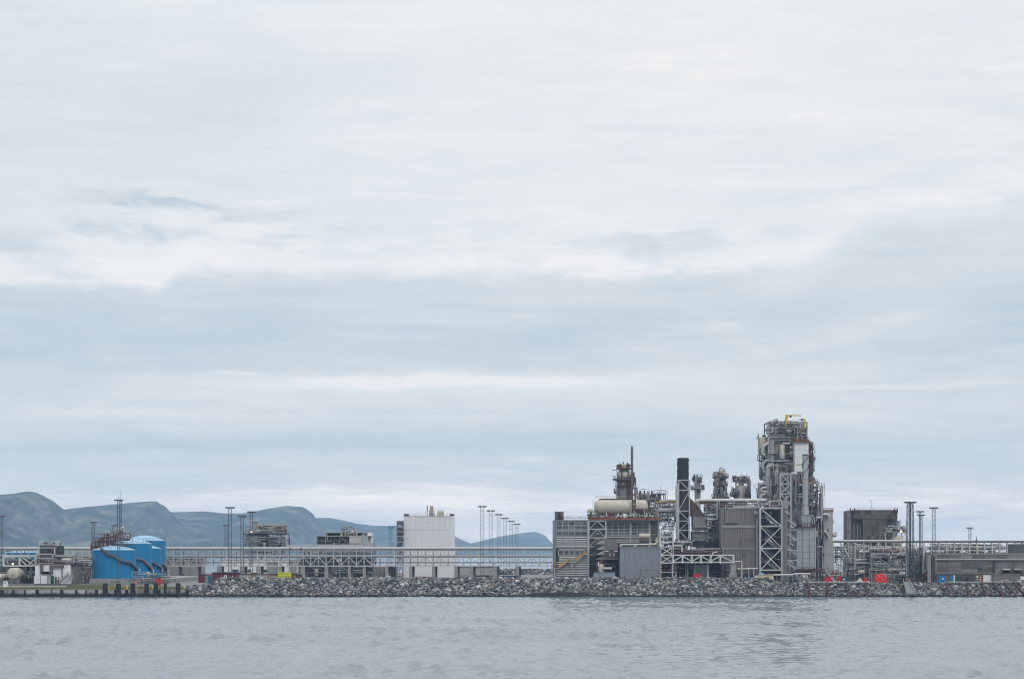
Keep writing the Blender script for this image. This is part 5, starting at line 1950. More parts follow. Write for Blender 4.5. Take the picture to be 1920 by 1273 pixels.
# red tarpaulin over a heap
D = 620
t = thing('covered_load', 'bright red tarpaulin draped over a load above the boulders', 'tarpaulin', 1652, D)
V, Fc = [], []
nx, nz = 26, 12
x0, x1, z0, z1 = X(1640.6, D), X(1663.4, D), G + .15, Z(1075.6, D)
for j in range(nz + 1):
    v = j / nz
    for i in range(nx + 1):
        u = i / nx
        e_ = .26 * (1 - v) * (1 if True else 0)
        xx = x0 + (x1 - x0) * u
        xx = x0 + (x1 - x0) * (.5 + (u - .5) * (1 - .12 * v))
        zz = z0 + (z1 - z0) * v - (.16 * sin(u * 9.5) ** 2 + .28 * (abs(u - .5) * 2) ** 4) * v
        yy = D - .55 + .75 * v * v + .20 * sin(u * 21 + v * 2.2 + sin(v * 5) * 1.3) * (1 - v * .6) + .14 * sin(v * 9 + u * 13)
        V.append((xx, yy, zz))
n0 = len(V)
for i in range(nx + 1):
    x_, y_, z_ = V[nz * (nx + 1) + i]
    V.append((x_, D + 3.2, z_ - .1))
for i in range(nx + 1):
    x_ = V[i][0]
    V.append((x_, D + 3.6, z0))
for j in range(nz):
    for i in range(nx):
        a_ = j * (nx + 1) + i
        Fc.append((a_, a_ + 1, a_ + nx + 2, a_ + nx + 1))
for i in range(nx):
    Fc.append((nz * (nx + 1) + i, nz * (nx + 1) + i + 1, n0 + i + 1, n0 + i))
    Fc.append((n0 + i, n0 + i + 1, n0 + nx + 2 + i, n0 + nx + 1 + i))
for s in (0, nx):
    Fc.append(tuple([j * (nx + 1) + s for j in range(nz + 1)] + [n0 + s, n0 + nx + 1 + s]))
part(t, 'tarpaulin', V, Fc, TARP, True)
k = MB()
for px in (1645, 1652, 1659):
    k.tube([W(px, 1076, D - .6) + Vector((0, .6, .1)), W(px + .6, 1083, D - .8), W(px, 1090, D - .9)], .05, 5)
k.to(t, 'lashing', OXIDE)['kind'] = 'stuff'


def crate(name, label, cat, x0, x1, top, m, d, rim=None, dep=2.2):
    t = thing(name, label, cat, (x0 + x1) / 2, d)
    corr(t, 'body', m, x0, x1, top, 1093, d, dep, .45, .05, z0=G)
    box(t, 'lid', rim or m, x0 - .25, x1 + .25, top - .7, top, d - .15, dep + .3)
    return t


crate('red_bin', 'narrow tall red bin beside the dark teal box, right of the silver furnace', 'bin', 1573, 1577, 1080.5, RED, 621)
t = crate('teal_box', 'dark teal box with a white label right of the narrow red bin', 'box', 1577.6, 1591.5, 1081.6, TEAL, 621)
box(t, 'label_plate', WALL2, 1580.3, 1584, 1084.6, 1086.6, 620.75, .08)
crate('red_bin', 'dark red and teal crate right of the teal box', 'bin', 1592, 1600.5, 1082, OXIDE, 621)
t = thing('white_tarp_heap', 'crumpled dirty white sheet heaped between the dark crate and a red bin', 'heap', 1612, 622)
V, Fc = [], []
for j in range(7):
    for i in range(16):
        a = 2 * pi * i / 16
        u = j / 6
        q = Vector((cos(a), sin(a) * .6, 0)) * (1.65 * (1 - u ** 1.6) + .02) * (1 + .2 * mnoise.noise(Vector((a * 2, u * 4, 3))))
        V.append(Vector((X(1612, 622), 622, G)) + q * Vector((1.05, 1, 1)).x + Vector((0, 0, 2.3 * u + .25 * mnoise.noise(Vector((a * 1.5, u * 3, 9))))))
for j in range(6):
    for i in range(16):
        Fc.append((j * 16 + i, j * 16 + (i + 1) % 16, (j + 1) * 16 + (i + 1) % 16, (j + 1) * 16 + i))
part(t, 'sheet', V, Fc, CREAM, True)
crate('red_bin', 'square red bin left of the big red tarpaulin', 'bin', 1620, 1626.8, 1083.2, RED, 621)
crate('red_bin', 'small dark red bin between the square red bin and the tarpaulin', 'bin', 1628, 1633, 1085, OXIDE, 621)
crate('red_bin', 'small red bin under the right side of the silver furnace', 'bin', 1546, 1558.5, 1081.5, RED, 621)
crate('red_bin', 'red and black bin hard under the silver furnace platform', 'bin', 1524.5, 1531.5, 1080.5, OXIDE, 621)
t = thing('dark_skip', 'black skip with sloping end right of the red tarpaulin', 'skip', 1689, 621)
V = []
for y in (620.5, 622.8):
    V += [(X(1682, 620), y, G), (X(1699, 620), y, G), (X(1697, 620), y, Z(1083, 620)), (X(1693, 620), y, Z(1080.2, 620)), (X(1682, 620), y, Z(1080.2, 620))]
part(t, 'body', V, [(0, 1, 2, 3, 4), (9, 8, 7, 6, 5), (0, 5, 6, 1), (1, 6, 7, 2), (2, 7, 8, 3), (3, 8, 9, 4), (4, 9, 5, 0)], BLACK)
box(t, 'label_plate', PALE, 1684, 1689.5, 1083.6, 1084.4, 620.4, .08)
t = thing('lifebuoy', 'orange red buoy hanging at the head of the gangway', 'buoy', 1700, 616, z=Z(1092, 616))
MB().lathe(W(1700, 1087.5, 616.2), [(.03, -.42), (.34, -.3), (.42, 0), (.34, .3), (.03, .42)], 14).to(t, 'float_body', RUST, True)
beam(t, 'post', GALV, W(1700, 1085, 616.5), W(1700, 1096, 616.5), .12)

# gangway down to the water
t = thing('gangway', 'grey steel gangway sloping down the boulders to the water', 'gangway', 1703, 606, z=0)
top, bot = W(1699, 1090.5, 607.4), W(1707, 1110.5, 599.4)
hw = Vector((1.35, 0, 0))
V = [bot - hw * 1.15, bot + hw * 1.15, top + hw * .8, top - hw * .8]
GANG = mat('gangway_steel', (.22, .265, .27), .55, .1)
part(t, 'deck', V + [v - Vector((0, 0, .3)) for v in V], [(0, 1, 2, 3), (7, 6, 5, 4), (0, 4, 5, 1), (1, 5, 6, 2), (2, 6, 7, 3), (3, 7, 4, 0)], GANG)
k = MB()
for i in range(1, 12):
    p = bot.lerp(top, i / 12)
    h_ = hw * (1.15 + (.8 - 1.15) * i / 12)
    k.bar(p - h_ + Vector((0, 0, .06)), p + h_ + Vector((0, 0, .06)), .09)
k.to(t, 'tread', GALV)['kind'] = 'stuff'
for a_, b_ in ((V[0], V[3]), (V[1], V[2])):
    rail(t, GALV, [a_, b_], 1.3, 1.6, .10)
MB().box(bot.x - 1.9, bot.x + 1.9, bot.y - 2.2, bot.y + .2, bot.z - .9, bot.z - .3).to(t, 'landing', CONCD)
for s in (-1.6, 1.5):
    for y in (-1.9, -.2):
        beam(t, 'pile', DARK, (bot.x + s, bot.y + y, -1), (bot.x + s, bot.y + y, bot.z - .9), .4)
for px in (1697.3, 1701):
    beam(t, 'guide_pile', PALE, (X(px, 600), 598.2, -1), (X(px, 600), 598.2, Z(1097, 600)), .36)

# steel piles and rail on the boulders
def pile_row(label, xs, x0, x1, d_top=608.2, y_top=1091.4, row2=1106.3):
    t = thing('pile_fence', label, 'pile row', (x0 + x1) / 2, d_top, z=0)
    MB().tube([W(x0, y_top, d_top - 1.2), W(x1, y_top, d_top - 1.2)], .34, 10).to(t, 'top_pipe', GREY, True)
    MB().tube([W(x0 + 3, row2, 601.2), W(x1 + (14 if x1 > 1850 else -2), row2, 601.2)], .17, 8).to(t, 'lower_pipe', DARK, True)
    for a_, b_ in xs:
        p, q = W(a_, y_top + .6, d_top - 1.3), W(b_, 1118.5, 598.6)
        q.z = -.6
        MB().tube([p, q], .46, 10).to(t, 'pile', REDPILE, True)
        m_ = p.lerp(q, .52)
    return t


pile_row('rust red raking piles under a long pipe rail, below the silver furnace', [(1514, 1520), (1550.5, 1553), (1587, 1592), (1624.5, 1624.5)], 1505, 1630)
t = pile_row('rust red raking piles leaning more and more to the right, below the concrete building', [(1776, 1781.5), (1813.5, 1818), (1841.5, 1851), (1862, 1884), (1883, 1909), (1901, 1928)], 1772, 1898)
# ---------------------------------------------------------------- long concrete building
D = 640
t = thing('concrete_building', 'long dark grey concrete building with pipes along its wall at the right edge', 'building', 1840, D)
xa, xb = 1747, 2010
MB().box(X(xa, D), X(xb, D), D + .5, D + 18, G, Z(1039, D)).to(t, 'core', CONCD)
rows = [1050.5, 1054.6, 1058.7, 1062.8, 1066.9, 1071, 1075]
cols = [1751, 1777, 1803, 1834, 1865, 1896, 1927, 1958, 1990]
for r0, r1 in zip(rows, rows[1:]):
    for c0, c1 in zip(cols, cols[1:]):
        box(t, 'wall_plank', CONCD, c0 + .15, c1 - .15, r0 + .18, r1 - .18, D + .28 + .04 * ((int(r0) + int(c0)) % 3), .25)
for c0 in range(1757, 1990, 22):
    box(t, 'parapet_panel', CONCD, c0 + .2, c0 + 21.8, 1040.2, 1047.2, D + .3, .25)
box(t, 'parapet_edge', CONC, 1752, xb, 1037.2, 1039.2, D + .1, 18)
MB().tube([W(1752, 1048.7, D - .2), W(xb, 1048.7, D - .2)], .36, 12).to(t, 'wall_pipe', GREY, True)
box(t, 'sill', CONCD, 1750, xb, 1075.0, 1076, D - .1, .6)
box(t, 'end_pillar', CONC, 1739.3, 1745.6, 1040, 1093, D - 1.5, 2.5, z0=G)
for row in (1046, 1052, 1058, 1064, 1070, 1076, 1082):
    box(t, 'pillar_joint', CONCD, 1739.2, 1745.7, row, row + .35, D - 1.56, .06)
for px in (1748, 1752):
    beam(t, 'downpipe', DARK, W(px, 1042, D - .6), Vector((X(px, D), D - .6, G)), .42)
box(t, 'corner_wall', CONCD, 1749.5, 1757, 1040, 1076, D - .1, 1)
for px in (1864.5, 1900.4):
    beam(t, 'downpipe', BLACK, W(px, 1048, D - .3), W(px, 1075, D - .3), .36 if px < 1890 else .16)
for px in (1780, 1826, 1860):
    pipe(t, 'lamp_arm', GREY, [W(px, 1051, D - .1), W(px, 1059, D - .1), W(px - 3.2, 1059.6, D - .3)], .07)
    MB().lathe(W(px - 3.4, 1060, D - .35), [(.1, 0), (.26, -.12), (.26, -.26)], 10).to(t, 'wall_lamp', TAN, True)
box(t, 'wall_sign', NAVY, 1834.5, 1842, 1061.2, 1066, D - .05, .2)
for i, px in enumerate((1836, 1838.2, 1840)):
    MB().box(X(px, D) - .12, X(px, D) + .14, D - .09, D - .05, Z(1064, D), Z(1063.3, D)).to(t, 'sign_mark', PALE)
for px, m_ in ((1880.5, WHITE), (1902, TIMBERG)):
    box(t, 'canopy', m_, px, px + 14.5, 1066, 1068, D - 1.8, 2)
    box(t, 'dark_window', BLACK, px - .5, px + 15, 1068.4, 1075, D + .05, .2)
# lower storey
for i, (a_, b_, top, m_, nm) in enumerate(((1750.5, 1756.5, 1078.5, BROWN, 'door'), (1760, 1772, 1078.2, DOORB, 'door'), (1782, 1787, 1078.2, DOORB, 'door'), (1788, 1792, 1077.6, WALL2, 'door'),
                                        (1843.8, 1861, 1077.6, WALL2, 'gate'))):
    o = box(t, nm, m_, a_, b_, top, 1093, D + .2, .4, z0=G)
    if m_ is WALL2 and nm == 'gate':
        box(t, 'gate_seam', GREY, 1852, 1852.4, 1077.6, 1092, D + .14, .06)
    if a_ == 1760:
        box(t, 'door_plate', WALL2, 1766.3, 1770.3, 1083.6, 1085.6, D + .12, .08)
corr(t, 'low_wall', SHEDD, 1797, 1833, 1077.4, 1093, D + .2, .3, .4, .06, z0=G)
corr(t, 'shutter', CLADG, 1861.5, 1912.5, 1076.4, 1093, D - 1.0, 1.4, .38, .08, z0=G)
box(t, 'shutter_roof', GREY, 1861, 1913, 1075.8, 1076.4, D - 1.2, 1.8)
box(t, 'white_panel', WALL2, 1913.2, 1935, 1080, 1093, D - .6, .6, z0=G)
box(t, 'roof_plant', DARK, 1901, 1990, 1019.5, 1037.2, D + 4, 8)
rail(t, DARK, [W(1901, 1019.5, D + 4), W(1990, 1019.5, D + 4)], .6, 3, .1)
t = thing('green_cabinet', 'dark green cabinet by the grey boarded wall of the concrete building', 'cabinet', 1794.5, 636)
box(t, 'body', GREEN, 1792.3, 1796.8, 1078, 1093, 635.6, 1.2, z0=G)
box(t, 'lid', DARK, 1792, 1797.1, 1077.3, 1078, 635.5, 1.4)
t = thing('forklift', 'dark low work vehicle parked before the concrete building', 'vehicle', 1817, 634)
MB().box(X(1811, 634), X(1823.5, 634), 633, 635, G + .5, G + 1.3).to(t, 'chassis', BLACK)
MB().box(X(1813.5, 634), X(1818, 634), 633.1, 634.9, G + 1.3, G + 2.6).to(t, 'cab', DARK)
beam(t, 'mast_rail', BLACK, (X(1812.6, 634), 633.4, G + .4), (X(1812.6, 634), 633.4, G + 2.9), .14)
for px in (1813.3, 1821.3):
    MB().lathe((X(px, 634), 632.9, G + .5), [(.5, -.2), (.5, .2)], 14, 'Y').to(t, 'wheel', TYRE)
t = thing('storage_rack', 'open timber rack of white boxes with an orange end panel by the concrete building', 'rack', 1837, 635)
frame(t, TIMBER, [1830, 1836, 1841], [1078, 1082.5, 1087.5], 634.8, 636.2, .16, z0=G)
for px, r0, m_ in ((1831, 1079.2, WALL2), (1837, 1080.2, CREAM), (1831.6, 1084, CREAM), (1837.2, 1084.4, WALL2), (1831.2, 1089, TAN)):
    box(t, 'carton', m_, px, px + 3.4, r0, r0 + 3, 635, 1)
box(t, 'end_panel', RUST, 1841.2, 1843.4, 1077.8, 1093, 634.7, 1.6, z0=G)
# ---------------------------------------------------------------- the process plant: left halls
D = 625
t = thing('louvred_hall', 'tall grey louvred hall with an orange outside stair at the left end of the plant', 'building', 1071, D)
box(t, 'core', CLADL, 1039.5, 1103, 976, 1094, D + .05, 28, z0=G)
box(t, 'side_strip', PALE, 1037.4, 1040.2, 982, 1007, D + 2, 10)
box(t, 'side_strip', GREY, 1037.8, 1040.8, 1008, 1094, D + 1, 12, z0=G)
for px, w in ((1040.5, 2.2), (1102.6, 2.6)):
    beam(t, 'corner_column', PALE if px > 1100 else GREY, (X(px, D), D - .25, G), (X(px, D), D - .25, Z(976.5, D)), w * D / F, .6)
window_grid(t, 'louvre_panel', GLASSY, PALE, 1043, 1101, 978, 992.3, D, 5, 2, .20)
window_grid(t, 'louvre_panel', GLASSY, PALE, 1043, 1101, 996.2, 1004.2, D, 5, 1, .20)
window_grid(t, 'louvre_panel', GLASSY, PALE, 1047, 1097, 1031.6, 1039.8, D, 5, 1, .20)
for row in (1007, 1011, 1015, 1019, 1023, 1028.8, 1044.5, 1048.8, 1053, 1057.2, 1061.4, 1065.6, 1070, 1074, 1078):
    a_ = 1043 if not 1026 < row < 1050 else 1048
    p, q = W(a_, row + 1.4, D), W(101 + 1000, row + 1.4, D)
    V = [p, q, q + Vector((0, -.32, .12)), p + Vector((0, -.32, .12)), p + Vector((0, -.02, .48)), q + Vector((0, -.02, .48))]
    part(t, 'wall_rib', V, [(0, 1, 2, 3), (3, 2, 5, 4), (0, 3, 4), (1, 5, 2)], PALE)
k = MB()
for px in (1056, 1079.5):
    k.box(X(px, D) - .1, X(px, D) + .1, D - .2, D + .02, G, Z(1005, D))
k.to(t, 'wall_joint', GREY)['kind'] = 'stuff'
box(t, 'band', GREY, 1040.5, 1102.5, 1024.4, 1027, D - .4, .4)
box(t, 'dark_doorway', BLACK, 1042.2, 1047.6, 1028, 1063, D - .08, .1)
box(t, 'dark_opening', NAVY, 1096.8, 1102, 1028, 1034.5, D - .1, .1)
box(t, 'roof_edge', GREY, 1039, 1103.5, 974.6, 976, D - .4, 28.6)
rail(t, RUST, [W(1057, 974.5, D - .3), W(1103, 974.5, D - .3)], 1.35, 1.2, .12)
rail(t, OXIDE, [W(1046, 974.5, D - .35), W(1057, 974.5, D - .35)], 1.35, .8, .12)
box(t, 'roof_hut', BROWN, 1040.6, 1056.8, 959.6, 974.6, D + .6, 4)
box(t, 'hut_frame', GREY, 1040, 1057.3, 958.8, 959.8, D + .4, 4.4)
box(t, 'hut_door', BLACK, 1045.7, 1051.7, 962, 974.4, D + .5, .12)
for px in (1061, 1084):
    box(t, 'strip_lamp', LIGHTT, px, px + 5.5, 967.6, 969.8, D + 2, .3)
for row in (995, 1025):
    MB().lathe(W(1072.5, row, D - .5), [(.12, 0), (.24, -.12), (.24, -.3)], 8).to(t, 'wall_lamp', PALE, True)
t = thing('outside_stair', 'ochre orange stair climbing the front of the grey louvred hall', 'stair', 1072, D - 2)
st = [(1034, 1064.6), (1047.5, 1064.6), (1064.5, 1052), (1079.5, 1051.2), (1096, 1038.2), (1103, 1038.2)]
for (a_, ya), (b_, yb) in zip(st, st[1:]):
    p, q = W(a_, ya, D - 1.8), W(b_, yb, D - 1.8)
    if abs(ya - yb) > 3:
        flight(t, OCHRE, p, q, 1.1)
        part(t, 'side_plate', [p + Vector((0, -.08, -.1)), q + Vector((0, -.08, -.1)), q + Vector((0, -.08, .9)), p + Vector((0, -.08, .9))], [(0, 1, 2, 3)], OCHRE)
    else:
        MB().box(p.x, q.x, p.y, p.y + 1.2, p.z - .3, p.z).to(t, 'landing', PALE)
        rail(t, OXIDE if a_ < 1040 else OCHRE, [p, q], 1.1, .8, .12)
beam(t, 'post', PALE, W(1072, 1053, D - 1.7), W(1072, 1067, D - 1.7), .3)
beam(t, 'post', PALE, W(1040, 1066, D - 1.7), Vector((X(1040, D), D - 1.7, G)), .34)
beam(t, 'prop', PALE, W(1072, 1060, D - 1.7), W(1091, 1044, D - 1.7), .26)
beam(t, 'post', OCHRE, W(1040.4, 1050, D - 1), W(1040.4, 1064, D - 1), .42)

D = 629
t = thing('braced_hall', 'grey hall with steel cross bracing and rows of dark window panels, under the long vessel', 'building', 1165, D)
box(t, 'core', CLADL, 1104, 1221, 977, 1094, D + 3, 24, z0=G)
frame(t, PALE, [1104.5, 1135.5], [976.5, 991.8, 1008, 1024.5, 1041, 1057], D - 2.0, D + 2.8, .46, [(0, 0, 'k'), (0, 1, 'k'), (0, 2, 'k'), (0, 3, '/')], z0=G, backm=GREY)
for i, row in enumerate((991.8, 1008, 1024.5, 1041)):
    flight(t, GREY, (X(1110, D), D - .6, Z(row + 16, D)), (X(1130, D), D - .6, Z(row + 1, D)), 1.2)
for row in (1000, 1016):
    p = W(1120.5, row + .5, D - 1.2)
    beam(t, 'strip_lamp', LIGHTT, p - Vector((.5, 0, -.3)), p + Vector((.5, 0, -.3)), .2)
window_grid(t, 'louvre_panel', GLASSY, PALE, 1138, 1181, 979.6, 1003, D + 1.2, 4, 4, .22, .12)
window_grid(t, 'louvre_panel', GLASSY, PALE, 1184, 1216, 979.6, 1003, D + 1.2, 3, 4, .22, .12)
box(t, 'wall', CLADL, 1136.5, 1219, 976.4, 1094, D + 1.3, 1.6, z0=G)
for px in (1136.8, 1182.3, 1218.5):
    beam(t, 'column', PALE, W(px, 976.5, D + 1), Vector((X(px, D), D + 1, G)), .5)
beam(t, 'beam', PALE, W(1136, 1007, D + .9), W(1219, 1007, D + .9), .55, .4)
beam(t, 'beam', PALE, W(1136, 977, D + .9), W(1219, 977, D + .9), .5, .4)
for row in (1011, 1015, 1019):
    box(t, 'wall_rib', PALE, 1155, 1199, row, row + 1.6, D + 1.0, .3)
MB().box(X(1103.5, D), X(1236, D), D - 2.3, D + 26, Z(975.6, D), Z(974.2, D)).to(t, 'roof_deck', BROWN)
rail(t, RUST, [W(1103.5, 974.2, D - 2.2), W(1236, 974.2, D - 2.2)], 1.2, 1.3, .13)
for a_ in range(1105, 1234, 8):
    box(t, 'toe_board', RUST, a_, a_ + 7.6, 971.2 + (a_ % 3) * .5, 974.3, D - 2.15, .08)
rail(t, OXIDE, [W(1103.5, 974.2, D + 2), W(1236, 974.2, D + 2)], 1.3, 1.7, .12)

# the long vessel
D = 642
t = thing('horizontal_vessel', 'long cream streaked pressure vessel lying on the roof of the braced hall', 'pressure vessel', 1165, D, z=Z(974, 629))
c = W(1165, 951.3, D)
rad = 14.6 * D / F
vessel_x(t, 'shell', CREAM, c, rad, X(1216, D) - X(1114, D), 36, .55)
kb = MB()
for i in range(21):
    xx = X(1122, D) + (X(1208, D) - X(1122, D)) * i / 20
    kb.lathe((xx, c.y, c.z), [(rad - .02, -.05), (rad + .03, -.03), (rad + .03, .03), (rad - .02, .05)], 32, 'X')
kb.to(t, 'insulation_band', CREAM)['kind'] = 'stuff'
for px in (1136, 1167.5):
    beam(t, 'saddle', GREY, W(px, 960, D - 3.3), (X(px, D), D - 3.3, Z(974, 629)), .62)
for px in (1122, 1150, 1176, 1200):
    beam(t, 'saddle', DARK, W(px, 961, D + 1), (X(px, D), D + 1, Z(974, 629)), 1.4, 2)
pipe(t, 'top_pipe', BROWN, [W(1123, 936, D - .4), W(1185, 935.2, D - .4)], .32)
for px in (1126, 1133, 1146, 1157, 1172):
    beam(t, 'pipe_support', GREY, W(px, 940, D - .4), W(px, 934.6, D - .4), .2)
ladder(t, GREY, (X(1113, D), D - 1, Z(972, D)), (X(1113, D), D - 1, Z(935, D)), .7, cage=True)
rail(t, GREY, [W(1116, 934.5, D - 1), W(1182, 934.5, D - 1)], 1.0, 2.4, .08)
frame(t, OXIDE, [1186.5, 1191], [927, 938, 949, 957.5], D - 4.2, D - 2.5, .42)
box(t, 'red_apron', OXIDE, 1187, 1214, 953.5, 957.5, D - 4.3, 1.2)
beam(t, 'brace', PALE, W(1188, 958, D - 5), W(1208, 973.5, D - 5), .38)
for px in (1183, 1208):
    beam(t, 'column', PALE, W(px, 954, D - 5), W(px, 975, D - 5), .34)
t = thing('deck_equipment', 'small pumps and cabinets crowding the deck beneath the long cream vessel', 'equipment', 1160, 636, z=Z(974, 629))
clutter(t, 1105, 1232, 962, 974, 634, 640, 102, 46, [GREY, BROWN, DARK, OXIDE, PALE], .1, .28, vess=3, valves=34, lamps=6)
clutter(t, 1102, 1122, 955, 974, 632, 638, 103, 20, [GREY, BROWN, DARK, PALE], .08, .2, vess=1, valves=14)
box(t, 'white_cabinet', WALL2, 1169, 1174.5, 962.5, 970.5, 631, .8)
for px in (1136.5, 1211):
    box(t, 'strip_lamp', LIGHTT, px, px + 1.3, 961.5, 968, 630.5, .2)

# tower vessel with slim stack
D = 660
t = thing('column_vessel', 'grey column vessel with domed head and rust red access platforms above the long vessel', 'column', 1170.5, D, z=Z(974, 629))
c = Vector((X(1170, D), D, 0))
rad = 12.8 * D / F
pr = [(rad, Z(975, D)), (rad, Z(889, D)), (rad * .93, Z(886, D)), (rad * .72, Z(881.5, D)), (rad * .58, Z(879.5, D)), (rad * .58, Z(876, D))]
MB().lathe(c, pr, 28).to(t, 'shell', mat('column_grey', (.20, .20, .195), .6, var=.14, streak=.25), True)
MB().lathe(c, [(rad + .02, Z(893, D)), (rad + .05, Z(889.5, D)), (rad * .95, Z(886.2, D))], 28).to(t, 'pale_band', CREAM, True)
ring_platform(t, (c.x, c.y, Z(878, D)), rad * .3, rad * 1.12, BROWN, RUST, h=1.5)
ring_platform(t, (c.x, c.y, Z(898.5, D)), rad, rad * 1.62, BROWN, BROWN, h=1.4, a0=2.4, a1=5.6)
ring_platform(t, (c.x, c.y, Z(911, D)), rad, rad * 1.3, BROWN, OXIDE, h=1.3, a0=3.3, a1=6.0)
ring_platform(t, (c.x, c.y, Z(922, D)), rad, rad * 1.5, BROWN, GREY, h=1.4, a0=2.5, a1=3.9)
for row in (914, 926, 938, 950):
    k = MB().lathe((c.x, c.y, Z(row, D)), [(rad, -.1), (rad + .06, -.08), (rad + .06, .08), (rad, .1)], 28)
    k.to(t, 'stiffening_ring', GREY)
for px, r0 in ((1160, 870), (1163, 868), (1169, 865.5), (1176, 867), (1179, 869), (1166, 871)):
    MB().lathe((X(px, D), D - .5 + (px % 3), 0), [(.42, Z(878, D)), (.42, Z(873, D)), (.62, Z(872.5, D)), (.62, Z(871, D)), (.3, Z(870.8, D)), (.3, Z(r0, D))], 10).to(t, 'top_nozzle', DARK if px % 2 else BROWN, True)
MB().lathe((X(1169, D), D - 2, 0), [(.9, Z(878, D)), (.9, Z(872, D)), (.3, Z(870, D))], 12).to(t, 'head_flange', CREAM, True)
pipe(t, 'davit', BROWN, [W(1157.5, 902, D - 1.5), W(1156.8, 881.5, D - 1.5), W(1148, 881.3, D - 1.5)], .16)
for pts, rad_, m_ in (([(1178, 936), (1178, 905), (1184, 898)], .55, OXIDE), ([(1188, 885), (1188, 912), (1184, 921), (1184, 945)], .42, BROWN), ([(1184, 912), (1192, 912), (1192, 925), (1189, 929)], .6, GREY),
                      ([(1183, 893), (1190, 893), (1191, 905)], .3, OXIDE), ([(1166, 876), (1166, 900)], .24, OXIDE), ([(1156, 910), (1156, 934)], .18, GREY)):
    pipe(t, 'pipe', m_, [W(x, y, D - 3) for x, y in pts], rad_)
for px, row in ((1173, 892.5), (1168.5, 907), (1177, 911)):
    vessel_x(t, 'manhole', CREAM, W(px, row, D - 2.9), .62, .9, 12, .4, 'Y')
clutter(t, 1180, 1193, 890, 912, D - 2, D + 1, 112, 18, [OXIDE, BROWN, DARK, GREY], .1, .26, vess=1, valves=10)
ladder(t, OXIDE, (c.x + 1.6, D - rad - .3, Z(925, D)), (c.x + 1.6, D - rad - .3, Z(880, D)), .7, cage=True)
t = thing('slim_stack', 'thin tall dark grey vent stack beside the grey column vessel', 'stack', 1185, 656, z=Z(974, 629))
c = Vector((X(1185, 656), 656, 0))
MB().lathe(c, [(.5, Z(974, 656)), (.5, Z(838.5, 656)), (.38, Z(838.4, 656)), (.38, Z(836, 656)), (.34, Z(836, 656))], 12).to(t, 'pipe', mat('vent_grey', (.13, .125, .12), .6), True)
for row in (855, 872, 889, 906, 924):
    MB().lathe(c + Vector((0, 0, Z(row, 656))), [(.5, -.1), (.62, -.1), (.62, .1), (.5, .1)], 12).to(t, 'flange', DARK)
t = thing('pipework', 'dark red and grey valve cluster between the column vessel and the black stack', 'pipework', 1215, 648, z=Z(974, 629))
clutter(t, 1192, 1240, 924, 940, 646, 652, 121, 40, [DARK, GREY, BROWN, OXIDE, PALE], .1, .3, vess=3, valves=30)
clutter(t, 1212, 1268, 938, 976, 645, 653, 122, 70, [GREY, PALE, LAGG, BROWN, DARK, OXIDE], .1, .3, vess=3, valves=40, decks=1, railm=RUST)
for px in (1200, 1208.5, 1215, 1222):
    MB().lathe((X(px, 647), 647, 0), [(.9, Z(940, 647)), (.9, Z(929, 647)), (.35, Z(926, 647)), (.3, Z(921.5, 647)), (.5, Z(921, 647)), (.2, Z(919.5, 647))], 12).to(t, 'valve_head', DARK if px != 1215 else GREY, True)
pipe(t, 'gantry_pipe', GREY, [W(1202, 930, 646), W(1202, 917, 646), W(1211, 917, 646)], .14)
pipe(t, 'elbow', GREY, [W(1188, 914, 646), W(1193, 914, 646), W(1193, 925, 646)], .62, 10)
frame(t, GREY, [1228.5, 1247], [926, 957], 646, 652, .36)
box(t, 'platform', GREY, 1226, 1249, 924.6, 926, 645.5, 7)
rail(t, OXIDE, [W(1221, 930, 645.5), W(1228, 924.6, 645.5), W(1249, 924.6, 645.5)], 1.3, 1.0, .12)
beam(t, 'aerial', DARK, W(1238.5, 924, 647), W(1238.5, 910, 647), .1)
ladder(t, GREY, (X(1249.5, 646), 645.6, Z(938, 646)), (X(1249.5, 646), 645.6, Z(919, 646)), .8, cage=True)
pipe(t, 'yellow_pipe', OCHRE, [W(1228, 941.5, 640), W(1268, 940.6, 640)], .42, 10)
pipe(t, 'white_pipe', PALE, [W(1231, 944, 641.5), W(1238, 938.4, 641.5), W(1268, 938.4, 641.5)], .5, 10)
frame(t, PALE, [1231, 1254.5, 1268], [955.5, 978], 636, 643, .36, [(0, 0, 'v')])
beam(t, 'brace', PALE, W(1232, 954, 635.6), W(1249, 944.5, 635.6), .34)
for row in (954.5, 957.5):
    pipe(t, 'header_pipe', LAGG, [W(1231, row, 635.2), W(1268, row, 635.2)], .30)
t = thing('pipe_tower', 'tall stack of ladder like cable trays right of the window panels', 'cable tower', 1225, 632)
frame(t, GREY, [1220, 1231], [976, 988, 1000, 1012, 1024], 632, 636, .30, z0=G)
for i in range(16):
    box(t, 'cable_tray', PALE if i % 3 else GREY, 1220.6, 1229.5, 980 + i * 2.9, 981.1 + i * 2.9, 631.6, 3)
box(t, 'shade_panel', DARK, 1219.5, 1236, 978, 1030, 637, .3)  # dark backdrop painting the shade behind the trays
pipe(t, 'riser', GREY, [W(1233.5, 1030, 630.6), W(1233.5, 945, 630.6)], .4)

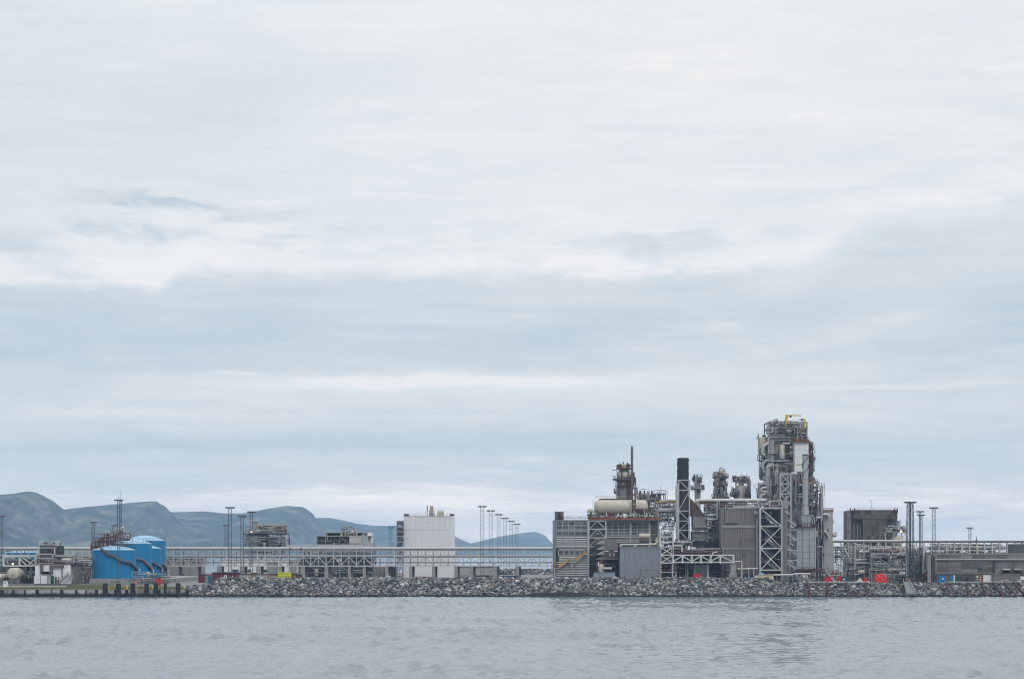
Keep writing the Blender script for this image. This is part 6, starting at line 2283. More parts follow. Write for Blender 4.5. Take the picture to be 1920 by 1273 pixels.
# intake hoods
D = 620
t = thing('intake_housing', 'grey air intake housing with four stacked pointed hoods, between hall and shed', 'air intake', 1140, D)
box(t, 'housing', mat('intake_grey', (.165, .155, .15), .6, var=.15, streak=.3), 1133.5, 1148, 1009.5, 1031, D, 8)
V = [W(1148, 1009.5, D), W(1158.5, 1017, D), W(1158.5, 1031, D), W(1148, 1031, D)]
V += [v + Vector((0, 8, 0)) for v in V]
part(t, 'housing_side', V, [(0, 3, 2, 1), (4, 5, 6, 7), (0, 1, 5, 4), (2, 3, 7, 6), (1, 2, 6, 5)], MATS['intake_grey'])
for i, row in enumerate((1012, 1022, 1031.5, 1041.5)):
    tip = 1117.5 if i < 3 else 1117
    a_, b_, c_ = W(1133.4, row - 1, D - .4), W(1133.4, row + 8, D - .4), W(tip, row + 7.8 if i else row + 8, D - .4)
    V = [a_, b_, c_] + [v + Vector((0, 8, 0)) for v in (a_, b_, c_)]
    part(t, 'hood', V, [(0, 2, 1), (3, 4, 5), (0, 3, 5, 2), (2, 5, 4, 1)], CONC if i < 3 else GREY)
    k = MB().box(X(tip, D), X(1133, D), D - .1, D + 7, Z(row + 8.6, D), Z(row + 8.2, D))
    k.to(t, 'hood_lip', DARK)
box(t, 'lower_housing', BROWN, 1133.5, 1158, 1031.3, 1046.5, D + .5, 7)
for px in (1134, 1151.5):
    box(t, 'strip_lamp', LIGHTT, px, px + 7, 1032, 1033.6, D - .1, .3)
for px in (1142.5, 1150):
    box(t, 'lit_panel', PALE, px, px + 2, 1037, 1043, D + .3, .2)
box(t, 'platform', GREY, 1117, 1162, 1046.8, 1048.2, D - .8, 9)
rail(t, OXIDE, [W(1128, 1046.6, D - .8), W(1160, 1046.6, D - .8)], 1.1, 1.1, .1)
for px in (1119, 1160):
    beam(t, 'post', DARK, W(px, 1048, D), (X(px, D), D, G), .4)
box(t, 'shade_interior', BLACK, 1119, 1163, 1048.5, 1094, D + 7, .5, z0=G)  # black sheet for the shaded void below the intake
pipe(t, 'red_column', OXIDE, [W(1125.5, 1048, D + .5), (X(1125.5, D), D + .5, G)], .9, 12)
pipe(t, 'red_column', OXIDE, [W(1130, 1043, D + .2), W(1130, 1064, D + .2)], .62, 12)
box(t, 'white_panel', WALL2, 1121, 1126, 1053, 1060, D - .2, .3)
pipe(t, 'silver_cylinder', LAGG, [W(1129, 1065.5, D - .4), W(1147, 1065.5, D - .4)], .58, 14)
clutter(t, 1120, 1162, 1050, 1080, D, D + 6, 131, 40, [DARK, GREY, BROWN, BLACK, DARK], .1, .3, vess=2, valves=24)
t = thing('corrugated_container', 'blue grey corrugated container at the foot of the intake housing', 'container', 1133, 615)
corr(t, 'body', mat('bluegrey_container', (.27, .34, .39), .5), 1114, 1152.5, 1073.5, 1094, 615, 2.6, .85, .16, z0=G)
box(t, 'lid', GREY, 1113.6, 1153, 1072.8, 1073.5, 614.8, 3)

D = 616
t = thing('ribbed_shed', 'tall blue grey ribbed metal shed with white pipe along its roof, before the plant', 'building', 1201, D)
corr(t, 'wall', CLADB, 1163.5, 1238.5, 1027, 1094, D, 14, .62, .12, z0=G)
box(t, 'roof_edge', GREY, 1162.8, 1239, 1024.6, 1027, D - .2, 14.4)
for px in (1165, 1192, 1219):
    MB().box(X(px, D) - .6, X(px, D) + .2, D - .3, D + .2, Z(1024.6, D), Z(1020.5, D)).to(t, 'pipe_stand', PALE)
pipe(t, 'roof_pipe', WHITE, [W(1163, 1020.6, D), W(1218, 1020.2, D), W(1232, 1020.2, D)], .26, 8)
pipe(t, 'fat_roof_pipe', CREAM, [W(1217, 1020.2, D - .1), W(1231, 1020.2, D - .1), W(1231, 1008, D - .1)], .42, 10)
k = MB()
k.box(X(1201, D), X(1201.5, D), D - .2, D - .1, G, Z(1068.4, D))
k.box(X(1201, D), X(1238, D), D - .2, D - .1, Z(1068.4, D), Z(1067.9, D))
k.to(t, 'gate_frame', DARK)
box(t, 'back_cabinet', BROWN, 1158.5, 1199, 1016.5, 1025, D + 5, 4)
for px in range(1160, 1198, 6):
    box(t, 'vent_grille', DARK, px, px + 4.5, 1018, 1024, D + 4.9, .1)
t = thing('roof_drum', 'white streaked drum lying on a dark box on the blue grey shed roof', 'drum', 1208, D + 4, z=Z(1024, D))
pipe(t, 'drum', CREAM, [W(1198.5, 1004.6, D + 4), W(1217.5, 1004.6, D + 4)], .98, 18)
box(t, 'saddle_box', BROWN, 1199.5, 1217, 1009, 1015.5, D + 3.2, 2.4)
box(t, 'base_box', DARK, 1199.5, 1217, 1015.5, 1024.6, D + 3.4, 2.2)

# ---------------------------------------------------------------- black stack
D = 634
t = thing('black_stack', 'big black stack with spiral strakes rising inside a pale steel frame', 'stack', 1280, D)
c = Vector((X(1280.5, D), D, 0))
rad = 10.6 * D / F
MB().lathe(c, [(rad, G), (rad, Z(915, D)), (rad, Z(859, D)), (rad * .92, Z(858.6, D)), (rad * .92, Z(861, D))], 32).to(t, 'shell', DUCT, True)
MB().lathe(c, [(rad + .03, Z(900, D)), (rad + .03, Z(858.9, D))], 32).to(t, 'upper_shell', BLACK, True)
for s in range(3):
    k = MB()
    pts = []
    for i in range(40):
        u = i / 39
        a = 2 * pi * (s / 3 + u * 1.05)
        z = Z(902, D) + (Z(860, D) - Z(902, D)) * u
        pts.append((c + Vector((cos(a) * rad, sin(a) * rad, z)), c + Vector((cos(a) * (rad + .2), sin(a) * (rad + .2), z))))
    for (p, q), (p2, q2) in zip(pts, pts[1:]):
        up = Vector((0, 0, .10))
        k.add([p, q, q2, p2, p + up, q + up, q2 + up, p2 + up], [(0, 1, 2, 3), (7, 6, 5, 4), (1, 5, 6, 2), (0, 3, 7, 4)])
    k.to(t, 'strake', BLACK)
for row in (918, 936, 956, 976, 996):
    MB().lathe((c.x, c.y, Z(row, D)), [(rad, -.12), (rad + .07, -.1), (rad + .07, .1), (rad, .12)], 32).to(t, 'ring', DUCT)
fd = D - 3.2
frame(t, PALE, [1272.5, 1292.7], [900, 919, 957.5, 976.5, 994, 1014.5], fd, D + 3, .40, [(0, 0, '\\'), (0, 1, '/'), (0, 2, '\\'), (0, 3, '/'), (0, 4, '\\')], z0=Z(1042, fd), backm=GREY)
V = [W(1267.6, 911, fd - .2), W(1271.8, 905, fd - .2), W(1271.8, 1015, fd - .2), W(1268.6, 1015, fd - .2)]
V += [v + Vector((0, 2.4, 0)) for v in V]
part(t, 'pale_duct', V, [(0, 3, 2, 1), (4, 5, 6, 7), (0, 1, 5, 4), (1, 2, 6, 5), (2, 3, 7, 6), (3, 0, 4, 7)], PALE)
for row in (982, 1006):
    MB().lathe(W(1294, row, fd - .5), [(.1, 0), (.28, -.15), (.28, -.35)], 8).to(t, 'lamp', LIGHTT, True)
# duct that leads from the stack down to the boiler box
t = thing('exhaust_duct', 'sloping burnt brown exhaust duct joining the black stack to a grey box', 'duct', 1306, D)
V, Fc = [], []
A, B = W(1286, 936, D), W(1312, 972, D)
prof = [(1283, 926, 1283, 962), (1290, 930, 1291, 966), (1299, 938, 1299, 968), (1310, 950, 1300, 968.5), (1319, 963, 1299.5, 969), (1321, 970, 1299, 970)]
for xa_, ya_, xb_, yb_ in prof:
    p, q = W(xa_, ya_, D - 1.5), W(xb_, yb_, D - 1.5)
    V += [p, q, q + Vector((0, 4.5, 0)), p + Vector((0, 4.5, 0))]
for i in range(len(prof) - 1):
    for u in range(4):
        Fc.append((4 * i + u, 4 * i + (u + 1) % 4, 4 * i + 4 + (u + 1) % 4, 4 * i + 4 + u))
part(t, 'duct', V, Fc, DUCTR)
for (x0_, y0_), (x1_, y1_) in (((1299, 938), (1299, 968)), ((1305, 944), (1299.6, 968)), ((1310, 950), (1300, 968.5)), ((1315, 956.5), (1300, 969))):
    beam(t, 'stiffener', BROWN, W(x0_, y0_, D - 1.6), W(x1_, y1_, D - 1.6), .16)
BOXG = mat('boiler_box_grey', (.20, .20, .195), .6, var=.12, streak=.2)
t = thing('boiler_box', 'ribbed grey boiler box under the burnt exhaust duct', 'boiler', 1313, 630)
corr(t, 'upper_casing', BOXG, 1299.5, 1322.5, 968.5, 980, 631, 6, .8, .06)
box(t, 'shoulder', BOXG, 1299.5, 1324, 979, 985.4, 630.6, 6.6)
corr(t, 'casing', BOXG, 1300, 1325.5, 985, 994, 630.6, 6, .55, .08)
box(t, 'ledge', PALE, 1303, 1328, 987, 988, 629.4, 1.2)
rail(t, BROWN, [W(1299, 995.4, 629.4), W(1328, 995.4, 629.4)], 1.3, 1.3, .1)
box(t, 'platform', GREY, 1298, 1330, 995.4, 996.4, 629.2, 8)
corr(t, 'lower_casing', BOXG, 1299, 1327, 996.6, 1013, 630.2, 7, .5, .09)
box(t, 'hatch', GREY, 1302, 1308, 1001, 1007, 629.9, .3)
for px in (1299.5, 1325.5):
    beam(t, 'leg', PALE, W(px, 1013, 630), (X(px, 630), 630, G), .5)
box(t, 'dark_hopper', BLACK, 1302, 1324, 1013.5, 1030, 632, 4)
for px in (1306, 1317):
    box(t, 'strip_lamp', LIGHTT, px, px + 6.5, 1017.2, 1019, 629.6, .3)
t = thing('pipework', 'dense white and grey pipe racks between the boiler box and the brown ribbed hall', 'pipework', 1340, 636)
clutter(t, 1322, 1354, 944, 972, 636, 642, 141, 60, [PALE, LAGG, GREY, OXIDE, WHITE], .08, .24, vess=2, valves=40)
clutter(t, 1326, 1354, 972, 1038, 632, 642, 142, 70, [GREY, DARK, DARK, LAGG, NAVY, PALE], .1, .3, vess=4, valves=30, decks=2, railm=OXIDE)
frame(t, GREY, [1328, 1344, 1353], [972, 985, 1002, 1020, 1036], 631, 640, .3, [(0, 1, '/'), (0, 2, '\\')], z0=G, backm=DARK)
for row in (965.5, 973.5):
    pipe(t, 'white_pipe', WHITE, [W(1326, row, 630.4), W(1345, row - .4, 630.4), W(1345, row - 24, 630.4)], .34)
box(t, 'shade_panel', BLACK, 1328, 1356, 985, 1094, 643, .4, z0=G)  # black backdrop, shade between the pipe racks as colour
for px, row in ((1329, 989.5), (1330, 1008.5), (1350, 990)):
    vessel_x(t, 'white_elbow', WHITE, W(px, row, 629.5), .42, 1.5, 10)
box(t, 'blue_panel', mat('blue_enamel', (.13, .25, .36), .5), 1345, 1349.5, 981, 986, 631, .4)

# ---------------------------------------------------------------- white frame and truss at the front
D = 613.5
t = thing('braced_tower', 'white cross braced steel frame left of the black stack, front of the plant', 'steel frame', 1250, D)
frame(t, WHITE, [1238, 1262.3], [995.6, 1006, 1015.5, 1025.5], D + 2.4, D + 9, .48, [], z0=Z(1058, D))
frame(t, WHITE, [1238, 1262.3], [1025.5, 1040.3, 1055], D + 2.4, D + 9, .48, [(0, 0, 'x'), (0, 1, 'x')], z0=Z(1058, D))
for px, m_ in ((1238, OCHRE), (1262.3, PALE)):
    beam(t, 'lower_post', m_, (X(px, D), D + 2.4, Z(1057, D)), (X(px, D), D + 2.4, G), .5)
clutter(t, 1239, 1262, 996, 1026, D + 4, D + 9, 151, 40, [DARK, GREY, PALE, LAGG, BROWN], .1, .3, vess=2, valves=26, decks=2, railm=BROWN)
clutter(t, 1240, 1270, 1056, 1073, D + 4, D + 9, 152, 26, [DARK, OXIDE, GREY, BROWN], .1, .26, vess=2, valves=16)
box(t, 'deck', PALE, 1237, 1269, 1072, 1073.2, D + 2.2, 6)
box(t, 'dark_panel', CLADG, 1240, 1262, 1027, 1094, D + 9.5, .4, z0=G)  # backdrop whose dark tone stands for shade inside the frame
t = thing('truss_bridge', 'white truss footbridge on a concrete pylon at the front of the plant', 'truss bridge', 1320, D)
xs = [1263, 1281, 1298.5, 1316, 1334, 1352, 1376.5]
for dd, m_ in ((D + 1.8, WHITE), (D + 5.5, GREY)):
    beam(t, 'top_chord', m_, W(1263, 1040.4, D) + Vector((0, dd - D, 0)), W(1377, 1040.4, D) + Vector((0, dd - D, 0)), .42)
    beam(t, 'bottom_chord', m_, W(1263, 1053.6, D) + Vector((0, dd - D, 0)), W(1377, 1053.6, D) + Vector((0, dd - D, 0)), .42)
    for i, px in enumerate(xs):
        p, q = W(px, 1041, D), W(px, 1056, D)
        p.y = q.y = dd - .02
        beam(t, 'post', m_, p, q, .50 if i < 6 else .62)
    for i in range(6):
        up = (i % 2 == 0)
        p, q = W(xs[i], 1052.5 if up else 1041.5, D), W(xs[i + 1], 1041.5 if up else 1052.5, D)
        p.y = q.y = dd - .05
        if i == 5:
            p, q = W(xs[5], 1041.5, D), W(xs[6], 1053, D)
            p.y = q.y = dd - .05
        beam(t, 'diagonal', m_, p, q, .30)
MB().box(X(1263, D), X(1380, D), D + 1.6, D + 6, Z(1055.2, D), Z(1053.8, D)).to(t, 'floor', GREY)
V = []
for row, hw_ in ((1057, 4.8), (1061, 5.2), (1074.5, 5.6), (1076.5, 7.6), (1090, 8.0)):
    for sx, yy in ((-1, 0), (1, 0), (1, 3), (-1, 3)):
        V.append((X(1376 + sx * hw_, D), D + 2 + yy, Z(row, D)))
Fc = [(4 * i + u, 4 * i + (u + 1) % 4, 4 * i + 4 + (u + 1) % 4, 4 * i + 4 + u) for i in range(4) for u in range(4)] + [(0, 1, 2, 3)]
part(t, 'pylon', V, Fc, CONC)
pipe(t, 'white_pipe', WHITE, [W(1378, 1052, D + 1.8), W(1391, 1052.3, D + 1.8), W(1391, 1085, D + 1.8)], .2)
pipe(t, 'handrail_pipe', WHITE, [W(1334, 1044, D + 1), W(1337, 1036, D + 1), W(1345, 1034, D + 1)], .2)
t = thing('pump_deck', 'open deck of dark red pumps and pipes above the white truss footbridge', 'process module', 1305, 622)
clutter(t, 1264, 1352, 1028, 1040, 619, 625, 161, 60, [OXIDE, BROWN, PALE, OXIDE, LAGG, GREY], .1, .26, vess=3, valves=50)
clutter(t, 1264, 1300, 1012, 1030, 620, 626, 162, 30, [DARK, BROWN, GREY, PALE], .1, .3, vess=2, valves=20)
box(t, 'deck', OXIDE, 1264, 1352, 1039.2, 1040, 618.5, 8)
rail(t, OXIDE, [W(1264, 1039, 618.4), W(1352, 1039, 618.4)], 1.6, 1.2, .13)
pipe(t, 'pipe', BROWN, [W(1268, 1035.5, 618.6), W(1330, 1035.5, 618.6)], .3)
pipe(t, 'white_pipe', WHITE, [W(1262, 1023, 617), W(1278.5, 1023, 617), W(1278.5, 1034, 617)], .3)
pipe(t, 'white_pipe', WHITE, [W(1243, 1020.5, 617.5), W(1243, 1018, 617.5), W(1252, 1018, 617.5)], .24)
box(t, 'pale_box', WALL2, 1290, 1294, 1023, 1030.5, 618, 1)
box(t, 'shade_panel', BLACK, 1262, 1356, 1015, 1094, 628, .4, z0=G)  # black sheet put behind the deck as painted deep shade
beam(t, 'deck_beam', PALE, W(1262, 1015.6, 617), W(1298, 1015.6, 617), .3)
for px, m_ in ((1285.5, GREY), (1289.5, GREY), (1304, GREY), (1327, PALE)):
    beam(t, 'leg', m_, W(px, 1055, 619), (X(px, 619), 619, G), .7 if px > 1320 else .4)
beam(t, 'brace', GREY, W(1304, 1060, 618.8), W(1318, 1074, 618.8), .22)
box(t, 'wall_panel', CLADB, 1300, 1330, 1058, 1094, 624, .4, z0=G)
clutter(t, 1264, 1300, 1056, 1092, 620, 626, 163, 30, [DARK, GREY, BROWN], .1, .24, vess=1, valves=14)
rows = 9
for i in range(rows):
    box(t, 'shelf', GREY, 1329, 1355, 1060 + i * 3, 1060.6 + i * 3, 626, 2)
t = thing('red_container', 'red skip standing at the top of the boulders below the truss footbridge', 'skip', 1308, 614)
corr(t, 'body', RED, 1300.3, 1316, 1076.8, 1094, 613, 2.0, .5, .06, z0=G)
box(t, 'rim', RED, 1300, 1316.3, 1076, 1076.8, 612.9, 2.3)
box(t, 'pale_box', WALL2, 1323.5, 1331, 1081.6, 1094, 613, 1, z0=G)
t = thing('small_drum', 'small pale domed drum on the yard under the footbridge, left of the red skip', 'drum', 1275, 614)
vessel_z(t, 'drum', PALE, (X(1275, 614), 614, 5.0), .8, 2.2, 16)
t = thing('small_drum', 'small tan drum beneath the white cross braced frame', 'drum', 1251, 614)
vessel_z(t, 'drum', TAN, (X(1251, 614), 614, 5.0), .7, 2.1, 16)
t = thing('strip_light_post', 'slim pale light post by the foot of the white frame', 'lamp post', 1267.5, 613)
beam(t, 'post', LIGHTT, W(1267.5, 1075, 613), W(1267.5, 1083, 613), .3)
beam(t, 'base', GREY, W(1267.5, 1083, 613), (X(1267.5, 613), 613, G), .2)
# ---------------------------------------------------------------- brown ribbed hall and stair tower
D = 622
t = thing('ribbed_hall', 'tall brown grey hall of vertical ribs between the black stack and the stair tower', 'building', 1387, D)
corr(t, 'wall', CLADG, 1353, 1424, 953.5, 1094, D, 20, .85, .26, z0=G)
box(t, 'roof_edge', GREY, 1352.5, 1424.5, 952.2, 953.5, D - .4, 20.6)
for r0, r1 in ((984.5, 988.8), (1026, 1030.8)):
    box(t, 'wall_band', GREY, 1353.5, 1424, r0, r1, D - .42, .2)
corr(t, 'raised_bay', CLADG, 1360.8, 1383.5, 954.4, 979, D - .6, .6, .9, .22)
box(t, 'bay_sill', GREY, 1360, 1384.3, 979, 980, D - .9, .9)
k = MB()
k.box(X(1388, D), X(1388.6, D), D - .4, D - .28, Z(1026, D), Z(1011.2, D))
k.box(X(1388, D), X(1424, D), D - .4, D - .28, Z(1011.7, D), Z(1011.1, D))
k.to(t, 'gate_frame', DARK)
box(t, 'wall_sign', NAVY, 1392.6, 1399.6, 1038.3, 1042.6, D - .5, .12)
for i in range(3):
    MB().box(X(1394 + i * 1.6, D), X(1394.9 + i * 1.6, D), D - .55, D - .5, Z(1041, D), Z(1039.6, D)).to(t, 'sign_mark', PALE)
pipe(t, 'downpipe', GREY, [W(1419.5, 972, D - .7), W(1419.5, 1077, D - .7)], .42, 10)
box(t, 'pipe_head', GREY, 1414, 1421.5, 958, 963.5, D - 1.2, 1)
beam(t, 'bracket', GREY, W(1414, 963, D - 1), W(1420, 971, D - 1), .2)
pipe(t, 'left_bay_pipe', GREY, [W(1356, 1080, D - .7), W(1356, 1030, D - .7)], .24)
for a_, b_, row in ((1361.5, 1369, 1067), (1382, 1389, 1064.7), (1391, 1401, 1064.7)):
    box(t, 'strip_lamp', LIGHTT, a_, b_, row, row + 1.8, D - 1.2, .4)
box(t, 'dark_base', SHEDD, 1383, 1424, 1075, 1094, D - .8, .5, z0=G)
t = thing('roof_pipes', 'long white pipe and yellow pipe on posts above the roof of the brown ribbed hall', 'pipework', 1370, 630, z=Z(953, D))
pipe(t, 'white_pipe', WHITE, [W(1304, 939, 629), W(1312, 937.4, 629), W(1436, 937.4, 629)], .62, 12)
pipe(t, 'grey_pipe', GREY, [W(1312, 940, 630.6), W(1436, 940, 630.6)], .42, 10)
pipe(t, 'yellow_pipe', OCHRE, [W(1310, 942.8, 631), W(1365, 942.8, 631)], .48, 10)
for px in (1344.5, 1349, 1376, 1402, 1421.5):
    beam(t, 'pipe_post', PALE, W(px, 937.5, 628.6), W(px, 953 if px > 1350 else 966, 628.6), .36 if px < 1420 else 1.0, .36)
clutter(t, 1348, 1426, 943, 953, 627, 635, 171, 50, [OXIDE, PALE, GREY, LAGG, BROWN], .08, .24, vess=3, valves=40, lamps=5)
pipe(t, 'white_roof_pipe', LAGG, [W(1376, 951, 626), W(1418, 950.6, 626)], .42, 10)
rail(t, BROWN, [W(1353, 953, 622.4), W(1424, 953, 622.4)], 1.1, 1.8, .08)

# three columns behind
D = 675


def column(name, label, px, rad_px, top, plats, m, head=None):
    t = thing(name, label, 'column', px, D, None, z=G)
    c = Vector((X(px, D), D, 0))
    rad = rad_px * D / F
    MB().lathe(c, [(rad, G), (rad, Z(top + rad_px * .6, D)), (rad * .8, Z(top + rad_px * .25, D)), (rad * .4, Z(top, D)), (.05, Z(top - .2, D))], 24).to(t, 'shell', m, True)
    for row, f, a0, a1, rm in plats:
        ring_platform(t, (c.x, c.y, Z(row, D)), rad, rad * f, BROWN, rm, h=1.5, a0=a0, a1=a1)
    ladder(t, GREY, (c.x + rad * .4, D - rad - .4, Z(940, D)), (c.x + rad * .4, D - rad - .4, Z(top + 4, D)), .7, cage=True)
    return t, c, rad


COLG = mat('column_steel', (.36, .345, .32), .55, .1, var=.2, streak=.25)
t, c, rad = column('column_vessel', 'slender grey column with wide ring platform just right of the black stack', 1308, 5.6, 899, [(902, 1.5, 0, 6.283  , BROWN), (916.5, 2.4, 0, 6.283, GREY), (896, 1.6, 2.6, 6.6  , BROWN)], COLG)
pipe(t, 'riser', GREY, [W(1304.5, 940, D - 2), W(1304.5, 898, D - 2), W(1308, 893, D - 2)], .5)
clutter(t, 1300, 1315, 893, 902, D - 2, D + 1, 181, 16, [GREY, COLG, BROWN], .1, .24, vess=1, valves=14)
clutter(t, 1295, 1321, 909, 917, D - 2.5, D + 1, 182, 14, [GREY, COLG, BROWN], .1, .22, vess=0, valves=12)
t, c, rad = column('column_vessel', 'tallest middle column crowded with four ring platforms, behind the ribbed hall', 1351, 5.8, 884, [(894.5, 2.6, 0, 6.283  , BROWN), (909, 2.4, 0, 6.283  , BROWN), (919, 2.1, 2.6, 6.6  , BROWN), (932.5, 2.9, 0, 6.283  , BROWN)], COLG)
for pts, r_, m_ in (([(1342, 936), (1342, 900), (1350, 896)], .5, GREY), ([(1360, 936), (1361, 912), (1353, 905)], .45, GREY), ([(1345, 921), (1345, 915), (1352, 915)], .4, GREY), ([(1352, 912), (1354, 930)], .8, GREY)):
    pipe(t, 'pipe', m_, [W(x, y, D - 2.6) for x, y in pts], r_)
clutter(t, 1339, 1364, 884, 934, D - 2.8, D + 1.5, 183, 60, [GREY, GREY, BROWN, COLG, COLG], .1, .34, vess=5, valves=44)
MB().lathe((c.x + .6, D - 1, 0), [(1.2, Z(890, D)), (1.2, Z(883, D)), (.6, Z(880.5, D))], 14).to(t, 'head_vessel', TAN, True)
vessel_z(t, 'small_vessel', CREAM, (c.x + .1, D - 2.4, Z(890, D)), .45, 1.7, 10)
pipe(t, 'davit', DARK, [W(1349, 884, D - 1), W(1350, 877.5, D - 1), W(1356, 878.3, D - 1)], .18)
pipe(t, 'whip', DARK, [W(1350, 879, D - 1), W(1350, 875.5, D - 1)], .14)
t, c, rad = column('column_vessel', 'broad column with cream domed top and a looping overhead pipe', 1389.5, 11.2, 908.5, [(928, 1.5, 2.5, 4.2  , BROWN), (926, 1.5, 5.0, 6.9  , BROWN), (901, .95, 0, 6.283  , BROWN)], mat('dome_cream', (.60, .56, .49), .55, .1, var=.15, streak=.25))
beam(t, 'top_frame', GREY, W(1380, 901, D - 2), W(1380, 925, D - 2), .5)
beam(t, 'top_frame', GREY, W(1377, 901.5, D - 2), W(1395, 901.5, D - 2), .5)
pipe(t, 'overhead_pipe', PALE, [W(1390, 910, D - 1), W(1390, 898.6, D - 1), W(1404, 897, D - 1), W(1404, 941, D - 1)], .95, 12, 2.4)
pipe(t, 'pipe', GREY, [W(1394, 899, D - 1), W(1394, 892, D - 1), W(1398, 894.5, D - 1)], .36)
for px in (1376, 1383, 1385.5):
    pipe(t, 'pipe', GREY, [W(px, 903, D - 1.5), W(px, 893.5, D - 1.5)], .3)
clutter(t, 1373, 1408, 893, 905, D - 2.5, D + 1, 184, 26, [GREY, COLG, BROWN], .1, .26, vess=1, valves=24)
clutter(t, 1370, 1380, 915, 932, D - 3, D, 185, 16, [GREY, COLG, BROWN], .12, .3, vess=1, valves=16)
clutter(t, 1399, 1408, 914, 934, D - 3, D, 186, 12, [DARK, GREY, OXIDE], .12, .3, vess=1, valves=12)
vessel_x(t, 'manhole', GREY, W(1383, 921, D - rad), .8, 1.4, 14, .4, 'Y')

# stair tower
D = 619
t = thing('stair_tower', 'pale steel stair tower with big cross braces before the cold tower', 'stair tower', 1445, D)
frame(t, PALE, [1425.2, 1465.8], [952.5, 986.2, 1027.6, 1068.4], D, D + 6, .62, [(0, 0, '\\'), (0, 1, 'x'), (0, 2, 'x')], z0=G, backm=GREY)
box(t, 'shade_wall', SHEDD, 1426, 1466, 954, 1094, D + 6.4, .4, z0=G)  # dark sheet giving the stairwell its shade by colour
for j, row in enumerate((985, 1006, 1027, 1047.5, 1068)):
    yy = D + 1.2 + (j % 2) * 1.6
    flight(t, GREY if j % 2 else PALE, (X(1457.5, D), yy, Z(row, D)), (X(1437, D), yy, Z(row - 14.5, D)), 1.2)
    flight(t, GREY, (X(1437.5, D), D + 3.6, Z(row - 14, D)), (X(1450, D), D + 3.6, Z(row - 22, D)), 1.2)
    box(t, 'landing', GREY, 1426, 1437, row - 14.5, row - 13.8, D + .8, 4.6)
    box(t, 'landing', PALE, 1457, 1465.5, row, row + .9, D + .8, 4.6)
    rail(t, OXIDE if j % 2 == 0 else GREY, [W(1426, row - 14.6, D + .7), W(1437, row - 14.6, D + .7)], 1.2, 1, .09)
    if j < 3:
        p = W(1445.5, 979.5 + j * 34.5, D - .3)
        beam(t, 'lit_strip', LIGHTT, p + Vector((-.6, 0, .4)), p + Vector((.6, 0, -.4)), .26)
clutter(t, 1426, 1440, 960, 1060, D + 3, D + 5.5, 191, 14, [DARK, OXIDE, NAVY, GREY], .12, .3, vess=1, valves=14)
clutter(t, 1426, 1466, 940, 953, D + .4, D + 5, 192, 26, [OXIDE, OXIDE, PALE, GREY, DARK], .08, .22, vess=2, valves=24)
frame(t, PALE, [1443, 1465.8], [938.5, 946.5, 952.5], D, D + 6, .4)
rail(t, OXIDE, [W(1426, 952.3, D - .2), W(1465, 952.3, D - .2)], 1.3, 1.3, .12)
box(t, 'wall_panel', CONC, 1466.3, 1478, 938.5, 953.5, D + 1, 5)
corr(t, 'ribbed_wall', CLADG, 1466.6, 1475.5, 954, 1094, D + .5, 6, .6, .14, z0=G)
p = W(1474.5, 960, D - .2)
beam(t, 'lit_strip', LIGHTT, p + Vector((-.5, 0, .4)), p + Vector((.5, 0, -.4)), .26)
for s, (px0, px1) in enumerate(((1477, 1495), )):
    for j in range(4):
        y0_ = 973 + j * 27
        flight(t, PALE, (X(1494, D), D + 1.5, Z(y0_ + 13, D)), (X(1476, D), D + 1.5, Z(y0_, D)), 1.1)
        flight(t, GREY, (X(1476, D), D + 3.2, Z(y0_ + 26, D)), (X(1494, D), D + 3.2, Z(y0_ + 13, D)), 1.1)
        p = W(1484.5, 987 + j * 33, D + 1.0)
        if j < 3:
            beam(t, 'lit_strip', LIGHTT, p + Vector((-.6, 0, .4)), p + Vector((.6, 0, -.4)), .26)
        beam(t, 'beam', PALE, W(1475, 993 + j * 19, D + 1), W(1495, 993 + j * 19, D + 1), .26)
beam(t, 'column', PALE, W(1483, 965, D + 4.5), (X(1483, D), D + 4.5, G), .6)

# ---------------------------------------------------------------- the cold box tower
D = 650
t = thing('cold_box_tower', 'tallest grey process tower with pipes, vessels and cranes on every side', 'process tower', 1475, D)
box(t, 'core', COLD, 1441.5, 1492, 820, 1094, D + .3, 14, z0=G)
lv = [821, 836, 851, 868, 885, 900, 915, 930, 945, 960]
cv = [1442, 1454, 1466, 1478, 1491]
for r0, r1 in zip(lv, lv[1:]):
    for c0, c1 in zip(cv, cv[1:]):
        box(t, 'wall_panel', COLD, c0 + .18, c1 - .18, r0 + .2, r1 - .2, D, .29)
box(t, 'upper_core', BROWN, 1484, 1514, 806, 1000, D + 2, 11)
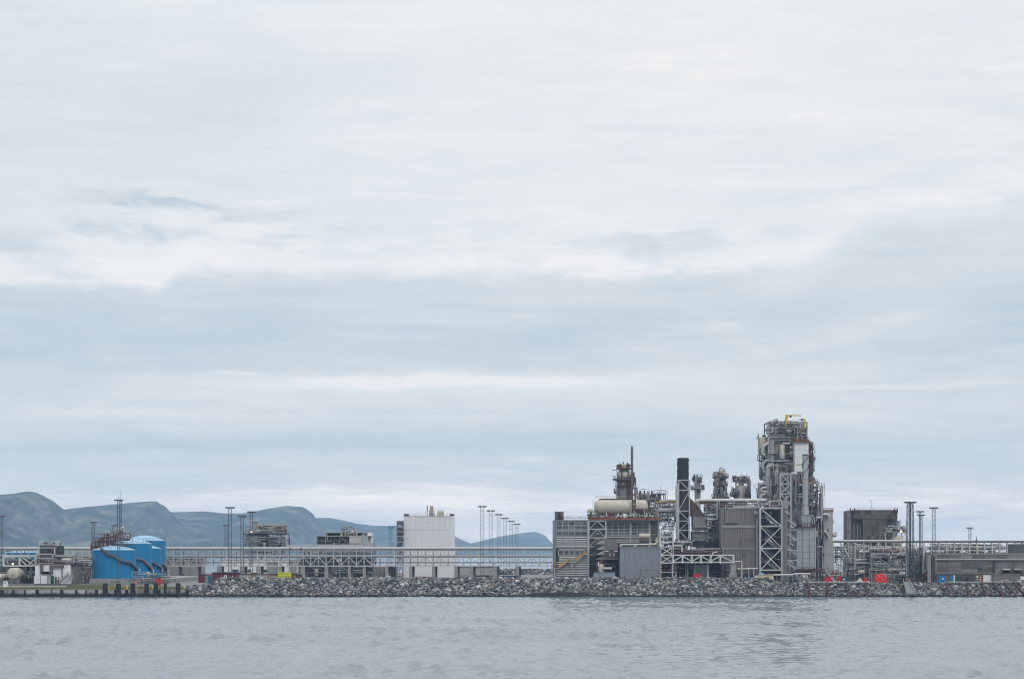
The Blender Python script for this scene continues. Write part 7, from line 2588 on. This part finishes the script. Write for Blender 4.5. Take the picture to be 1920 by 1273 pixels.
# head frame
frame(t, GREY, [1441.5, 1453, 1471, 1484, 1500, 1513], [791, 803, 818.5], D - .5, D + 11, .40, [(2, 0, 'x'), (3, 1, 'x'), (4, 1, '\\')], backm=DARK)
for x0_, x1_, r0, r1 in ((1446, 1470, 806, 817), (1473, 1485, 795, 817), (1487, 1498, 800, 817), (1454, 1462, 796, 806)):
    box(t, 'machine', DARK, x0_, x1_, r0, r1, D + 3, 6)
box(t, 'deck', PALE, 1440, 1490, 818.2, 819.6, D - 1, 14)
box(t, 'deck', GREY, 1440, 1515, 803, 804, D + 1, 11)
rail(t, GREY, [W(1441, 803, D + .9), W(1513, 803, D + .9)], 1.2, 1.6, .1)
clutter(t, 1441, 1514, 791, 818, D, D + 8, 201, 80, [GREY, DARK, DARK, LAGG, PALE, BROWN], .12, .4, vess=5, valves=50, lamps=4)
for pts, r_, m_ in (([(1459, 790), (1498, 790), (1498, 806)], .42, LAGG), ([(1459, 793.6), (1499, 793.6)], .5, PALE), ([(1448, 800), (1448, 812)], .75, LAGG), ([(1446, 796), (1452, 790), (1457, 788.5)], .8, GREY),
                    ([(1441.5, 818), (1441.5, 803), (1446, 798)], .4, GREY), ([(1454, 815), (1454, 802.5), (1473, 802.5)], .24, PALE), ([(1441.5, 870), (1441.5, 819.5), (1480.5, 819.5), (1480.5, 832.8), (1466, 832.8)], .42, LAGG),
                    ([(1443, 825), (1478, 825)], .4, GREY), ([(1443, 827), (1454, 827)], .3, PALE)):
    pipe(t, 'pipe', m_, [W(x, y, D - 1.3) for x, y in pts], r_, 10)
for px, row in ((1455.5, 787.8), (1451, 790.5), (1446, 796)):
    vessel_x(t, 'valve_head', DARK, W(px, row, D - 1), .62, 1.3, 12)
# big left pipe and riser
pipe(t, 'fat_pipe', LAGG, [W(1446.5, 868, D - 2), W(1446.5, 873, D - 2), W(1439.8, 875, D - 2), W(1439.8, 966, D - 2)], 1.05, 14, 2.0)
pipe(t, 'fat_pipe', GREY, [W(1447, 826, D - 1.6), W(1447, 868, D - 1.6)], .95, 14)
pipe(t, 'fat_pipe', LAGG, [W(1442, 831, D - 1.4), W(1434, 834, D - 1.4), W(1430, 840, D - 1.4), W(1430, 852, D - 1.4)], .62, 12, 2.2)
pipe(t, 'fat_pipe', LAGG, [W(1440, 862, D - 1.4), W(1432, 866, D - 1.4), W(1430, 874, D - 1.4), W(1432, 885, D - 1.4), W(1440, 888, D - 1.4)], .62, 12, 2.2)
vessel_x(t, 'valve', DARK, W(1431.5, 857, D - 1.8), .95, 1.5, 14)
vessel_x(t, 'valve', GREY, W(1436, 857.5, D - 1.2), .6, 2.4, 12)
vessel_z(t, 'side_vessel', CREAM, (X(1429.7, D), D + 1, Z(852, D)), 8.0 * D / F * .95, 34 * D / F, 20, .5)
MB().lathe((X(1433, D), D + 1, Z(819, D)), [(.9, 0), (.9, .5), (.3, .9)], 12).to(t, 'vessel_nozzle', DARK, True)
frame(t, GREY, [1423, 1434, 1441], [851.5, 863], D - .3, D + 3, .24)
frame(t, GREY, [1427, 1441], [863, 880, 889], D - .3, D + 3, .24)
rail(t, DARK, [W(1419, 826, D - 1), W(1423, 818, D - 1)], 1.2, 1, .14)
beam(t, 'side_post', GREY, W(1422, 818, D - .2), W(1423, 852, D - .2), .24)
for row in (852, 863.5, 881, 889.5):
    box(t, 'side_platform', GREY, 1424, 1442, row, row + .8, D - .6, 4)
    rail(t, GREY, [W(1424, row, D - .6), W(1442, row, D - .6)], 1.2, 1.0, .09)
clutter(t, 1425, 1442, 836, 900, D - 1, D + 3, 202, 40, [GREY, DARK, LAGG, BROWN], .12, .34, vess=3, valves=26)
# front face
vessel_z(t, 'face_vessel', CREAM, (X(1464.5, D), D - 2.6, Z(862, D)), 1.05, 28 * D / F, 16, .5)
MB().lathe((X(1464.5, D), D - 2.6, 0), [(1.3, Z(861, D)), (1.45, Z(852, D)), (1.0, Z(846, D))], 16).to(t, 'vessel_jacket', LAGG, True)
pipe(t, 'vessel_pipe', LAGG, [W(1467.3, 834, D - 2.5), W(1467.3, 831, D - 2.5), W(1480, 831.5, D - 2.5)], .34)
beam(t, 'bracket', PALE, W(1447, 861, D - 2), W(1457, 850, D - 2), .26)
for x0_, x1_, row in ((1442, 1458, 849.2), (1458, 1480, 862.3), (1443, 1490, 863.6), (1474, 1492, 850), (1442, 1452, 896.5), (1445, 1462, 909.5)):
    box(t, 'ledge', PALE if row < 870 else GREY, x0_, x1_, row, row + 1, D - 3.4, 3.4)
rail(t, PALE, [W(1442, 849, D - 3.4), W(1458, 849, D - 3.4)], 1.1, 1.2, .08)
rail(t, BROWN, [W(1458, 862.2, D - 3.4), W(1480, 862.2, D - 3.4)], 1.6, 1.0, .12)
clutter(t, 1469, 1490, 838, 866, D - 3, D - .4, 203, 26, [DARK, BROWN, GREY, OXIDE, PALE], .1, .3, vess=2, valves=20)
clutter(t, 1442, 1490, 868, 960, D - 3, D - .4, 204, 34, [GREY, PALE, LAGG, COLD, COLD], .12, .36, vess=4, valves=26)
pipe(t, 'pipe', PALE, [W(1454, 910, D - 3), W(1454, 884, D - 3), W(1457.5, 880, D - 3), W(1458, 888, D - 3)], .3)
pipe(t, 'pipe', PALE, [W(1455, 910, D - 3), W(1455, 889, D - 3), W(1463, 889, D - 3)], .24)
for a_ in range(9):
    beam(t, 'cable_clamp', DARK, W(1455 + a_ * 2.4, 886 + a_ * .4, D - .3), W(1456.6 + a_ * 2.4, 887.2 + a_ * .4, D - .3), .4)
vessel_z(t, 'round_tank', CREAM, (X(1451.5, D), D - 3.5, Z(937, D)), .95, 10 * D / F, 14, .3)
beam(t, 'side_bracket', PALE, W(1412, 909.5, D - 1), W(1424, 909.8, D - 1), .2)
beam(t, 'side_bracket', PALE, W(1412, 911, D - 1), W(1424, 923.5, D - 1), .2)
# low left pipe cluster
for pts, r_, m_ in (([(1424, 941), (1424, 908), (1437, 908)], .45, GREY), ([(1437, 914), (1428, 915), (1427, 922), (1437, 924)], .62, LAGG), ([(1436, 926), (1427, 928), (1426, 936), (1437, 938)], .62, LAGG),
                    ([(1430, 922), (1436, 922), (1443, 929)], .7, LAGG), ([(1432, 906), (1432, 940)], .38, DARK), ([(1428, 944), (1428, 930)], .4, GREY)):
    pipe(t, 'pipe', m_, [W(x, y, D - 3.5) for x, y in pts], r_, 10)
clutter(t, 1422, 1440, 905, 945, D - 3, D + 2, 205, 36, [GREY, DARK, LAGG, PALE], .12, .34, vess=3, valves=18)
# white cabin
t = thing('white_cabin', 'white panelled cabin high on the right of the grey process tower, with rusty railings', 'cabin', 1503, 643, z=Z(884, 643))
box(t, 'wall', WALL, 1490.3, 1499.6, 829.5, 884, 643.05, 8)
box(t, 'wall', WALL, 1499.7, 1516, 829.5, 884, 643, 8)
for row in (843, 857, 871):
    box(t, 'panel_joint', PALE, 1490.3, 1516, row, row + .25, 642.96, .06)
box(t, 'yellow_stripe', mat('faded_yellow', (.55, .52, .22), .6), 1492.5, 1504, 869.4, 871, 642.9, .1)
box(t, 'roof', GREY, 1489, 1517.5, 828.6, 829.6, 642.2, 9.4)
for a_ in range(9):
    box(t, 'rail_board', RUST, 1489 + a_ * 3.1, 1491.8 + a_ * 3.1, 824.6 + (a_ % 2) * .6, 828.8, 642.1, .1)
rail(t, RUST, [W(1489, 828.6, 642), W(1517, 828.6, 642)], 1.5, .9, .14)
frame(t, GREY, [1495, 1503, 1512.5], [802.5, 812, 818], 644, 650, .36, [(0, 0, 'x'), (1, 0, '/')], z0=Z(828, 644))
box(t, 'top_cap', GREY, 1494, 1515, 801, 802.6, 643.5, 7)
for px in (1494.8, 1504, 1514):
    beam(t, 'post', GREY, W(px, 818, 643.4), W(px, 828, 643.4), .6)
beam(t, 'crane_rail', YEL, W(1503, 805.5, 643), W(1508, 804, 643), .3)
beam(t, 'crane_rail', YEL, W(1505, 812, 643), W(1509, 813, 643), .3)
frame(t, PALE, [1489.5, 1503], [887, 902], 643.4, 650, .36)
t = thing('jib_crane', 'large yellow jib crane at the top of the grey process tower', 'crane', 1474, 648, z=Z(818, 648))
c = W(1474, 799, 648)
MB().lathe(c, [(.42, 0), (.42, Z(789, 648) - c.z)], 12).to(t, 'pillar', YEL, True)
V = [W(1472.3, 789, 647.6), W(1476, 789, 647.6), W(1479, 778.6, 647.6), W(1473, 777.6, 647.6)]
V += [v + Vector((0, .8, 0)) for v in V]
part(t, 'head', V, [(0, 1, 2, 3), (7, 6, 5, 4), (0, 4, 5, 1), (1, 5, 6, 2), (2, 6, 7, 3), (3, 7, 4, 0)], YEL)
beam(t, 'jib', YEL, W(1473, 778.3, 648), W(1502.3, 779.3, 648), .34, .4)
box(t, 'hoist', DARK, 1481, 1484.5, 779, 782.5, 647.6, .8)
beam(t, 'base_post', GREY, W(1474, 799, 648), W(1474, 818, 648), .5)
t = thing('jib_crane', 'smaller yellow jib crane on the right shoulder of the grey process tower', 'crane', 1509, 645, z=Z(818, 645))
beam(t, 'pillar', YEL, W(1509, 786, 645), W(1509, 802, 645), .46)
beam(t, 'jib', OCHRE, W(1496.5, 786.6, 645), W(1510.6, 786, 645), .34)
box(t, 'hoist', DARK, 1502, 1506, 785, 788.6, 644.7, .7)
beam(t, 'brace', YEL, W(1505, 787, 645), W(1509, 791, 645), .24)
# right flank of the tower
t = thing('tower_annex', 'rusty red platforms and pipes hanging on the right flank of the process tower', 'process module', 1522, 646, z=Z(1060, 646))
frame(t, BROWN, [1515, 1524], [829, 842, 852, 862, 875, 886, 900], 645, 652, .34, [(0, 1, '/'), (0, 4, '\\')], backm=DARK)
for row, x1_, m_ in ((840.5, 1527, OXIDE), (851, 1524, GREY), (860, 1530, OXIDE), (876, 1527, GREY)):
    box(t, 'platform', m_, 1515.5, x1_, row, row + 1, 644.4, 6)
    rail(t, OXIDE, [W(1516, row, 644.4), W(x1_, row, 644.4)], 1.4, .8, .12)
clutter(t, 1516, 1527, 828, 842, 645, 650, 211, 20, [OXIDE, OXIDE, BROWN, DARK, GREY], .12, .36, vess=2, valves=18)
clutter(t, 1516, 1529, 844, 884, 645, 650, 212, 46, [BROWN, OXIDE, DARK, GREY, LAGG], .12, .38, vess=4, valves=34)
clutter(t, 1516, 1530, 886, 906, 645, 650, 213, 26, [DARK, GREY, BROWN], .1, .3, vess=2, valves=20)
box(t, 'shade_core', DARK, 1515, 1521, 845, 955, 648, 4)  # dark mass added as the shade inside the annex
frame(t, GREY, [1486.5, 1515, 1522, 1531.5], [905.5, 926, 943, 958], 642, 652, .4, [(1, 1, '/'), (2, 0, '\\')], z0=Z(1060, 642), backm=DARK)
box(t, 'platform', BROWN, 1486, 1533, 904.8, 905.8, 641.6, 10)
for a_ in range(13):
    box(t, 'rail_board', RUST, 1487 + a_ * 3.4, 1490 + a_ * 3.4, 901.2 + (a_ % 3) * .4, 905, 641.5, .1)
rail(t, RUST, [W(1486, 904.8, 641.4), W(1533, 904.8, 641.4)], 1.5, .9, .13)
box(t, 'shade_bay', DARK, 1488, 1514, 907, 936, 650, 1)  # dark sheet in place of shade behind the open bay
box(t, 'concrete_bay', CONC, 1492, 1514, 936, 980, 644, 4)
pipe(t, 'white_pipe', LAGG, [W(1490, 941, 641), W(1490, 909.5, 641), W(1505, 909.2, 641)], .42, 10)
pipe(t, 'white_pipe', LAGG, [W(1490, 926.6, 641), W(1506, 926.6, 641)], .3, 10)
pipe(t, 'white_pipe', LAGG, [W(1491, 931.5, 641), W(1506, 931.5, 641)], .36, 10)
clutter(t, 1489, 1514, 907, 940, 643, 649, 214, 30, [DARK, GREY, LAGG, BROWN], .12, .36, vess=3, valves=20)
clutter(t, 1516, 1534, 902, 934, 643, 650, 215, 40, [DARK, GREY, BROWN, OXIDE], .12, .36, vess=4, valves=30)
box(t, 'hopper', GREY, 1518, 1532, 926, 929, 642.5, 5)
beam(t, 'column', DARK, W(1538.3, 926, 643), W(1538.3, 962, 643), 1.0)
beam(t, 'beam', GREY, W(1532, 926, 643), W(1539.8, 925.4, 643), .5)
clutter(t, 1516, 1543, 943, 968, 642, 650, 216, 50, [DARK, GREY, OXIDE, BROWN, PALE], .1, .34, vess=3, valves=34)
rail(t, OXIDE, [W(1516, 957, 641.6), W(1538, 957, 641.6)], 1.6, 1.0, .12)
rail(t, OXIDE, [W(1501, 956, 640), W(1516, 956, 640)], 1.8, .9, .12)
clutter(t, 1529, 1545, 966, 1072, 632, 646, 217, 80, [DARK, GREY, BLACK, BROWN, GALV], .12, .36, vess=4, valves=44)
box(t, 'shade_back', BLACK, 1528, 1545, 985, 1070, 648, .4)  # black backdrop painting shade behind the flank pipes
frame(t, DARK, [1531, 1536, 1543], [966, 990, 1014, 1040, 1062], 634, 645, .34, [(0, 1, 'x'), (1, 2, '/'), (1, 3, '\\')], z0=G)
t = thing('cross_braced_tower', 'slim pale cross braced steel tower on the face of the grey process tower', 'steel tower', 1473, 636, z=Z(960, 636))
frame(t, PALE, [1463, 1482.8], [888, 907.5, 926, 945, 963], 636, 642, .56, [(0, 0, 'x'), (0, 1, 'x'), (0, 2, 'x'), (0, 3, '\\')], z0=Z(1000, 636), backm=GREY)
clutter(t, 1465, 1482, 892, 960, 638, 643, 221, 24, [DARK, GREY, PALE], .1, .3, vess=1, valves=10)

# silver furnace and stack
D = 627
t = thing('silver_furnace', 'tall silver panelled furnace with red platforms in front of the process tower', 'furnace', 1511.5, D)
box(t, 'casing', SILVER, 1494.5, 1529, 988.4, 1072, D + .1, 9)
rr = [988.6, 1000, 1012.4, 1024.2, 1035, 1045.6, 1056, 1063, 1071.8]
cc = [1494.8, 1505.4, 1518.8, 1528.8]
for r0, r1 in zip(rr, rr[1:]):
    for c0, c1 in zip(cc, cc[1:]):
        box(t, 'casing_panel', SILVER, c0 + .5, c1 - .5, r0 + .35, r1 - .35, D, .09)
for px in cc:
    beam(t, 'buckstay', GALV, W(px, 988.4, D - .15), W(px, 1072, D - .15), .34, .3)
for row in rr[1:-1]:
    beam(t, 'rib', GREY, W(1494.5, row, D - .06), W(1529, row, D - .06), .14)
for px, row in ((1499, 1006), (1512, 1020), (1524, 1008), (1512, 1052), (1500, 1040), (1508, 1062), (1511, 1062), (1514, 1062), (1522, 1062)):
    box(t, 'peep_door', GREY, px - .7, px + .7, row - 1.2, row + 1.2, D - .1, .1)
for x0_, x1_, row in ((1494, 1529.5, 987.4), (1475, 1546, 1072.8)):
    box(t, 'platform', OXIDE, x0_, x1_, row, row + 1.2, D - 1.4, 10)
    rail(t, OXIDE, [W(x0_, row, D - 1.4), W(x1_, row, D - 1.4)], 1.5, 1.0, .14)
clutter(t, 1476, 1546, 1067, 1073, D - 1.2, D - .3, 231, 22, [OXIDE, PALE, OXIDE, GREY], .08, .18, vess=0, valves=22)
for x0_, x1_ in ((1494, 1503), (1522, 1530)):
    box(t, 'side_platform', OXIDE, x0_, x1_, 983.5, 985, D - .6, 6)
    rail(t, OXIDE, [W(x0_, 983.5, D - .6), W(x1_, 983.5, D - .6)], 1.8, .7, .14)
clutter(t, 1521, 1529, 964, 984, D + 1, D + 5, 232, 16, [OXIDE, OXIDE, BROWN, PALE], .1, .3, vess=1, valves=12)
box(t, 'flue_box', SILVER, 1502.8, 1520, 966, 986.8, D + .4, 5)
for row in (971.5, 977, 982):
    box(t, 'flue_rib', GALV, 1502.3, 1520.5, row, row + .5, D + .2, .3)
for px in (1503, 1508.5, 1514, 1519.8):
    beam(t, 'flue_rib', GALV, W(px, 966, D + .3), W(px, 986.5, D + .3), .14)
box(t, 'flue_rim', GREY, 1501.8, 1521, 964.6, 966, D + .1, 5.6)
for px in (1497, 1504, 1519, 1526):
    beam(t, 'leg', PALE, W(px, 1073, D + 1), (X(px, D), D + 1, G), .5)
box(t, 'shade_underside', BLACK, 1496, 1528, 1076, 1094, D + 5, 1, z0=G)  # black sheet, the shade beneath the furnace as colour
t = thing('silver_stack', 'slim silver stack with dark spiral strakes on top of the silver furnace', 'stack', 1510, D + 3, z=Z(965, D))
c = Vector((X(1510, D + 3), D + 3, 0))
rad = 5.5 * D / F
dd = D + 3
MB().lathe(c, [(rad * 1.32, Z(965, dd)), (rad * 1.28, Z(957, dd)), (rad, Z(947, dd)), (rad, Z(854, dd)), (rad * .9, Z(853.6, dd))], 24).to(t, 'shell', SILVER, True)
MB().lathe(c, [(rad * .7, Z(854, dd)), (rad * 1.15, Z(852.6, dd)), (rad * 1.15, Z(851.8, dd)), (rad * .3, Z(851.4, dd))], 24).to(t, 'cap', DARK)
for row in (958, 947, 917, 898, 930):
    MB().lathe(c + Vector((0, 0, Z(row, dd))), [(rad, -.08), (rad * 1.08 if row < 947 else rad * 1.25, -.08), (rad * 1.08 if row < 947 else rad * 1.25, .08), (rad, .08)], 24).to(t, 'ring', GREY)
for s in range(2):
    k = MB()
    pts = []
    for i in range(30):
        u = i / 29
        a = pi + 2 * pi * (s / 2 + u * .9)
        z = Z(894, dd) + (Z(856, dd) - Z(894, dd)) * u
        pts.append((c + Vector((cos(a) * rad, sin(a) * rad, z)), c + Vector((cos(a) * (rad + .24), sin(a) * (rad + .24), z))))
    for (p, q), (p2, q2) in zip(pts, pts[1:]):
        up = Vector((0, 0, .26))
        k.add([p, q, q2, p2, p + up, q + up, q2 + up, p2 + up], [(0, 1, 2, 3), (7, 6, 5, 4), (1, 5, 6, 2), (0, 3, 7, 4)])
    k.to(t, 'strake', DARK)
# slab tower
D = 640
t = thing('slab_tower', 'pale grey slab tower with rusty railing on top at the right end of the plant', 'tower', 1553, D)
box(t, 'slab', COLD, 1544.8, 1561.6, 958.5, 1094, D, 9, z0=G)
MATS['slab'] = mat('slab_face', (.40, .40, .39), .7, var=.08, streak=.16)
for r0, r1 in ((960, 973), (973.4, 1001), (1001.4, 1021), (1021.4, 1039.6), (1041, 1062)):
    box(t, 'face_panel', MATS['slab'], 1545, 1561.4, r0, r1, D - .25, .24)
box(t, 'upper_step', COLD, 1542, 1545, 959, 973, D + 1, 7)
rail(t, RUST, [W(1541, 958.4, D - .5), W(1562.4, 958.4, D - .5)], 1.3, .8, .16)
for a_ in range(7):
    box(t, 'rail_board', RUST, 1541 + a_ * 3.1, 1543.8 + a_ * 3.1, 955.4 + (a_ % 2) * .6, 958.6, D - .5, .1)
pipe(t, 'bent_pipe', LAGG, [W(1531, 964.6, D - 1.5), W(1553, 964.6, D - 1.5), W(1553, 970, D - 1.5)], .62, 12)
pipe(t, 'bent_pipe', LAGG, [W(1531, 995.6, D - 1.5), W(1548, 995.6, D - 1.5), W(1553.5, 1007, D - 1.5)], .62, 12)
box(t, 'dark_slot', DARK, 1551.5, 1553.4, 991, 998, D - .4, .3)
box(t, 'side_bracket', GREY, 1561.6, 1563, 973, 982, D + .5, 1)
vessel_x(t, 'side_nozzle', LAGG, W(1564, 1003, D + 1), .85, 1.8, 14)
MB().lathe(W(1566.6, 1001.5, D + 1), [(.85, 0), (.5, .4), (.3, 1.0)], 12).to(t, 'side_funnel', GREY, True)
D = 634
t = thing('access_stair', 'grey steel stair and railings at the foot of the pale slab tower', 'stair', 1558, D)
frame(t, PALE, [1545, 1556, 1573.5], [1062.5, 1068, 1078], D, D + 4, .26, z0=G, backm=GREY)
flight(t, PALE, (X(1566, D), D - .8, G), (X(1546, D), D - .8, Z(1069, D)), 1.1)
beam(t, 'brace', PALE, W(1545, 1061, D - .2), W(1551, 1055.5, D - .2), .18)
beam(t, 'brace', PALE, W(1551, 1055.5, D - .2), W(1560, 1062, D - .2), .18)
rail(t, GREY, [W(1545, 1062.4, D - .2), W(1573.5, 1062.4, D - .2)], 1.1, 1.2, .08)
clutter(t, 1530, 1576, 1068, 1092, D + .5, D + 3, 241, 36, [GREY, DARK, PALE, RED, BROWN], .08, .22, vess=2, valves=26)

# foreground bits by the boulders
t = thing('navy_box', 'dark navy box on the bank top left of the cream box', 'box', 1414, 614)
corr(t, 'body', NAVY, 1407.5, 1421, 1079.4, 1094, 613, 2, .45, .05, z0=G)
box(t, 'lid', NAVY, 1407.2, 1421.3, 1078.6, 1079.4, 612.9, 2.2)
t = thing('cream_box', 'long pale yellow box on the bank top below the stair tower', 'box', 1436, 614)
corr(t, 'body', mat('pale_cream', (.55, .50, .33), .55, var=.08, streak=.1), 1421.6, 1450.5, 1077.6, 1094, 613.2, 2.2, .8, .04, z0=G)
box(t, 'lid', CREAM, 1421.2, 1451, 1076.4, 1077.6, 613, 2.6)
t = thing('blue_dome_tank', 'small tank with a light blue dome behind the pale yellow box', 'tank', 1427, 617)
MB().lathe((X(1427, 617), 617, 0), [(1.25, G), (1.25, Z(1077, 617)), (1.1, Z(1075, 617)), (.7, Z(1073.4, 617)), (.05, Z(1072.8, 617))], 18).to(t, 'body', mat('sky_blue_paint', (.12, .32, .50), .4), True)
t = thing('pipe_canopy', 'white pipe frame standing before the foot of the brown ribbed hall', 'steel frame', 1408, 616)
beam(t, 'top_bar', WHITE, W(1400, 1065.2, 615), W(1421, 1064.6, 615), .42)
for px in (1404, 1413.5):
    beam(t, 'post', PALE, W(px, 1065, 615), (X(px, 615), 615, G), .3)
box(t, 'dark_cabinet', SHEDD, 1402, 1420, 1068, 1094, 617, 2, z0=G)
t = thing('white_pipeline', 'long white pipe on short legs before the silver furnace', 'pipe', 1470, 614)
pipe(t, 'pipe', WHITE, [W(1450, 1077.5, 614), W(1486, 1077, 614), W(1490, 1075.4, 614), W(1520, 1075.4, 614)], .28, 8)
for px in (1456, 1466, 1476, 1486):
    beam(t, 'leg', GREY, W(px, 1077.5, 614.2), (X(px, 614), 614.2, G), .22)
t = thing('dark_bank_wall', 'dark low wall and pipes behind the dip in the boulders under the furnace', 'wall', 1490, 622)
box(t, 'wall', DARK, 1452, 1500, 1080, 1094, 622, 1, z0=G)
clutter(t, 1452, 1530, 1078, 1092, 617, 621, 251, 30, [GREY, DARK, PALE, GALV], .08, .24, vess=2, valves=24)
for px in (1499, 1506):
    box(t, 'white_leg', WALL2, px, px + 3, 1079, 1094, 619, .7, z0=G)
# ---------------------------------------------------------------- finer pipework in the densest parts of the plant
MIX = [GREY, DARK, BROWN, LAGG, GREY, PALE, LAGG]
for label, px, d, z, runs in (
    ('fine small bore piping and valves on the face of the tall grey process tower', 1466, 645, 960,
     [(1442, 1490, 868, 905, 644, 648, 301, 20), (1442, 1462, 905, 965, 643, 648, 302, 16), (1484, 1500, 885, 985, 638, 641, 303, 36)]),
    ('fine piping and rails round the crown of the tall grey process tower', 1478, 648, 818,
     [(1440, 1514, 790, 820, 645, 649, 311, 36), (1424, 1440, 850, 900, 648, 650, 312, 12)]),
    ('tangled dark piping between the exhaust duct and the brown ribbed hall', 1338, 633, 1040,
     [(1321, 1354, 945, 975, 632, 636, 321, 50), (1326, 1354, 975, 1040, 628, 632, 322, 50)]),
    ('small piping and cable racks between the long vessel and the black stack', 1242, 640, 1000,
     [(1216, 1268, 940, 978, 639, 644, 331, 56), (1238, 1268, 978, 1000, 628, 634, 332, 34), (1192, 1240, 926, 958, 641, 645, 333, 34)]),
    ('dark piping beside the silver furnace, before the pale slab tower', 1536, 632, 1070,
     [(1529, 1546, 905, 1072, 630, 640, 341, 60), (1514, 1542, 902, 968, 637, 641, 342, 30)]),
    ('dark small bore piping under the right pipe bridge beside the pump frame', 1610, 648, 1090,
     [(1564, 1634, 1022, 1090, 656, 662, 351, 70), (1584, 1634, 1060, 1091, 644, 648, 352, 46)]),
    ('dark small bore piping before the pumps behind the red tarpaulin', 1668, 643, 1090,
     [(1634, 1700, 1040, 1066, 642, 645, 361, 50), (1634, 1700, 1066, 1091, 640, 643, 362, 50), (1700, 1738, 1030, 1091, 655, 659, 363, 60)]),
    ('small pipes and valves in the yard right of the small white plant building', 152, 636, 1090,
     [(133, 174, 1048, 1092, 633, 638, 371, 60), (66, 140, 1040, 1056, 621, 628, 372, 34)]),
    ('small pipes crowding the deck of the steel equipment tower by the bridge', 497, 772, 1000,
     [(458, 536, 986, 1000, 772, 776, 381, 40), (458, 536, 1002, 1026, 771, 776, 382, 40)]),
):
    t = thing('fine_pipework', label, 'pipework', px, d, z=Z(z, d))
    for x0, x1, y0, y1, d0, d1, seed, n in runs:
        clutter(t, x0, x1, y0, y1, d0, d1, seed, n, MIX, .06, .2, vess=1, valves=n // 2)
        rr_ = random.Random(seed)
        k = MB()
        for i in range(3):
            xa_ = rr_.uniform(x0, x0 + (x1 - x0) * .5)
            row = rr_.uniform(y0 + 3, y1)
            dd_ = rr_.uniform(d0, d1)
            rail(t, None, [W(xa_, row, dd_), W(min(x1, xa_ + (x1 - x0) * .45), row, dd_)], 1.1, 1.1, .085, mb=k)
        k.to(t, 'railing', BROWN)
